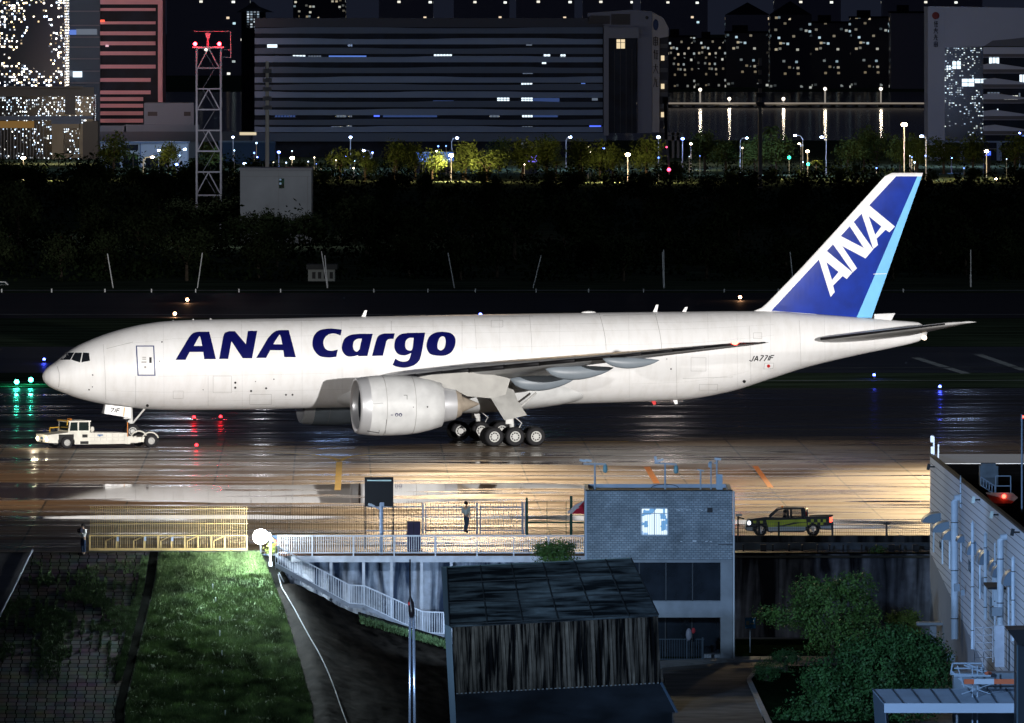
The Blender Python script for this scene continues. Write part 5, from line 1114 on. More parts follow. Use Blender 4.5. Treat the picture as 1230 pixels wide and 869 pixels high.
cam_pole(854, YR, 588, 558, 'thin roof pole with a small round camera on its tip', [('box', 852.8, 558.5, .18, .28), ('box', 853.5, 555.5, .14, .1)], .04)
cam_pole(861, YR, 588, 553, 'roof camera pole with a grey box at its foot, rightmost on the gatehouse', [('cam', 862, 551.5, 5, 0), ('box', 864.5, 579.5, .30, .85), ('arm', 858, 557, 861, 556)], .045)
MB().tube([(bx_(799) + .75 * math.cos(k * .3), YR + .3, bz_(588) + .24 * math.sin(k * .3)) for k in range(11)], .02, 5).build('cable_loop', black, gh)
# ground floor railing, sign post, round sign
palisade(790, 846, 768, 794, 2.9, .02, 599.2, mat('dark blue railing', (.04, .06, .08), .5), 'railing', 'low dark railing before the gatehouse ground floor', 'railing', ((768, .04), (792, .04)), ((825, 766, .06), (844, 766, .08)), None, None)
bsg = empty('hanging_bag', (bx_(827), 598.6, bz_(772)), 0, 'pale shiny bag with a red rim hanging on the dark railing of the gatehouse', 'bag')
MB().ball((bx_(827), 598.6, bz_(760.5)), .22, 14, (.75, .5, 1.5)).tube([(bx_(826), 598.6, bz_(766)), (bx_(825.5), 598.9, bz_(769.5))], .03, 6).build('bag_body', mat('pale foil', (.22, .22, .26), .35), bsg, smooth=True); MB().ball((bx_(832.5), 598.55, bz_(756)), .13, 10, (.8, .5, 1.2)).build('rim_patch', mat('red patch', (.35, .03, .04), .5), bsg)
sg = empty('road_sign', (wx(901, 606), 606, -4.7), 0, 'small blue square sign on a thin post beside the gatehouse', 'sign')
MB().b2(wx(895, 606), wx(907.5, 606), 605.95, 606, wz(755, 606), wz(742, 606)).build('sign_plate', mat('sign blue', (.04, .28, .55), .5), sg); MB().tube([(wx(901, 606), 606.05, -4.7), (wx(901, 606), 606.05, wz(743, 606))], .03, 8).build('post', conc, sg)
MB().b2(wx(896.5, 606), wx(900, 606), 605.93, 605.95, wz(751, 606), wz(746, 606)).build('symbol', mat('sign cream', (.55, .5, .35), .5), sg)
MB().b2(wx(901.5, 606), wx(906, 606), 605.93, 605.95, wz(750, 606), wz(748.5, 606)).build('symbol', mat('sign cream', (.55, .5, .35), .5), sg)
# umbrella
um = W(703, 617, 626); uo = empty('parasol', (um.x, um.y, 0), 0, 'red and white parasol peeking out behind the brick gatehouse', 'parasol'); m = MB(); m2 = MB()
for k in range(8):
    t0, t1 = k * math.pi / 4, (k + 1) * math.pi / 4; (m if k % 4 else m2).add([um + Vector((0, 0, .75)), um + Vector((1.05 * math.cos(t0), 1.05 * math.sin(t0), .02)), um + Vector((1.05 * math.cos(t1), 1.05 * math.sin(t1), .02)), um + Vector((.62 * math.cos((t0 + t1) / 2), .62 * math.sin((t0 + t1) / 2), .48))], [(0, 1, 3), (1, 2, 3), (0, 3, 2)])
m.build('canopy', mat('parasol red', (.50, .02, .05), .7), uo); m2.build('canopy_panel', mat('parasol white', (.7, .7, .72), .7), uo); MB().tube([(um.x, um.y, 0), um + Vector((0, 0, .8))], .03, 8).build('pole', wg, uo)
m = MB()
for k in range(5): m.ball(um + Vector((-.92 + .16 * k, -.42 - .06 * k, .12)), .07, 6, (1, .3, .8))
m.ball(um + Vector((-.35, -.62, .28)), .12, 6, (1, .3, .8)).build('canopy_mark', MATS['parasol white'], uo)
# ------------------------------------------------------------------ right retaining wall with parapet and fence
YQ = 622.4
rw = empty('retaining_wall', (wx(1000, YQ), YQ, -4.7), 0, 'tall dark retaining wall with vertical stains behind the trees', 'wall')
MB().b2(wx(755, YQ), wx(1330, YQ), YQ, YQ + .4, -9, -.1).build('wall_face', stained('dark stained wall', (.010, .010, .012), (.19, .19, .21), .9, thr=(.42, .66)), rw)
MB().b2(wx(880, YQ), wx(1330, YQ), YQ - .35, YQ + .1, wz(670, YQ), wz(667.5, YQ)).build('ledge', mat('dark ledge', (.03, .027, .02), .8), rw)
pp = MB(); YU = 626.5; pp.b2(wx(880, YU), wx(1330, YU), YU, YU + .25, wz(652, YU), wz(643.6, YU)).b2(wx(880, YU), wx(1330, YU), YU - .1, YU + .1, wz(655, YU), wz(653.5, YU))
pp.build('parapet', stained('parapet dark', (.012, .014, .016), (.07, .075, .08), 1.2), rw)
m = MB(); px = 892; rg = random.Random(2)
while px < 1120:
    m.b2(wx(px, 623.5), wx(px + (7 if rg.random() < .4 else 2), 623.5), 623.5, 623.8, wz(666, 623.5), wz(654.5, 623.5)); px += 13 + rg.random() * 9
m.b2(wx(885, 623.5), wx(1120, 623.5), 623.5, 623.6, wz(661.5, 623.5), wz(660.6, 623.5)).build('under_bracket', mat('bracket dark', (.02, .02, .022), .8), rw)
MB().b2(wx(880, 625), wx(1330, 625), 625, 625.1, wz(668, 625), wz(652, 625)).build('back_panel', mat('dim back panel', (.05, .06, .07), .8, var=.4, scale=.8), rw)
wfn = empty('wire_fence', (wx(1000, YU), YU, .7), 0, 'see-through wire fence on the parapet in front of the pickup truck', 'fence')
m = MB(); px = 884.0
while px < 1118: m.b2(wx(px, YU) - .006, wx(px, YU) + .006, YU + .1, YU + .112, wz(644, YU), wz(627, YU)); px += 2.6
for py in (627.5, 631.5, 635.5, 639.5): m.b2(wx(882, YU), wx(1120, YU), YU + .1, YU + .112, wz(py, YU) - .008, wz(py, YU) + .008)
m.build('wire_mesh', mat('thin wire', (.12, .11, .10), .5), wfn)
for px in (912, 935.5, 1000, 1065): MB().b2(wx(px, YU) - .05, wx(px, YU) + .05, YU + .05, YU + .15, wz(653, YU), wz(627, YU)).build('post', dg_, wfn)
MB().b2(wx(1061, YU), wx(1069.5, YU), YU + .04, YU + .08, wz(630.5, YU), wz(628.5, YU)).build('cross_piece', dg_, wfn)
cam_pole(886.5, YU, 655, 620, 'dark camera pole on the parapet in front of the pickup bonnet', [('cam', 887.5, 619, 0, 0), ('arm', 888, 622, 894, 623.5)], .045, dg_)
p = W(1053, 662, 623); tree(p, .5, [(0, 0, 0, .5, .3, .22)], 350, .05, leafA, 'small green weed growing on the ledge of the dark wall', name='plant', seed=21, cat='plant', trunk=False)
# ------------------------------------------------------------------ sided building on the right
rb = empty('sided_building', (23.6, 590, -4.7), 0, 'pale blue sided building with pipes and hooded vents along its wall', 'building')
PF, PN = Vector((23.06, 620, 0)), Vector((24.35, 505, 0)); ZR = 5.45
def rwp(px, dist=0):
    # point on the wall plane seen at photo column px, pushed out of the wall by dist
    t = (px - CX) / F; d = PN - PF; u_ = (t * PF.y - PF.x) / (d.x - t * d.y); q = PF + d * u_; return Vector((q.x - dist, q.y, 0))
def rz(py, Y): return H - (py - YH) * Y / F
sid = bpy.data.materials.new('pale lap siding'); sid.use_nodes = True; N, K, b = nodes(sid); g_ = N.new('ShaderNodeNewGeometry'); sx = N.new('ShaderNodeSeparateXYZ'); K.new(g_.outputs['Position'], sx.inputs[0])
mt_ = N.new('ShaderNodeMath'); mt_.operation = 'DIVIDE'; mt_.inputs[1].default_value = .36; K.new(sx.outputs[2], mt_.inputs[0]); fr_n = N.new('ShaderNodeMath'); fr_n.operation = 'FRACT'; K.new(mt_.outputs[0], fr_n.inputs[0])
rp = N.new('ShaderNodeValToRGB'); rp.color_ramp.interpolation = 'CONSTANT'; rp.color_ramp.elements[0].color = (.10, .12, .15, 1); rp.color_ramp.elements[1].position = .12; rp.color_ramp.elements[1].color = (.60, .62, .66, 1); K.new(fr_n.outputs[0], rp.inputs[0]); K.new(rp.outputs[0], b.inputs['Base Color']); b.inputs['Roughness'].default_value = .6
dW = (PN - PF); sidewall = MB().add([PF + Vector((0, 0, -4.7)), PN + Vector((0, 0, -4.7)), PN + Vector((0, 0, ZR)), PF + Vector((0, 0, ZR))], [(0, 1, 2, 3)])
sidewall.build('siding', sid, rb)
MB().add([PF + Vector((0, .01, -4.7)), PF + Vector((30, .01, -4.7)), PF + Vector((30, .01, ZR)), PF + Vector((0, .01, ZR))], [(0, 1, 2, 3)]).build('end_wall', pale, rb)
MB().add([PF + Vector((.15, 0, ZR - .45)), PN + Vector((.15, 0, ZR - .45)), PN + Vector((30, 0, ZR - .45)), PF + Vector((30, 0, ZR - .45))], [(0, 1, 2, 3)]).build('roof', mat('flat roof felt', (.006, .007, .009), .9, var=.3, scale=.6, spec=0), rb)
MB().add([PF + Vector((-.04, 0, ZR)), PN + Vector((-.04, 0, ZR)), PN + Vector((.18, 0, ZR)), PF + Vector((.18, 0, ZR)), PF + Vector((-.04, 0, ZR + .1)), PN + Vector((-.04, 0, ZR + .1)), PN + Vector((.18, 0, ZR + .1)), PF + Vector((.18, 0, ZR + .1))], [(0, 3, 2, 1), (4, 5, 6, 7), (0, 1, 5, 4), (2, 3, 7, 6)]).build('parapet_cap', mat('dark roof edge', (.02, .022, .026), .7), rb)
MB().b2(PF.x + .15, PF.x + 25, 619.7, 620, ZR - .4, ZR + .1).build('rear_parapet', mat('dark roof edge', (.02, .022, .026), .7), rb)
# darker lower part that curves away
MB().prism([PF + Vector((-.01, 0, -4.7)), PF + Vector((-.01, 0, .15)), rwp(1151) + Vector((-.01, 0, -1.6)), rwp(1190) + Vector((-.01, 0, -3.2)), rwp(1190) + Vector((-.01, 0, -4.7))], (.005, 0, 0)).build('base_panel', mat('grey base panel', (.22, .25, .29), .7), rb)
pipem = mat('pale vent pipe', (.52, .60, .66), .45, var=.1, scale=2)
for px, pt, pb, r_, ben, lb in ((1151, 598, 768, .19, 5, 0), (1172.5, 630, 780, .085, 0, 0), (1188, 643, 745, .085, 0, 0), (1206.5, 645, 800, .16, 4, 0), (1199.5, 655, 790, .05, 0, 0), (1221.5, 672, 770, .09, 0, 0), (1158, 576, 610, .04, 0, 0)):
    q = rwp(px + (3 if ben else 0), .32 if ben else .18); Y = q.y; pts_ = [Vector((q.x, Y, rz(pb, Y))), Vector((q.x, Y, rz(pt + ben, Y)))]
    if ben: pts_ += [Vector((q.x + .04, Y, rz(pt + 1, Y))), Vector((q.x + .35, Y, rz(pt, Y)))]
    pi = MB().tube(pts_, r_, 12).build('vent_pipe', pipem, rb, auto=40)
    cl = MB()
    for k in range(3):
        z_ = pts_[0].z + (pts_[1].z - pts_[0].z) * (.15 + .35 * k); cl.tube([(q.x, Y, z_ - .025), (q.x, Y, z_ + .025)], r_ * 1.12, 12)
    cl.build('pipe_clamp', mat('clamp dark', (.08, .09, .1), .5), pi)
    if not ben: MB().lathe((q.x, Y, pts_[1].z), (0, 0, 1), [(0, r_ * 1.5), (.12, r_ * .3), (.2, .01)], 10).build('pipe_cap', pipem, pi)
hoodm = mat('blue grey hood', (.14, .19, .24), .5)
for px, py, wpx, hpx in ((1130, 616.5, 22, 12), (1140, 627, 20, 13), (1147, 637, 15, 12), (1158.5, 644, 9, 8), (1172.5, 651, 11, 16), (1181, 661, 8, 15), (1188, 662, 12, 17), (1197, 673, 9, 14), (1201, 679, 9, 15), (1217, 686, 12, 18)):
    q = rwp(px + 0.01, 0); Y = q.y; k = Y / F; wd, hh = wpx * k, hpx * k; z0 = rz(py + hpx, Y); pr_ = [(q.x, Y, z0), (q.x, Y, z0 + hh)] + [(q.x - wd * math.sin(a_ * math.pi / 16), Y, z0 + hh * math.cos(a_ * math.pi / 16)) for a_ in range(1, 9)]
    MB().prism([Vector((p_[0] + .0, p_[1], p_[2])) for p_ in pr_], (0, 2.2, 0)).build('vent_hood', hoodm, rb)
    MB().tube([(q.x - wd * .35, Y + 1, z0), (q.x - wd * .35, Y + 1, z0 - hh * 3.0)], .05, 8).build('drop_pipe', pipem, rb)
for px, py in ((1173.5, 600.5), (1195.5, 618.5), (1119, 561), (1221, 639.5)):
    q = rwp(px + 4, .35); Y = q.y; l = MB().box((q.x, Y, rz(py, Y)), (.16, .3, .34), ry=.2).build('wall_flood', mat('dark lamp', (.02, .025, .03), .5) if px in (1119, 1221) else mat('pale lamp', (.6, .68, .62), .4), rb); MB().bar((q.x, Y, rz(py, Y)), (q.x + .36, Y, rz(py, Y)), .08).build('arm', black, l)
for px, py, dx_, h_ in ((1166, 672, 0, 18), (1178, 690, 0, 22), (1131, 650, 0, 12), (1192, 716, 0, 30), (1216, 700, 0, 26)):
    q = rwp(px, .02); Y = q.y; f_ = MB().b2(q.x - .01, q.x, Y - 2.5, Y + 2.5, rz(py + h_, Y), rz(py, Y)).build('window', mat('window trim pale', (.5, .56, .62), .5), rb); MB().b2(q.x - .02, q.x - .01, Y - 2.1, Y + 2.1, rz(py + h_, Y) + .1, rz(py, Y) - .1).build('pane', mat('dim pane', (.05, .08, .11), .2), f_)
for px, py, wpx, hpx in ((1161, 706, 7, 9), (1168, 712, 5, 7), (1210, 735, 12, 10), (1151, 790, 14, 9)):
    q = rwp(px, .5); Y = q.y; k = Y / F; MB().box((q.x, Y, rz(py, Y)), (wpx * k, .4, hpx * k)).build('wall_box', mat('wall box', (.25, .30, .34), .5), rb)
q = rwp(1205, 0); MB().box((q.x - .3, q.y, rz(704, q.y)), (1.1, 5, .1)).build('door_canopy', mat('dark roof edge', (.02, .022, .026), .7), rb)
q = rwp(1195, 0); ldo = MB()
for k in range(5): ldo.b2(q.x - 1.0, q.x - .1, q.y, q.y + .03, rz(790 - 9 * k, q.y) - .015, rz(790 - 9 * k, q.y) + .015)
for dx_ in (-1.0, -.55, -.1): ldo.b2(q.x + dx_ - .02, q.x + dx_ + .02, q.y, q.y + .03, rz(796, q.y), rz(752, q.y))
ldo.build('landing_rail', wg, rb)
q = rwp(1212, .5); MB().box((q.x, q.y - 1, rz(775, q.y)), (.45, .3, 2.0)).build('white_locker', pale, rb)
q = rwp(1132, .3); MB().box((q.x - .3, q.y, rz(749, q.y)), (1.6, 1.2, .15)).box((q.x - .2, q.y, rz(765, q.y)), (.35, .3, 1.2)).build('porch', mat('porch grey', (.16, .18, .20), .7), rb)
point('porch_glow', (rwp(1165).x - 4, 560, 2), 55, (.45, .7, 1), .4)
# roof things
YV = 590
ac = empty('air_handling_unit', (wx(1188, YV), YV, ZR - .45), 0, 'boxy pale air unit on the flat black roof of the sided building', 'air conditioner')
MB().b2(wx(1177, YV), wx(1199, YV), YV, YV + 1.2, rz(583, YV), rz(560, YV)).build('body', mat('unit grey', (.12, .14, .15), .6, var=.2, scale=2), ac); MB().b2(wx(1179, YV), wx(1196.5, YV), YV + .1, YV + 1.1, rz(560, YV), rz(557, YV)).build('fan_cover', MATS['unit grey'], ac)
MB().b2(wx(1177, YV), wx(1199, YV), YV + .3, YV + .5, ZR - .45, rz(583, YV)).build('support', black, ac)
rlr = empty('roof_railing', (wx(1190, 575), 575, ZR - .45), 0, 'grey sloping handrail and ladder frame beside the roof air unit', 'railing'); Y = 575
m = MB(); pr_ = [(1178, 573), (1195, 584)]
m.bar(W(1178, 573, Y), W(1195, 584, Y), .05); m.bar(W(1178, 583, Y), W(1195, 594, Y), .05)
for k in range(6): t = k / 5; m.bar(W(1178 + 17 * t, 573 + 11 * t, Y), W(1178 + 17 * t, 583 + 13 * t, Y), .05)
m.build('sloping_rail', mat('roof rail grey', (.20, .24, .28), .5), rlr); m = MB()
m.bar(W(1196, 572, Y), W(1214, 572, Y), .05); m.bar(W(1214, 572, Y), W(1214, 600, Y), .05); m.bar(W(1196, 584, Y), W(1214, 584, Y), .05); m.bar(W(1196, 572, Y), W(1196, 605, Y), .05); m.build('frame', MATS['roof rail grey'], rlr)
Y = 570; asn = empty('arrow_sign', (wx(1205, Y), Y, ZR - .45), 0, 'weathered wooden arrow board with a red lamp on the flat roof', 'sign')
MB().prism([W(a_, b_, Y) for a_, b_ in ((1184, 592), (1216, 592), (1223, 598), (1215, 605), (1192, 605))], (0, .06, 0)).build('arrow_board', mat('weathered board', (.22, .17, .11), .8, var=.3, scale=3), asn); MB().b2(wx(1204, Y), wx(1207, Y), Y + .06, Y + .12, ZR - .45, rz(595, Y)).build('leg', conc, asn)
MB().ball(W(1206, 596.5, Y - .1), .11, 10).build('red_lamp', glow('obstruction red', (1, .05, .03), 12), asn); point('red_lamp_glow', W(1200, 604, Y - 2.0), 8, (1, .08, .05), .1)
cam_pole(1121.5, 619, 552, 525, 'white camera pole at the far roof corner of the sided building', [('box', 1119.5, 527.5, .18, .35), ('box', 1119.8, 541, .16, .4), ('arm', 1119, 531, 1122, 531), ('arm', 1127, 552, 1127.2, 534)], .05, mat('blue lit steel', (.26, .34, .48), .5))
YM = 560; mo = empty('roof_mast', (wx(1227.5, YM), YM, ZR - .45), 0, 'thin pale mast with a red light at the right edge of the flat roof', 'mast'); MB().tube([(wx(1227.5, YM), YM, ZR - .45), (wx(1227.5, YM), YM, rz(498, YM))], .045, 8).build('pole', MATS['pale blue galvanised steel'], mo); MB().ball(W(1229, 501, YM), .06, 8).build('lamp', glow('obstruction red', (1, .05, .03), 12), mo)
# canopy roof at the bottom right
YC = 530; cn = empty('canopy_roof', (wx(1140, YC), YC, -9), 0, 'low pale blue canopy roof with ribbed sheets at the bottom right corner', 'canopy')
a_, b_, c_, d_ = W(1048, 828, YC + 3), W(1300, 827, YC + 3), W(1310, 845, YC), W(1062, 845, YC)
MB().prism([a_, b_, c_, d_], (0, 0, -.08)).build('roof_sheet', mat('pale blue sheet', (.26, .33, .40), .5, var=.12, scale=1), cn)
m = MB()
for k in range(12): t = k / 11; m.bar(a_.lerp(b_, t) + Vector((0, 0, .03)), d_.lerp(c_, t) + Vector((0, 0, .03)), .045)
m.build('roof_rib', mat('rib dark', (.06, .08, .10), .5), cn); MB().b2(d_.x, c_.x, YC - .1, YC, d_.z - .45, d_.z).build('fascia', mat('pale fascia', (.42, .50, .58), .5), cn); MB().prism([a_, d_, d_ + Vector((.2, 0, -3)), a_ + Vector((.2, 0, -3))], (.05, 0, 0)).build('side_panel', mat('dim side', (.08, .11, .14), .6), cn)
for px in (1066, 1150, 1225): MB().tube([(wx(px, YC), YC + .3, -9), (wx(px, YC), YC + .3, d_.z)], .06, 8).build('column', conc, cn)
# barrier boom on a lattice stand
YX = 531; bo_ = empty('barrier_boom', (wx(1170, YX), YX, -9), 0, 'orange and white barrier boom on a spindly metal stand above the canopy roof', 'barrier')
bar_c = (mat('boom orange', (.55, .14, .06), .5), mat('boom pale', (.45, .52, .58), .5)); px = 1158.0
for k in range(9):
    MB().b2(wx(px, YX), wx(px + 12, YX), YX, YX + .12, wz(822, YX), wz(816, YX)).build('boom_stripe', bar_c[k % 2 if px > 1196 or px < 1170 else (1 if px < 1184 else 0)], bo_); px += 12
m = MB()
for px in (1168, 1174): m.bar(W(px, 870, YX + .3), W(px, 800, YX + .3), .06)
m.bar(W(1142, 806, YX + .2), W(1158, 820, YX + .2), .09).bar(W(1146, 812, YX), W(1190, 812, YX), .08).bar(W(1150, 800, YX), W(1158, 826, YX), .05).bar(W(1155, 822, YX), W(1190, 834, YX), .04).bar(W(1190, 822, YX), W(1155, 834, YX), .04)
m.build('stand', mat('pale blue galvanised steel', (.30, .38, .45), .5), bo_)
ck = empty('flatbed_rack', (wx(1165, YX + 2), YX + 2, -9), 0, 'open grey metal rack with loose poles on it, behind the orange boom', 'rack'); Y = YX + 2; m = MB()
for p_, q_ in (((1144, 797), (1180, 797)), ((1144, 797), (1142, 810)), ((1180, 797), (1182, 812)), ((1142, 810), (1190, 812)), ((1146, 803), (1182, 803)), ((1158, 799), (1184, 809)), ((1162, 798), (1188, 808))): m.bar(W(*p_, Y), W(*q_, Y), .07)
m.build('frame', MATS['pale blue galvanised steel'], ck); MB().b2(wx(1146, Y), wx(1230, Y), Y + .2, Y + 2, wz(870, Y), wz(809, Y)).build('deck', mat('rack deck', (.16, .20, .23), .6, var=.2, scale=1), ck)
MB().ball(W(1187, 809, Y - .2), .12, 8, (1.6, 1, .8)).build('orange_reel', mat('orange reel', (.45, .12, .06), .6), ck)
# dark kiosk at the right edge
YK = 524; kk = empty('dark_kiosk', (wx(1235, YK), YK, -9), 0, 'dark narrow hut with an overhanging black roof at the right edge', 'hut')
MB().b2(wx(1221.5, YK), wx(1300, YK), YK, YK + 3, -9, wz(770, YK)).build('wall', mat('kiosk wall', (.012, .018, .024), .6), kk); MB().prism([W(a_, b_, YK - .3) for a_, b_ in ((1210, 757), (1300, 755), (1300, 775), (1224, 775))], (0, 3.6, 0)).build('roof', mat('kiosk roof', (.006, .008, .010), .7), kk)
MB().b2(wx(1221, YK), wx(1223, YK), YK - .03, YK, -9, wz(775, YK)).build('corner_trim', mat('kiosk trim', (.05, .08, .10), .6), kk)
# ------------------------------------------------------------------ airfield details
pw = mat('white whip paint', (.75, .75, .75), .6)
wh_lab = ('thin leaning white rod beyond the runway, leftmost of them, above the jet nose', 'thin white rod leaning right, above the first letters on the jet', 'pair of leaning white rods beside the small lit hut', 'thin white rod leaning left, above the middle of the fuselage',
          'thin white rod leaning right, beyond the middle of the jet', 'upright double white rod above the fuselage antenna', 'faint white rod just in front of the tail fin', 'upright white rod with a thick foot at the far right of the jet tail')
YW2 = 1216; W2 = lambda px, py: W(px, py, YW2)
for i, rods in enumerate((((129, 305, 136, 347),), ((243, 304, 237, 347),), ((386, 302, 394, 352), (390, 307, 394, 350)), ((538, 304, 546, 347),), ((650, 307, 640, 347),), ((797, 300, 798, 347), (795.5, 303, 797, 347)), ((949, 303, 952, 333),), ((1166, 300, 1166, 330), (1166, 330, 1166, 345)))):
    m = MB()
    for k, (a_, b_, c_, d_) in enumerate(rods): m.tube([W2(c_, d_), W2(a_, b_)], .055 if not (i == 7 and k == 1) else .09, 6)
    m.build('antenna_rod', pw, label=wh_lab[i], cat='antenna', group='white rods beyond the runway', at=W2(rods[0][2], rods[0][3]))
for i, px in enumerate((2, 62, 126, 182, 235, 287, 337, 449, 514, 571, 644, 707, 773, 870, 935, 1085)):
    p = G(px, 351.5); MB().b2(p.x - .06, p.x + .06, p.y, p.y + .1, 0, .38).build('marker_post', pw, label='short white marker post along the far edge of the runway', cat='post', group='marker posts along the runway', at=p)
def field_light(px, py, c_, s_, r_, name, label, grp, en=0):
    p = G(px, py + 3); o = empty(name, p, 0, label, 'light', grp)
    MB().tube([p, p + Vector((0, 0, .22))], .1, 8).build('base', mat('light base', (.05, .05, .05), .6), o)
    MB().ball(p + Vector((0, 0, .22 + r_ * .6)), r_, 10).build('lens', glow('lens ' + name + str(c_), c_, s_), o)
    if en: point(name + '_glow', p + Vector((0, -.6, .8)), en, c_, .15)
for px, py, d_ in ((225, 361, 'farther of the two amber lamps above the jet nose'), (210, 378, 'nearer amber lamp, just above the roof of the jet nose'), (889, 358, 'single amber lamp left of the tail fin')): field_light(px, py, (1, .5, .25), 22, .17, 'runway_light', 'amber runway edge light, ' + d_, 'amber runway lights', 60)
for px, py, d_ in ((53, 433, 'just left of the jet nose'), (1050, 452, 'under the tail, nearer of the pair'), (1129, 466, 'right of the tail, rightmost of the blue ones')): field_light(px, py, (.05, .08, 1), 30, .12, 'taxiway_light', 'small deep blue taxiway light ' + d_, 'blue taxiway lights', 30)
for px, py, d_ in ((20, 461, 'larger and farther left of the green pair'), (37, 458.5, 'nearer the jet nose of the green pair')): field_light(px, py, (.05, 1, .62), 30, .19, 'guidance_light', 'bright green ground light, ' + d_, 'green ground lights', 160)
for px, py, d_ in ((233, 503, 'left one under the forward fuselage'), (265, 502.5, 'right one under the forward fuselage'), (236, 537, 'one in front of the jet, between tug and engine')): field_light(px, py, (1, .02, .03), 9, .12, 'stop_light', 'small red ground light, ' + d_, 'red ground lights', 12)
Yh = 1235; ht = empty('small_hut', W(388, 337, Yh), 0, 'small white hut with a flat roof behind the leaning rods', 'hut')
MB().b2(wx(370, Yh), wx(402, Yh), Yh, Yh + 4, wz(338, Yh), wz(324, Yh)).build('wall', mat('dim white wall', (.30, .30, .28), .8), ht); MB().b2(wx(368, Yh), wx(405, Yh), Yh - .3, Yh + 4.3, wz(323.8, Yh), wz(318, Yh)).build('roof', mat('dark hut roof', (.06, .06, .06), .8), ht)
m = MB()
for px in (375, 382, 389, 396): m.b2(wx(px, Yh), wx(px + 4, Yh), Yh - .03, Yh, wz(335, Yh), wz(327, Yh))
m.build('dark_window', black, ht)
Yc = 1230; cr = empty('parked_car', W(5, 348, Yc), 0, 'pale car parked beyond the runway at the left edge', 'car'); P = lambda q: [Vector((wx(a_, Yc), Yc, wz(b_, Yc))) for a_, b_ in q]
MB().prism(P([(-14, 347), (-14, 343), (-8, 342.5), (-4, 338.5), (6, 338.5), (10, 342.5), (15, 343.5), (16, 347)]), (0, 1.7, 0)).build('body', pw, cr); MB().prism([v + Vector((0, -.02, 0)) for v in P([(-6, 342.3), (-3.4, 339.4), (5.4, 339.4), (8.6, 342.3)])], (0, -.01, 0)).build('window', glassd, cr)
for px in (-8, 9): MB().lathe((wx(px, Yc), Yc - .05, wz(347, Yc)), (0, 1, 0), [(0, .02), (0, .3), (.2, .3), (.2, .02)], 14).build('wheel', rubber, cr)

# ------------------------------------------------------------------ night trees beyond the runway
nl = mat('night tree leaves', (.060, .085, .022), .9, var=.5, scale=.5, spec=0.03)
def proto(kind, seed):
    r = random.Random(seed)
    if kind == 'palm':
        root = empty('palm_tree', (0, 0, 0)); t = MB().tube([(0, 0, 0), (.2, 0, 3), (.1, 0, 6.0)], [.22, .16, .14], 7); t.build('trunk', bark, root, local=True); m = MB()
        for k in range(17):
            a_ = k * 2.4 + r.random(); el_ = r.uniform(-.1, 1.1); L_ = r.uniform(2.0, 2.9); pr_ = Vector((.1, 0, 6.0)); d = Vector((math.cos(a_), math.sin(a_), 0))
            for s__ in range(6):
                t0, t1 = s__ / 6, (s__ + 1) / 6; f_ = lambda t: pr_ + d * L_ * t * math.cos(el_ * .6) + Vector((0, 0, L_ * (math.sin(el_) * t - .75 * t * t))); p_, q_ = f_(t0), f_(t1); n_ = d.cross(Vector((0, 0, 1))); wv = .42 * math.sin(math.pi * min(1, t0 + .12)) + .06
                for sg in (1, -1): m.add([p_, q_, q_ + n_ * wv * sg + Vector((0, 0, -.35 * wv)), p_ + n_ * wv * .7 * sg + Vector((0, 0, -.35 * wv)) - d * .1], [(0, 1, 2, 3)])
        m.build('crown', nl, root, local=True); return root
    lobes = [(0, 0, 4.6, 2.6, 2.4, 2.4)] + [(r.uniform(-2.2, 2.2), r.uniform(-1.5, 1.5), r.uniform(3.0, 6.2), r.uniform(1.1, 2.1), 1.4, r.uniform(1.0, 1.8)) for _ in range(7)]
    return tree((0, 0, 0), 8, lobes, 1500, .24, nl, None, name='leafy_tree', seed=seed, tr=.25, cat=None)
PR = [proto('leafy', s_) for s_ in (31, 32, 33, 34, 35)]; nl_ = nl; nl = mat('belt leaves in painted shade', (.022, .030, .014), .95, var=.5, scale=.5, spec=0); PD = [proto('leafy', s_) for s_ in (36, 37, 38, 39)]; nl = nl_; PP = [proto('palm', 41), proto('palm', 42)]  # PD leaves coloured darker to stand in for the missing light
used = set(); rg = random.Random(11)
def plant(pr_, x, y, sc_, label, grp, z=0, rot=None):
    o = pr_ if pr_.name not in used else copy_tree(pr_); used.add(pr_.name)
    o.location = (x, y, z); o.rotation_euler = (0, 0, rg.random() * 6.28 if rot is None else rot); o.scale = (sc_ * rg.uniform(.9, 1.15),) * 2 + (sc_ * rg.uniform(.9, 1.1),)
    o['label'] = label; o['category'] = 'tree'; o['group'] = grp
for Y, n_, sc_ in ((1262, 17, .72), (1330, 15, .95), (1450, 15, 1.0), (1600, 16, 1.1), (1760, 20, .8), (1900, 22, .62)):
    hw_ = 660 * Y / F
    for k in range(n_):
        x = -hw_ + 2 * hw_ * (k + rg.uniform(.1, .9)) / n_; px = CX + x * F / Y
        if Y == 1262 and (355 < px < 420): continue
        if Y == 1450 and 225 < px < 385: continue
        if Y == 1330 and 285 < px < 378: sc2 = .7
        else: sc2 = sc_
        far = Y > 1550
        if 380 < px < 800 or 820 < px < 1230: sc2 *= {1450: .85, 1600: .62, 1760: .62, 1900: .7}.get(Y, 1)
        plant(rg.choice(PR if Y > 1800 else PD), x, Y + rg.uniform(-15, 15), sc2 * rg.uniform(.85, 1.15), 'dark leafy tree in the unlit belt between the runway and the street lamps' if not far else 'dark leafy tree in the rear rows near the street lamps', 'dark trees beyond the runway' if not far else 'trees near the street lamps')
for k, px in enumerate((214, 228, 243, 257, 271, 284)): plant(PD[k % 4], wx(px, 1488), 1488, .70, 'dark leafy tree crowding the foot of the lattice tower', 'dark trees at the tower and box building')
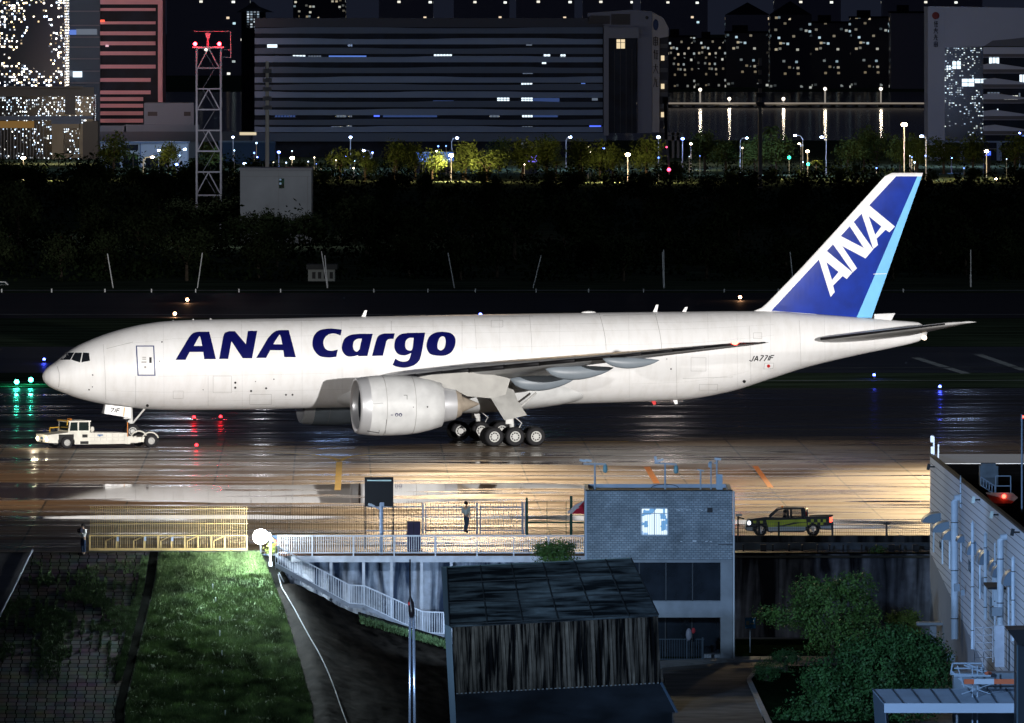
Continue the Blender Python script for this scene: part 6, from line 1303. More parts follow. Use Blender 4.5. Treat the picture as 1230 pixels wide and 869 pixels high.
for k, px in enumerate((283, 297, 311, 325, 339, 352, 366, 378)): plant(PD[(k + 1) % 4], wx(px, 1441), 1438, (.50, .56, .52, .6, .54, .58, .5, .55)[k], 'dark leafy tree hiding the foot of the white box building', 'dark trees at the tower and box building')
lit = [(410, 212, 2010, .8), (440, 212, 2000, .75), (475, 205, 2010, .9), (500, 208, 2010, .9), (520, 206, 1990, .8), (560, 214, 2000, .9), (585, 212, 1990, .8), (628, 218, 2000, 1), (657, 212, 2010, .9), (695, 214, 2010, .9), (720, 222, 2000, .9), (775, 222, 2000, 1), (735, 215, 2020, .9),
       (600, 190, 2100, .9), (655, 190, 2100, 1), (845, 190, 2100, 1), (870, 195, 2090, .9), (905, 195, 2080, .9), (930, 195, 2080, 1), (1015, 198, 2080, .9), (1035, 182, 2100, 1.1), (1050, 190, 2090, 1), (1078, 190, 2070, .9), (1098, 185, 2070, 1.0), (1130, 200, 2080, 1), (1165, 205, 2080, 1), (1215, 210, 2080, 1.1), (140, 205, 2060, 1), (205, 212, 2040, .9), (255, 210, 2060, .8)]
for i, (px, pt, Y, sc_) in enumerate(lit):
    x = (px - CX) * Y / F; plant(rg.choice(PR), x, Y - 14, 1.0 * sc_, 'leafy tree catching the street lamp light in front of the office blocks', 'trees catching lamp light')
for px, pt, Y, lb in ((126, 178, 2090, 'dark palm in front of the low white building, left one'), (160, 186, 2080, 'dark palm in front of the low white building, right one'), (70, 190, 2085, 'dark palm in front of the beige stone columns'), (477, 192, 2000, 'palm lit from the side near the street lamp at the middle left'),
                      (556, 206, 1990, 'palm with drooping lit fronds right of the star-bright lamp'), (630, 200, 1990, 'palm with dry lit fronds under the office block'), (668, 198, 1990, 'broad lit palm right of its dry neighbour'), (700, 200, 1985, 'palm crown lit yellow, left of the tall lamp'), (1028, 200, 1900, 'tall palm with lit hanging fronds just left of the fin tip'), (927, 150, 2150, 'thin dark palm against the river'),
                      (1010, 172, 2120, 'spiky palm standing out against the river, left of the lit trees'), (980, 190, 2000, 'dark palm under the paired white street lamps')):
    H_ = wz(pt, Y); plant(rg.choice(PP), wx(px, Y), Y, max(.55, min(1.6, H_ / 7.2)), lb, 'palms beyond the runway')

# ------------------------------------------------------------------ street lamps
lmp = mat('lamp post steel', (.30, .30, .32), .5)
warm_g, cold_g, white_g = glow('street warm', (1, .72, .42), 60), glow('street cold', (.45, .6, 1), 40), glow('street blue', (.10, .18, 1), 40)
def street_lamp(px, py, Y, kind, label, arm=0, big=1.0, en=0, base=0):
    p = W(px, py, Y); o = empty('street_lamp', (p.x + arm, Y, base), 0, label, 'street lamp', 'street lamps beyond the runway'); g_ = dict(W=warm_g, B=cold_g, D=white_g)[kind]
    pts_ = [(p.x + arm, Y, base), (p.x + arm, Y, p.z - (.6 if arm else .3))]
    if arm: pts_ += [(p.x + arm * .7, Y, p.z - .05), (p.x, Y, p.z + .12)]
    MB().tube(pts_, .10, 7).build('pole', lmp, o); MB().ball(p, .19 * big, 10, (1.3, 1, .8)).build('lamp_head', g_, o)
    if en: point('street_lamp_glow', (p.x, Y - 9, p.z - 1.2), en, dict(W=(1, .75, .38), B=(.4, .6, 1), D=(.15, .25, 1))[kind], .4)
E = 1
for row in ((28, 190, 1990, 'W', 'warm star-bright street lamp in front of the glass hall at the far left', 0, 1.7, 3000), (183, 189, 2020, 'W', 'warm curved street lamp beside the low white building', -1.6, 1.1, 1500), (191, 181, 2080, 'B', 'white blue street lamp above the low white building', 0, 1.2, 900), (222, 179.5, 2080, 'B', 'white blue lamp with curved arm, left of the lattice tower', -1.2, 1.2, 900), (212, 198, 2050, 'D', 'deep blue lamp below the curved white one', 0, 1.1, 300),
            (265, 190, 2050, 'D', 'small blue lamp at the right edge of the lattice tower', 0, .7, 0), (280, 165, 2150, 'B', 'white lamp right of the lattice tower, highest there', 0, 1, 300), (294, 197, 2050, 'B', 'pale blue lamp just above the white box building', 0, 1.2, 500), (309, 189, 2080, 'D', 'tiny blue lamp left of the bare concrete pole', 0, .6, 0), (335, 183, 2060, 'D', 'bright blue lamp right of the bare concrete pole', 0, 1.2, 400),
            (351, 190, 1990, 'W', 'warm star-bright lamp above the white box building', 0, 1.6, 2600), (421, 165, 2130, 'B', 'white blue lamp in front of the lowest office band, left', 0, 1.1, 400), (437, 181, 2080, 'B', 'white lamp on a curved arm among blue ones', 1.2, 1, 700), (447, 183.5, 2080, 'D', 'small blue lamp beside the curved white one', 0, .8, 0), (415, 188, 2060, 'D', 'round blue lamp low over the dark trees', 0, 1, 250),
            (516, 184.5, 2080, 'B', 'pale blue lamp, left one of a close pair', 0, .9, 500), (524, 182, 2100, 'B', 'pale blue lamp, right one of a close pair', 0, .9, 0), (549, 166, 2100, 'B', 'blue white lamp on a tall post before the office block', -1, 1.2, 700), (542, 187, 1980, 'W', 'warm star-bright street lamp on a lit post, middle left of the picture', 0, 1.7, 3600), (685, 165, 2120, 'B', 'white blue lamp in front of the office bands, middle', -.8, 1.2, 400),
            (725, 179, 2080, 'D', 'deep blue lamp left of the tallest warm lamp', 0, 1.2, 300), (627, 184.5, 2100, 'W', 'tiny warm lamp beside the stair window', 0, .7, 200), (754, 186, 1970, 'W', 'warm star-bright street lamp on a tall lit post before the dark glass tower', 0, 1.8, 4200), (762, 219, 1960, 'W', 'low warm lamp among the lit bushes', 0, 1, 1200), (791, 165, 2140, 'B', 'white blue lamp at the foot of the end wall, left', 0, 1.4, 700),
            (820, 167, 2130, 'D', 'deep blue lamp right of the crane jib', 0, 1.3, 400), (830, 173, 2120, 'W', 'small warm lamp over the lit tree', 0, .9, 900), (897, 166, 2060, 'B', 'pale blue street lamp with an arm to the right before the river', -1.2, 1, 1100), (955, 163, 2050, 'B', 'white blue lamp with its arm to the left, first of two before the river', 1.4, 1.1, 700), (987, 165, 2050, 'B', 'white blue lamp with its arm to the left, second of two before the river', .8, 1.2, 700),
            (960, 173, 2030, 'W', 'small warm lamp under the white ones', .6, .8, 0), (970, 182, 2010, 'W', 'warm lamp above the green signal', 0, 1.3, 1200), (1086, 150, 1990, 'W', 'big warm star-bright mast lamp left of the right office block', 0, 2.2, 5200), (1107, 164, 2000, 'B', 'blue white lamp on a bluish post at the corner of the right office block', .8, 1.3, 500), (1185, 182, 2020, 'W', 'warm star-bright lamp before the right office block', 0, 1.5, 1500),
            (1196, 215, 1960, 'W', 'low warm lamp among dark trees at the far right', 0, .9, 800), (1225, 160, 2150, 'D', 'blue lamp at the right picture edge', 0, 1, 200), (1143, 190, 2080, 'D', 'small blue light at the foot of the right office block', 0, .7, 200)):
    street_lamp(row[0], row[1], row[2], row[3], row[4], row[5], row[6], row[7] * 4)
for px, py, lb in ((948, 189.5, 'green traffic signal low among the trees, left one'), (970.5, 197.5, 'green traffic signal under the warm lamp, right one')):
    o = empty('traffic_signal', (wx(px, 2020), 2020, 0), 0, lb, 'traffic light', 'green traffic signals'); MB().tube([(wx(px, 2020), 2020.4, 0), (wx(px, 2020), 2020.4, wz(py, 2020))], .08, 6).build('pole', lmp, o); MB().b2(wx(px, 2020) - .3, wx(px, 2020) + .3, 2020.1, 2020.4, wz(py, 2020) - .5, wz(py, 2020) + .5).build('housing', black, o); MB().ball(W(px, py, 2020), .28, 8).build('lens', glow('signal green', (.02, 1, .45), 12), o)
for px, y0, y1, Y, lb, r_ in ((321, 74, 202, 1461.5, 'tall bare concrete pole rising behind the white box building', .30), (913, 70, 200, 1900, 'tall pale cluster pole in front of the river', .38)):
    o = empty('utility_pole', (wx(px, Y), Y, 0), 0, lb, 'pole'); MB().tube([(wx(px, Y), Y, 0), (wx(px, Y), Y, wz(y0, Y))], [r_, r_ * .7], 10).build('shaft', mat('pole concrete', (.60, .56, .48), .8), o)
    for k in range(5): MB().b2(wx(px, Y) - r_ * 1.9, wx(px, Y) + r_ * 1.9, Y - .5, Y - .1, wz(y0 + 14 + 11 * k, Y), wz(y0 + 9 + 11 * k, Y)).build('fitting', mat('pole fitting', (.12, .12, .13), .6), o)
# crane jib
Y = 1800; o = empty('crane', (wx(803, Y), Y, 0), 0, 'slender dark crane jib with a white lower section and small red lights', 'crane'); MB().bar(W(799, 120, Y), W(800, 168, Y), .5).build('jib', mat('dark crane steel', (.012, .01, .012), .6), o); MB().b2(wx(795.5, Y), wx(802, Y), Y, Y + .5, wz(124, Y), wz(117, Y)).build('jib_head', black, o); MB().bar(W(800.5, 168, Y), W(804, 210, Y), .22).bar(W(802, 170, Y), W(804.5, 200, Y), .1).build('lower_section', mat('lit white steel', (.6, .6, .6), .5), o); MB().ball(W(801, 177, Y), .16, 8).ball(W(803.5, 204, Y), .3, 8).build('red_lamp', glow('crane red', (1, .05, .12), 10), o)
# lattice tower
Y = 1500; X = lambda px: wx(px, Y); Z = lambda py: wz(py, Y); lt = empty('lattice_tower', (X(250.5), Y, 0), 0, 'grey steel lattice tower with two red lamps on its top platform', 'tower'); stl = mat('tower steel', (.34, .34, .36), .6); wd = X(265) - X(236)
m = MB()
for dy in (0, wd):
    for px in (236, 265): m.bar((X(px), Y + dy, 0), (X(px), Y + dy, Z(58)), .20)
m.build('corner_post', stl, lt)
for k, py in enumerate((58, 82, 107, 132, 157, 182, 207, 235, 262)):
    m = MB()
    for dy in (0, wd): m.bar((X(236), Y + dy, Z(py)), (X(265), Y + dy, Z(py)), .16)
    for px in (236, 265): m.bar((X(px), Y, Z(py)), (X(px), Y + wd, Z(py)), .16)
    nx_ = py + 25
    if k in (0, 2, 4, 6): m.bar((X(250.5), Y, Z(py)), (X(237), Y, Z(nx_)), .15); m.bar((X(250.5), Y, Z(py)), (X(264), Y, Z(nx_)), .15)
    m.build('brace', stl, lt)
    if k < 8: MB().bar((X(243 if k % 2 else 258), Y + wd * .4, Z(nx_)), (X(258 if k % 2 else 243), Y + wd * .4, Z(py)), .5, .06).build('stair_flight', mat('tower stair', (.22, .22, .24), .7), lt)
MB().b2(X(232), X(269), Y - .4, Y + wd + .4, Z(58), Z(56)).bar((X(233), Y, Z(38)), (X(277), Y, Z(38)), .07).bar((X(277), Y, Z(38)), (X(277), Y, Z(70)), .12).bar((X(268), Y, Z(60)), (X(277), Y, Z(60)), .07).bar((X(268), Y, Z(69)), (X(277), Y, Z(69)), .07).build('platform', stl, lt)
MB().tube([(X(249.5), Y + 1, Z(56)), (X(249.5), Y + 1, Z(44))], .16, 8).tube([(X(249.5), Y + 1, Z(46)), (X(249.5), Y + 1, Z(40))], [.2, .42], 8).build('beacon_mast', stl, lt)
for px in (234.5, 263.5): MB().ball((X(px), Y - .5, Z(53)), .26, 10).build('red_lamp', glow('tower red', (1, .02, .03), 45), lt); point('tower_red_glow', (X(px), Y - .8, Z(51.5)), 350, (1, .05, .08), .2)
MB().ball((X(247.5), Y - .4, Z(60)), .16, 8).build('work_lamp', glow('tower white', (1, .95, .8), 6), lt)
point('tower_fill', (X(225), Y - 14, 15), 3000, (.85, .85, 1), 1)  # unseen lamp added to light the lattice tower
# white box building
Y = 1448; wb = empty('white_box_building', (wx(331, Y), Y, 0), 0, 'plain pale box building with one narrow window beyond the runway', 'building'); wbm = mat('pale render', (.40, .42, .43), .85, var=.1, scale=.3)
MB().b2(wx(288.5, Y), wx(374, Y), Y, Y + 12, 0, wz(205, Y)).build('wall', wbm, wb); MB().b2(wx(287, Y), wx(375, Y), Y - .3, Y + 12.3, wz(205, Y), wz(202.3, Y)).build('roof_slab', mat('roof slab pale', (.34, .35, .36), .8), wb)
wn_ = MB().b2(wx(335, Y), wx(341.5, Y), Y - .05, Y, wz(226.5, Y), wz(214.5, Y)).build('window', glassd, wb); MB().b2(wx(335.5, Y), wx(338, Y), Y - .07, Y - .05, wz(217, Y), wz(215, Y)).b2(wx(335.5, Y), wx(338, Y), Y - .07, Y - .05, wz(222, Y), wz(219.5, Y)).build('pane', glow('dim blue pane', (.3, .45, .65), .35), wn_)
MB().b2(wx(334.6, Y), wx(335, Y), Y - .04, Y, 0, wz(205, Y)).b2(wx(289, Y), wx(373, Y), Y - .04, Y, wz(212.4, Y), wz(212, Y)).b2(wx(369, Y), wx(369.5, Y), Y - .04, Y, 0, wz(212, Y)).build('wall_joint', seam, wb)
point('box_wall_fill', (wx(318, Y), Y - 22, 12), 2200, (.9, .9, 1), 1)  # unseen lamp added out in front to light the box building

# ------------------------------------------------------------------ office blocks
def lit_grid(name, cell, frac, c1, c2, es, base=(.012, .014, .02), size=(.62, .6), cluster=0, jitter=False):
    """dark glass wall, some cells of which glow as lit panes or painted-in reflections"""
    m_ = bpy.data.materials.new(name); m_.use_nodes = True; N, K, b = nodes(m_); tc = N.new('ShaderNodeTexCoord'); sx = N.new('ShaderNodeSeparateXYZ'); K.new(tc.outputs['Object'], sx.inputs[0])
    def mth(op, a, c_):
        n = N.new('ShaderNodeMath'); n.operation = op
        for i, v in enumerate((a, c_)):
            if isinstance(v, (int, float)): n.inputs[i].default_value = v
            else: K.new(v, n.inputs[i])
        return n.outputs[0]
    u_ = mth('DIVIDE', mth('ADD', sx.outputs[0], sx.outputs[1]), cell[0]); v_ = mth('DIVIDE', sx.outputs[2], cell[1]); cb_ = N.new('ShaderNodeCombineXYZ'); K.new(mth('FLOOR', u_, 0), cb_.inputs[0]); K.new(mth('FLOOR', v_, 0), cb_.inputs[1])
    wn = N.new('ShaderNodeTexWhiteNoise'); K.new(cb_.outputs[0], wn.inputs['Vector']); sp = N.new('ShaderNodeSeparateColor'); K.new(wn.outputs['Color'], sp.inputs[0])
    on = mth('LESS_THAN', sp.outputs[0], frac)
    if cluster:
        nz = N.new('ShaderNodeTexNoise'); nz.inputs['Scale'].default_value = cluster; nz.inputs['Detail'].default_value = 2; K.new(tc.outputs['Object'], nz.inputs['Vector']); on = mth('LESS_THAN', sp.outputs[0], mth('MULTIPLY', mth('MAXIMUM', mth('SUBTRACT', nz.outputs[0], .35), 0), frac * 6))
    fu, fv = mth('FRACT', u_, 0), mth('FRACT', v_, 0)
    if jitter: fu = mth('ADD', fu, mth('MULTIPLY', mth('SUBTRACT', sp.outputs[1], .5), .5)); fv = mth('ADD', fv, mth('MULTIPLY', mth('SUBTRACT', sp.outputs[2], .5), .5))
    ins = mth('MULTIPLY', mth('LESS_THAN', mth('ABSOLUTE', mth('SUBTRACT', fu, .5), 0), size[0] / 2), mth('LESS_THAN', mth('ABSOLUTE', mth('SUBTRACT', fv, .5), 0), size[1] / 2))
    mx = N.new('ShaderNodeMix'); mx.data_type = 'RGBA'; K.new(sp.outputs[1], mx.inputs[0]); mx.inputs[6].default_value = (*c1, 1); mx.inputs[7].default_value = (*c2, 1); K.new(mx.outputs[2], b.inputs['Emission Color'])
    K.new(mth('MULTIPLY', mth('MULTIPLY', on, ins), mth('MULTIPLY', mth('POWER', sp.outputs[2], 1.6), es)), b.inputs['Emission Strength']); b.inputs['Base Color'].default_value = (*base, 1); b.inputs['Roughness'].default_value = .25; b.inputs['Specular IOR Level'].default_value = .3
    return m_
band = mat('pale spandrel band', (.17, .23, .33), .7, var=.08, scale=.1); glz = mat('office dark glass', (.005, .009, .018), .5, spec=.12, var=.5, scale=.3); endw = mat('pale end wall', (.34, .32, .31), .8, var=.05, scale=.1)
winw = glow('office lit', (.75, .9, 1), 1.5); winb = glow('office blue', (.12, .25, .8), .8); wind = glow('office dim', (.30, .38, .5), .35); winy = glow('office warm', (1, .8, .5), .9)
def band_mesh(px0, px1, y0, y1, Y, seed, dep=1.2, wave=True):
    """a spandrel whose upper edge swells and thins along the facade"""
    r = random.Random(seed); n_ = 60; ph, ph2 = r.random() * 6, r.random() * 6; m = MB(); top, bot = [], []
    for k in range(n_ + 1):
        px = px0 + (px1 - px0) * k / n_; sw = (.5 + .5 * math.tanh(3.0 * math.sin(px * .022 + ph))) * 1.0 if wave else 1; th = (y1 - y0) * (.84 + .16 * sw); top.append((px, y1 - th)); bot.append((px, y1))
    for k in range(n_):
        a_, b_, c_, d_ = top[k], top[k + 1], bot[k + 1], bot[k]; F1 = [Vector((wx(q[0], Y), Y - dep, wz(q[1], Y))) for q in (a_, b_, c_, d_)]; B1 = [v + Vector((0, dep, 0)) for v in F1]; m.add(F1 + B1, [(0, 1, 2, 3), (0, 4, 5, 1), (3, 2, 6, 7)])
    return m
Y = 2300; X = lambda px: wx(px, Y); Z = lambda py: wz(py, Y)
ob = empty('office_block', (X(550), Y, 0), 0, 'long banded office block with scattered lit windows and a pale end wall', 'building')
MB().b2(X(306), X(727), Y, Y + 25, 0, Z(22)).build('glass_wall', glz, ob)
for i, y0 in enumerate((33, 46, 57.5, 67.5, 80.5, 92, 101, 110, 121.5, 131, 143, 151.5)):
    band_mesh(306, 724, y0, y0 + 7.5, Y, i).build('spandrel', band if i % 2 else mat('darker spandrel band', (.09, .12, .17), .7), ob)
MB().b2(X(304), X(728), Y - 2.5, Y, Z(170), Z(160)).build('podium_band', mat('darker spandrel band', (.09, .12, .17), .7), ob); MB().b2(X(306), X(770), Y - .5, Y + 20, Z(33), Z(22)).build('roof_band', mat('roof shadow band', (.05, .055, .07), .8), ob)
for x0, x1, y0, y1, g_ in ((321, 333, 53, 57.5, winw), (351.5, 367, 66.5, 75, winw), (370, 386, 67, 73, wind), (395, 440, 67, 73, winb), (418, 422.5, 50, 56, wind), (521, 543, 65.5, 73, winw), (306, 315, 104, 108, winb), (328, 340, 103, 106, wind), (404, 416, 135, 141, wind), (419, 423, 134, 141, wind), (449, 456, 137.5, 140.5, glow('office deep blue', (.08, .15, 1), 1.5)), (398, 412, 152, 159, wind), (416, 423, 151, 158, wind),
                       (596, 610, 35, 40, winb), (653, 661, 65.5, 72.5, winw), (673, 679.5, 65.5, 72.5, winw), (651, 656, 73.5, 77, winw), (597, 612, 117, 124, winw), (626, 639.5, 100, 106.5, winw), (626, 640, 117, 124, winw), (627, 640, 134, 141, winw), (627, 640, 152, 159, wind), (626, 640, 171, 179, wind), (628, 640, 82, 89, wind), (632, 639, 50, 55, wind), (698, 703, 100, 102.5, winb), (709, 717, 83, 86, wind), (711, 718, 118, 121, wind), (708, 722, 151, 156, glow('office deep blue', (.08, .15, 1), 1.5)), (642, 666, 36, 40, winb), (588, 600, 135, 141, wind), (640, 672, 118, 125, glow('office faint', (.05, .1, .3), .5)), (640, 670, 135, 141, glow('office faint', (.05, .1, .3), .5)), (520, 545, 121, 125, glow('office faint', (.05, .1, .3), .5)), (330, 355, 135, 141, glow('office faint', (.05, .1, .3), .5)), (460, 525, 137, 141, glow('office faint', (.05, .1, .3), .5))):
    f_ = MB().b2(X(x0), X(x1), Y - .08, Y - .02, Z(y1), Z(y0)).build('window', g_, ob)
    if x1 - x0 < 30 and y1 - y0 > 5:
        m = MB(); n_ = max(2, int((x1 - x0) / 3.2))
        for k in range(n_ + 1): xx = x0 + (x1 - x0) * k / n_; m.b2(X(xx) - .05, X(xx) + .05, Y - .14, Y - .08, Z(y1), Z(y0))
        m.b2(X(x0), X(x1), Y - .14, Y - .08, Z((y0 + y1) / 2 - .8) - .05, Z((y0 + y1) / 2 - .8) + .05).build('frame', glassd, f_)
MB().b2(X(725), X(731), Y - 3, Y + 10, Z(163), Z(31)).b2(X(731), X(767), Y - 3, Y - 1, Z(46), Z(33)).build('tower_frame', mat('grey tower frame', (.18, .19, .22), .7), ob)
tg = MB().b2(X(731), X(764.5), Y - 2, Y + 8, Z(160), Z(46)).build('glass_tower', glz, ob)
f_ = MB().b2(X(740.5), X(750.5), Y - 2.06, Y - 2.0, Z(58.5), Z(47.5)).build('window', winy, ob); MB().b2(X(745), X(745.8), Y - 2.12, Y - 2.06, Z(58.5), Z(47.5)).b2(X(740.5), X(750.5), Y - 2.12, Y - 2.06, Z(51.6), Z(51)).build('frame', glassd, f_)
m = MB()
for px in (738, 745, 752, 759): m.b2(X(px) - .05, X(px) + .05, Y - 2.1, Y - 2, Z(160), Z(59))
m.build('mullion', mat('dark mullion', (.03, .035, .04), .5), tg)
MB().prism([Vector((X(a_), Y - 1.2, Z(b_))) for a_, b_ in ((706, 16), (757, 12), (783, 14), (783, 160), (765.5, 160), (765.5, 33), (731, 33), (706, 20))], (0, 8, 0)).build('roof_wing', mat('dim end wall', (.17, .18, .22), .8), ob)
MB().b2(X(707), X(732.5), Y - 1.3, Y - 1.2, Z(29), Z(19)).b2(X(734), X(757), Y - 1.3, Y - 1.2, Z(30), Z(17)).build('roof_opening', black, ob)
MB().prism([Vector((X(a_), Y - 1.4, Z(b_))) for a_, b_ in ((783.4, 15), (797, 22), (803, 34), (803, 44), (792, 46), (792, 159), (783.4, 159))], (0, 14, 0)).build('end_wall', endw, ob)
MB().ball((X(777), Y - 1.3, Z(21.5)), .35, 10, (1, .2, 1)).build('round_vent', black, ob)
for k in range(8):
    b0 = 46 + 14.5 * k; MB().b2(X(792.5), X(802), Y + .2, Y + 3, Z(b0 + 12), Z(b0 + 10.5)).b2(X(792.5), X(802), Y + .1, Y + .2, Z(b0 + 10.5), Z(b0 + 7)).build('balcony', mat('dim balcony', (.12, .12, .12), .8), ob)
for b0 in (67, 101, 135): MB().b2(X(794), X(798), Y + .0, Y + .08, Z(b0 + 6), Z(b0)).build('window', winy, ob)
MB().b2(X(792.3), X(803), Y + .5, Y + 8, 0, Z(44)).build('side_wing', mat('dim side wing', (.05, .05, .055), .8), ob)
# marks on the end wall: blue round emblem and four characters as dark strokes
MB().ball((X(787.5), Y - 1.5, Z(30)), 1.1, 14, (.50, .12, 1.05)).build('wall_emblem', mat('emblem blue', (.01, .03, .09), .5), ob)
def glyph(px, py, w_, h_, strokes_, Y, yo):
    m = MB()
    for a_, b_, c_, d_ in strokes_: m.bar((wx(px + a_ * w_, Y), yo, wz(py + b_ * h_, Y)), (wx(px + c_ * w_, Y), yo, wz(py + d_ * h_, Y)), .16, .12)
    return m
GL_ = [[(.1, .1, .9, .1), (.1, .1, .1, .9), (.9, .1, .9, .9), (.1, .4, .9, .4), (.1, .65, .9, .65), (.1, .9, .9, .9), (.5, 0, .5, 1)], [(.3, 0, .1, .35), (.3, .2, .3, 1), (.5, .1, 1, .1), (.5, .4, 1, .4), (.75, .1, .75, 1), (.5, .95, 1, .95)], [(0, .3, 1, .3), (.5, 0, .45, .4), (.45, .4, 0, 1), (.5, .4, 1, 1)], [(.35, 0, .35, .5), (.35, .5, 0, 1), (.6, .3, .65, 1), (.65, 1, 1, .95), (.2, .25, .8, .25)]]
for k, py in enumerate((44, 60, 77, 93)): glyph(784.6, py, 5.8, 11.5, GL_[k], Y, Y - 1.5).build('wall_lettering', mat('sign brown', (.035, .025, .022), .7), ob)
MB().b2(X(798), X(820), Y - 12, Y - 11, Z(168), Z(163)).b2(X(806), X(809), Y - 12, Y - 11, 0, Z(158)).b2(X(812), X(815), Y - 12, Y - 11, 0, Z(158)).b2(X(799), X(817), Y - 12, Y - 11.5, Z(162), Z(158.5)).build('rooftop_sign_frame', mat('dim sign frame', (.16, .15, .14), .8), ob)
# right office block
Y = 2250; rb2 = empty('office_block', (X(1200), Y, 0), 0, 'office block with a tall blank pale portal wall and bands of windows at the right', 'building'); Z = lambda py: wz(py, Y); X = lambda px: wx(px, Y)
pw_ = mat('portal wall', (.34, .36, .41), .8, var=.05, scale=.08)
MB().b2(X(1114.5), X(1134.5), Y - 1, Y + 20, 0, Z(8)).build('portal_leg', pw_, rb2); MB().prism([Vector((X(a_), Y - 1, Z(b_))) for a_, b_ in ((1134.6, 8), (1300, 11), (1300, 47), (1195, 50), (1181, 56), (1134.6, 57))], (0, 20, 0)).build('portal_top', pw_, rb2)
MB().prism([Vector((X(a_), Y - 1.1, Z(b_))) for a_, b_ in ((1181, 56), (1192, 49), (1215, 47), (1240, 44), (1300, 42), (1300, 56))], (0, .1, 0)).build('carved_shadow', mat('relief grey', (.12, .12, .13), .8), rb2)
MB().b2(X(1134.6), X(1181), Y, Y + 18, Z(170), Z(57)).build('glass_wall', lit_grid('glass with glowing reflections', (.42, .42), .30, (.55, .75, 1), (.9, 1, .95), 1.6, (.010, .018, .03), (.7, .5), .09, True), rb2); MB().b2(X(1181), X(1300), Y + .5, Y + 18, 0, Z(57)).build('rear_glass', glz, rb2)  # reflections in the glass wall are put in as glowing cells
for i, y0 in enumerate((57, 76, 94, 112, 132, 150, 167)):
    q = [(1181, y0 + 1.5), (1195, y0), (1212, y0 + 2.5), (1232, y0 + 5.5), (1300, y0 + 5.5), (1300, y0 + 7.5), (1181, y0 + 7.5)] if 0 < i < 6 else [(1181, y0), (1300, y0), (1300, y0 + 8), (1181, y0 + 8)]
    if i < 6: MB().prism([Vector((X(a_), Y - 1, Z(b_))) for a_, b_ in q], (0, 1.5, 0)).build('spandrel', mat('right spandrel', (.42, .43, .47), .7), rb2)
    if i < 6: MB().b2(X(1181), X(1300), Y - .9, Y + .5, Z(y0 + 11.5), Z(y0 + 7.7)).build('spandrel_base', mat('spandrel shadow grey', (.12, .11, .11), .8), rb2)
    MB().b2(X(1181), X(1300), Y - 1, Y + .5, Z(y0 + 12.5), Z(y0 + 11.6)).build('ledge_line', mat('ledge pale', (.24, .24, .26), .7), rb2)
for x0, x1, y0, y1, g_ in ((1188, 1200.5, 68.5, 79, winw), (1224.5, 1240, 90, 101, winw), (1206, 1223, 115, 122, glow('office pale', (.9, .9, .8), 1.1)), (1186, 1201, 111, 118, wind), (1197.5, 1199.5, 131, 137.5, winw), (1227, 1240, 161, 164, winb), (1223.5, 1226, 112, 122, wind)):
    f_ = MB().b2(X(x0), X(x1), Y - .06 + .5, Y - .02 + .5, Z(y1), Z(y0)).build('window', g_, rb2); m = MB(); n_ = max(1, int((x1 - x0) / 3.5))
    for k in range(n_ + 1): xx = x0 + (x1 - x0) * k / n_; m.b2(X(xx) - .05, X(xx) + .05, Y + .38, Y + .44, Z(y1), Z(y0))
    m.build('frame', glassd, f_)
for x0, x1, y0, y1 in ((1144, 1154, 74, 83), (1155.5, 1170, 95, 104), (1171, 1185, 95, 100), (1137, 1142, 79, 84)):
    f_ = MB().b2(X(x0), X(x1), Y - .06, Y - .02, Z(y1), Z(y0)).build('window', winw, rb2); MB().b2(X((x0 + x1) / 2) - .06, X((x0 + x1) / 2) + .06, Y - .12, Y - .06, Z(y1), Z(y0)).b2(X(x0), X(x1), Y - .12, Y - .06, Z((y0 + y1) / 2) - .05, Z((y0 + y1) / 2) + .05).build('frame', glassd, f_)
MB().b2(X(1114), X(1300), Y - 1.5, Y - 1, Z(171.5), Z(169.5)).build('base_beam', band, rb2)
for px in (1122, 1156, 1200): MB().b2(X(px) - .5, X(px) + .5, Y - 1.4, Y - .4, 0, Z(171.5)).build('column', band, rb2)
MB().ball((X(1123.7), Y - 1.1, Z(19)), .75, 12, (1, .15, 1)).build('wall_emblem', mat('emblem red', (.16, .03, .025), .6), rb2)
for k, py in enumerate((25.5, 33.5, 41.5, 50)): glyph(1121.3, py, 5, 7, GL_[(k + 1) % 4] + [(0, .5, 1, .5)], Y, Y - 1.1).build('wall_lettering', mat('sign grey', (.05, .05, .055), .7), rb2)
# left towers
Y = 2280; X = lambda px: wx(px, Y); Z = lambda py: wz(py, Y)
gt_ = empty('glass_tower', (X(35), Y, 0), 0, 'glass tower sparkling with hundreds of reflected city lights, cut by the left edge', 'building')
MB().b2(X(-60), X(76), Y + 6, Y + 30, Z(170), Z(-60)).build('glass_wall', lit_grid('sparkling glass', (.50, .56), .62, (.55, .72, 1), (1, .74, .34), 11, (.03, .04, .06), (.62, .55), .07, True), gt_)  # the reflected city lights are emission in the glass itself
gh2 = empty('glass_hall', (X(50), Y - 10, 0), 0, 'lower glass fronted hall with stone columns and an orange sign strip, at the left', 'building'); Yh2 = Y - 10; X = lambda px: wx(px, Yh2); Z = lambda py: wz(py, Yh2)
ston = mat('beige stone', (.34, .27, .18), .8, var=.12, scale=.4); dkst = mat('dim roof stone', (.13, .115, .10), .8)
MB().b2(X(-60), X(112), Yh2, Yh2 + 14, 0, Z(114)).build('glass_front', lit_grid('hall glass', (.40, .45), .42, (.5, .7, 1), (.95, .95, .85), 5, (.012, .016, .024), (.5, .6), .10, True), gh2)
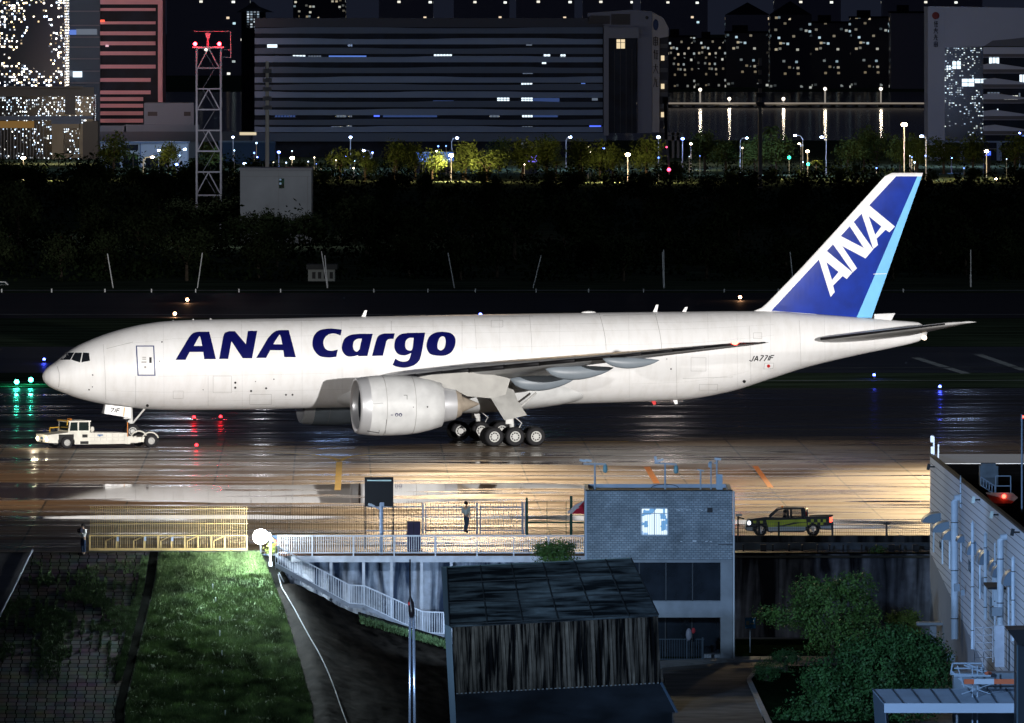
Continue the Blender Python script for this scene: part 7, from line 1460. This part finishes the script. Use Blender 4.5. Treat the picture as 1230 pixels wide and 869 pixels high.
MB().b2(X(-60), X(113), Yh2 - .8, Yh2, Z(116), Z(105)).b2(X(78), X(90.5), Yh2 - .8, Yh2, Z(138), Z(116)).b2(X(-60), X(100), Yh2 - 1.5, Yh2 - .8, Z(106), Z(104)).build('cornice', dkst, gh2); MB().b2(X(-60), X(112), Yh2 - 2, Yh2, Z(143), Z(139.5)).b2(X(-60), X(98), Yh2 - 2.6, Yh2 - 2, Z(144.5), Z(143)).b2(X(62), X(98), Yh2 - 2.5, Yh2, Z(149), Z(144)).build('ledge', mat('blue grey ledge', (.14, .16, .20), .7), gh2)
MB().b2(X(63), X(77), Yh2 - 2.5, Yh2, 0, Z(149)).b2(X(77), X(97), Yh2 - 2.5, Yh2, Z(154.5), Z(149)).b2(X(96), X(100), Yh2 - 2.5, Yh2, 0, Z(149)).b2(X(76), X(97), Yh2 - 2.5, Yh2, Z(190), Z(185)).build('stone_column', ston, gh2); MB().b2(X(100), X(118), Yh2 - 2, Yh2 + 8, 0, Z(146)).build('side_wall', mat('dim beige side', (.13, .11, .09), .8), gh2)
MB().b2(X(-60), X(41), Yh2 - .6, Yh2 - .3, Z(154), Z(145.5)).build('orange_sign', glow('orange sign', (.30, .16, .04), .55), gh2)
m = MB()
for k in range(26): px = -30 + 3.9 * k; m.b2(X(px) - .06, X(px) + .06, Yh2 - .4, Yh2 - .05, 0, Z(154 if px < 42 else 150))
m.build('mullion', mat('grey mullion', (.22, .23, .25), .5), gh2)
Yp = 2330; X = lambda px: wx(px, Yp); Z = lambda py: wz(py, Yp); pt2 = empty('banded_tower', (X(155), Yp, 0), 0, 'tower with pink lit floor bands behind the low grey annex', 'building')
MB().b2(X(74), X(120.5), Yp - 1, Yp + 20, 0, Z(-60)).build('blue_wing', mat('dim blue wing', (.030, .055, .09), .5), pt2); MB().b2(X(120.5), X(190), Yp, Yp + 20, 0, Z(-60)).build('dark_glass', glz, pt2)
pink = glow('pink lit band', (.33, .16, .16), .75); pale_p = mat('pink lit stone', (.62, .30, .34), .7)
for i, y0 in enumerate((-20, 10, 26, 38, 50, 62, 78, 94, 109, 117, 125, 134, 143)):
    MB().b2(X(120.5), X(187 if i < 7 else (181 if i < 9 else 172)), Yp - 1.0, Yp, Z(y0 + (3.4 if i < 3 else 4.5)), Z(y0)).build('floor_band', pale_p, pt2)
MB().b2(X(120.5), X(190), Yp - 1.2, Yp, Z(5.5), Z(-4)).build('top_band', pale_p, pt2); MB().b2(X(190), X(195.5), Yp - 1.4, Yp + 20, Z(124), Z(-60)).build('corner_pier', pale_p, pt2)
for i, y0 in enumerate((13, 30, 44, 56, 70, 85, 99)): MB().b2(X(74), X(120), Yp - 1.6, Yp - 1.0, Z(y0 + 1.6), Z(y0)).build('wing_band', mat('dim wing band', (.10, .11, .14), .7), pt2)
for x0, x1, y0, y1, g_ in ((80, 92, 36, 42, winb), (92, 117, 35, 42, wind), (82, 88, 85, 92, wind), (88, 99, 86, 93, winw), (121, 126, 24, 26.5, glow('red window', (1, .1, .05), 2)), (79, 82, 11, 13, winb), (127, 131, 54, 56.5, glow('pink window', (1, .6, .7), .8))):
    MB().b2(X(x0), X(x1), Yp - 1.75, Yp - 1.65, Z(y1), Z(y0)).build('window', g_, pt2)
lamp('facade_fill', (X(170), Yp - 70, 22), (X(165), Yp, 24), .38, (1, .55, .5), 90, .6, 1)  # unseen pinkish lamp added to light the banded tower
Ya = 2290; X = lambda px: wx(px, Ya); Z = lambda py: wz(py, Ya); an = empty('annex_building', (X(200), Ya, 0), 0, 'low dim grey annex with stepped roofs between the pink tower and lattice tower', 'building')
MB().b2(X(173), X(233), Ya, Ya + 20, 0, Z(124)).b2(X(150), X(240), Ya - 4, Ya, 0, Z(150)).b2(X(121), X(152), Ya - 4, Ya, 0, Z(151)).build('wall', mat('annex grey', (.09, .12, .15), .8, var=.06, scale=.1), an); MB().b2(X(177.5), X(189), Ya - .1, Ya, Z(139.5), Z(134.5)).build('window', black, an); MB().b2(X(221), X(229), Ya - .1, Ya, Z(139.5), Z(134.5)).build('window', black, an)
MB().b2(X(118), X(300), Ya - 4.6, Ya - 4, Z(170), Z(158)).build('parapet', mat('annex dark parapet', (.05, .06, .075), .8), an)
Yl = 2150; X = lambda px: wx(px, Yl); Z = lambda py: wz(py, Yl); lw = empty('low_white_building', (X(170), Yl, 0), 0, 'low white building with square recesses behind the palms at the left', 'building')
MB().b2(X(121), X(225), Yl, Yl + 10, 0, Z(171)).build('wall', mat('low white wall', (.42, .47, .52), .8), lw); MB().b2(X(120), X(226), Yl - .5, Yl + 10, Z(172.5), Z(170.5)).build('roof_edge', band, lw); MB().b2(X(168), X(169.5), Yl - .3, Yl, 0, Z(172)).build('pilaster', band, lw)
for x0, x1, y0, y1 in ((148, 166, 174, 181), (148, 166, 186, 204), (132, 144, 190, 208), (175, 200, 190, 205)): MB().b2(X(x0), X(x1), Yl - .06, Yl - .02, Z(y1), Z(y0)).build('window', glz, lw)
point('white_building_light', (X(165), Yl - 20, 12), 3500, (.6, .75, 1), 1)
Yd = 2200; o = empty('blue_lit_shed', (wx(290, Yd), Yd, 0), 0, 'long dim blue shed behind the lattice tower', 'building'); MB().b2(wx(262, Yd), wx(330, Yd), Yd, Yd + 10, 0, wz(170, Yd)).build('wall', mat('dim blue wall', (.03, .06, .10), .7), o); MB().b2(wx(262, Yd), wx(330, Yd), Yd - .5, Yd, wz(172, Yd), wz(170, Yd)).build('roof_edge', mat('dim blue edge', (.07, .11, .15), .7), o)
MB().b2(wx(288, Yd), wx(308, Yd), Yd - 1, Yd - .8, wz(162.5, Yd), wz(159, Yd)).build('lit_sign', glow('small warm sign', (.9, .75, .5), .8), o)
for px0, px1, y0, y1, lb, g_ in ((498, 545, 183, 195, 'small blue lit kiosk behind the warm lamp, middle left', glow('kiosk blue', (.12, .3, .9), .55)), (629, 645, 187, 195, 'small violet screen glowing between the trees', glow('violet screen', (.25, .2, 1), 1.4)), (1182, 1190, 182, 187, 'small blue screen by the right office block', glow('blue screen', (.05, .12, 1), 2.5)), (722, 736, 189, 196, 'pale blue lit awning left of the tall warm lamp', glow('awning blue', (.2, .35, .7), .7))):
    Yk_ = 2070; o = empty('lit_kiosk', (wx(px0, Yk_), Yk_, 0), 0, lb, 'kiosk'); MB().b2(wx(px0, Yk_), wx(px1, Yk_), Yk_, Yk_ + 3, 0, wz(y1, Yk_)).build('wall', mat('kiosk dark', (.03, .04, .06), .7), o); MB().b2(wx(px0, Yk_), wx(px1, Yk_), Yk_ - .2, Yk_ + 3, wz(y1, Yk_), wz(y0, Yk_)).build('lit_front', g_, o)
# small ground lights scattered among the trees
sg_rng = random.Random(5)
for k in range(46):
    px = sg_rng.choice([sg_rng.uniform(300, 800), sg_rng.uniform(820, 1220), sg_rng.uniform(215, 480)]); py = sg_rng.uniform(172, 205); c_ = sg_rng.choice([(.5, .7, 1), (.15, .3, 1), (.5, .7, 1), (1, .85, .6)]); p = W(px, py, 1975 + sg_rng.random() * 60)
    o = empty('garden_light', (p.x, p.y, 0), 0, 'tiny light among the trees in front of the office blocks', 'light', 'tiny lights among the trees'); MB().ball(p, sg_rng.uniform(.07, .18), 6).build('bulb', glow('tiny ' + str(c_), c_, 5), o); MB().tube([(p.x, p.y + .1, 0), (p.x, p.y + .1, p.z)], .04, 5).build('stem', lmp, o)
# ------------------------------------------------------------------ bridge
Yb = 3950; X = lambda px: wx(px, Yb); Z = lambda py: wz(py, Yb); bg = empty('river_bridge', (X(960), Yb, -4), 0, 'low lit causeway bridge over the dark river', 'bridge')
MB().b2(X(700), X(1400), Yb, Yb + 8, Z(126.5), Z(124.3)).build('deck', mat('bridge deck', (.30, .28, .25), .8), bg); MB().b2(X(700), X(1400), Yb - .3, Yb, Z(125.2), Z(123.4)).build('parapet', glow('parapet painted lamplight', (.42, .36, .30), .55), bg)  # parapet glows by itself in place of lamplight falling on it
for k in range(28): px = 805 + 14 * k; MB().b2(X(px) - .6, X(px) + .6, Yb + 2, Yb + 4, -4.5, Z(126.5)).build('pier', mat('pier dark', (.05, .05, .05), .8), bg)
MB().b2(X(700), X(1400), Yb - 20, Yb - 19, -4.5, -3.7).build('pipe_line', mat('pale pipeline', (.16, .16, .16), .8), bg)
for px, py in ((841, 108), (876, 119), (913, 108), (941, 119), (991, 107), (1058, 107), (1230, 108)):
    o = empty('bridge_lamp', (X(px), Yb - .5, Z(124)), 0, 'warm street lamp on the low river bridge', 'street lamp', 'lamps on the bridge'); MB().tube([(X(px), Yb - .5, Z(124)), (X(px), Yb - .5, Z(py))], .28, 6).build('pole', glow('pole painted lamplight', (.5, .45, .4), .5), o); MB().ball((X(px), Yb - .6, Z(py)), .62, 8).build('lamp_head', glow('bridge lamp', (1, .9, .75), 3), o)  # pole emission stands in for the light of its lamp
    point('bridge_lamp_glow', (X(px), Yb - 3, Z(py)), 700, (1, .85, .65), .5)
# ------------------------------------------------------------------ far apartment blocks
ap = [lit_grid('far flats warm', (1.9, 2.7), .34, (1, .78, .45), (.6, .85, 1), .8, (.10, .10, .14), (.62, .36), .03, True), lit_grid('far flats sparse', (2.4, 2.9), .03, (.6, .9, 1), (1, .75, .5), 2.2, (.45, .42, .5), (.7, .4), 0, True), lit_grid('far flats dense', (1.5, 2.4), .55, (1, .8, .5), (.8, .95, 1), .65, (.06, .06, .09), (.6, .4), .035, True)]  # pale base colour of the sparse flats stands in for haze
roofd = mat('far roof dark', (.012, .012, .018), .8)
def flats(px0, px1, pyt, Y, mi, roof='flat', k=0):
    x0, x1, zt = wx(px0, Y), wx(px1, Y), wz(pyt, Y); o = empty('apartment_block', ((x0 + x1) / 2, Y, -4.1), 0, None, 'building', 'far apartment blocks across the river')
    MB().b2(x0, x1, Y, Y + 25, -4.1, zt).build('wall', ap[mi], o)
    if roof == 'hip': 
        n_ = max(1, int((x1 - x0) / 16)); m = MB()
        for j in range(n_):
            a_ = x0 + (x1 - x0) * j / n_; b_ = x0 + (x1 - x0) * (j + 1) / n_; m.add([(a_, Y, zt), (b_, Y, zt), (b_, Y + 25, zt), (a_, Y + 25, zt), ((a_ + b_) / 2, Y + 12, zt + 6)], [(0, 1, 4), (1, 2, 4), (2, 3, 4), (3, 0, 4), (3, 2, 1, 0)])
        m.build('roof', roofd, o)
    else: MB().b2(x0 + 3, x0 + (x1 - x0) * .5, Y + 4, Y + 14, zt, zt + 3.5).b2(x0 - .3, x1 + .3, Y - .3, Y + 25, zt, zt + .8).build('roof', roofd, o)
    return o
fl = [(797, 835, 45, 4900, 2, 'flat', 'low far block with dense warm windows just right of the pale end wall'), (835, 872, 48, 4950, 2, 'flat', 'far block with dense warm windows behind the left end of the bridge'), (872, 925, 40, 5000, 0, 'flat', 'far block with warm rows of windows left of the cluster pole'), (925, 975, 18, 4850, 0, 'hip', 'far block with pointed roofs and one bright top window'), (975, 1022, 28, 4900, 0, 'flat', 'far block with a flat roof, middle of the river view'),
      (1022, 1070, 22, 4950, 0, 'flat', 'far block with a few warm windows, right of the middle of the river view'), (1070, 1114, 16, 4900, 1, 'flat', 'mostly dark far block next to the right portal wall'), (872, 925, 18, 5400, 1, 'hip', 'dark far block with hipped roofs rising behind the warm one'),
      (930, 1010, -30, 6200, 1, 'flat', 'tall dim tower far behind the pointed roofs'), (1060, 1180, -30, 6300, 1, 'flat', 'very tall dim tower behind the right office block'), (700, 760, -30, 6100, 1, 'flat', 'tall dim tower behind the glass stair tower'), (620, 690, -22, 6000, 1, 'flat', 'tall dim tower behind the right half of the banded office'), (545, 612, -6, 6300, 1, 'flat', 'dim tower behind the middle of the banded office'), (455, 520, -20, 6100, 1, 'flat', 'tall dim tower behind the left half of the banded office'),
      (352, 415, -34, 5800, 0, 'flat', 'tall block with brown lit strips behind the banded office roof'), (200, 300, -10, 5900, 1, 'flat', 'tall dark block behind the lattice tower'), (770, 850, -25, 6500, 1, 'flat', 'tall dim tower above the warm lit blocks')]
for i, (a_, b_, t_, Y_, mi, rf, lb) in enumerate(fl): flats(a_, b_, t_, Y_, mi, rf)['label'] = lb
Yv = 2700; o = empty('pitched_pavilion', (wx(303, Yv), Yv, 0), 0, 'dim pavilion with a curved pitched roof and blue lit panes behind the office block', 'building'); MB().prism([Vector((wx(a_, Yv), Yv, wz(b_, Yv))) for a_, b_ in ((284, 15), (296, 8), (303, 2), (310, 8), (328, 15))], (0, 12, 0)).build('roof', mat('dim roof', (.10, .11, .13), .8), o); MB().b2(wx(290, Yv), wx(318, Yv), Yv, Yv + 12, 0, wz(15, Yv)).build('wall', glz, o); MB().b2(wx(296, Yv), wx(312, Yv), Yv - .2, Yv - .02, wz(34, Yv), wz(14, Yv)).build('lit_panes', lit_grid('pavilion panes', (.8, .6), .8, (.5, .7, .9), (.8, .9, 1), 1.0), o)
# unseen lamps added to put a dim glow on the building fronts
point('front_fill', (wx(400, 2120), 2120, 20), 15000, (.36, .55, 1), 4); point('front_fill', (wx(620, 2120), 2120, 20), 15000, (.36, .55, 1), 4); point('front_fill', (wx(800, 2170), 2190, 24), 13000, (.95, .8, .75), 4)
point('front_fill', (wx(1150, 2160), 2160, 16), 19000, (.48, .62, 1), 4); point('front_fill', (wx(60, 2200), 2200, 10), 16000, (1, .75, .5), 3); point('front_fill', (wx(200, 2230), 2230, 26), 14000, (.7, .8, 1), 3)

# low scrub that closes the belt of trees down to the ground
r_ = np.random.RandomState(77); lobes = []
for k in range(900):
    Y = 1245 + 900 * r_.rand() ** 1.4; hw_ = 680 * Y / F; lobes.append((r_.uniform(-hw_, hw_), Y, r_.uniform(.3, 1.6), r_.uniform(2, 4.5), 2.5, r_.uniform(.9, 2.0)))
for k in range(46): lobes.append((wx(200 + k * 5.2, 1436), 1436 + r_.uniform(-6, 4), r_.uniform(1.0, 2.2), 1.4, 1.4, r_.uniform(1.6, 2.5)))
lobes = [l for l in lobes if 1425 < l[1] < 1447 or not (Y_ := l[1]) < 1475 or not (205 < CX + l[0] * F / l[1] < 405) or l[1] < 1400 and l[2] < 1.0]
v, f_ = crown(lobes, 70000, .30, 5); raw_mesh('undergrowth', v, f_, mat('scrub leaves', (.010, .016, .007), .95, var=.5, scale=.5, spec=0), kind='stuff')
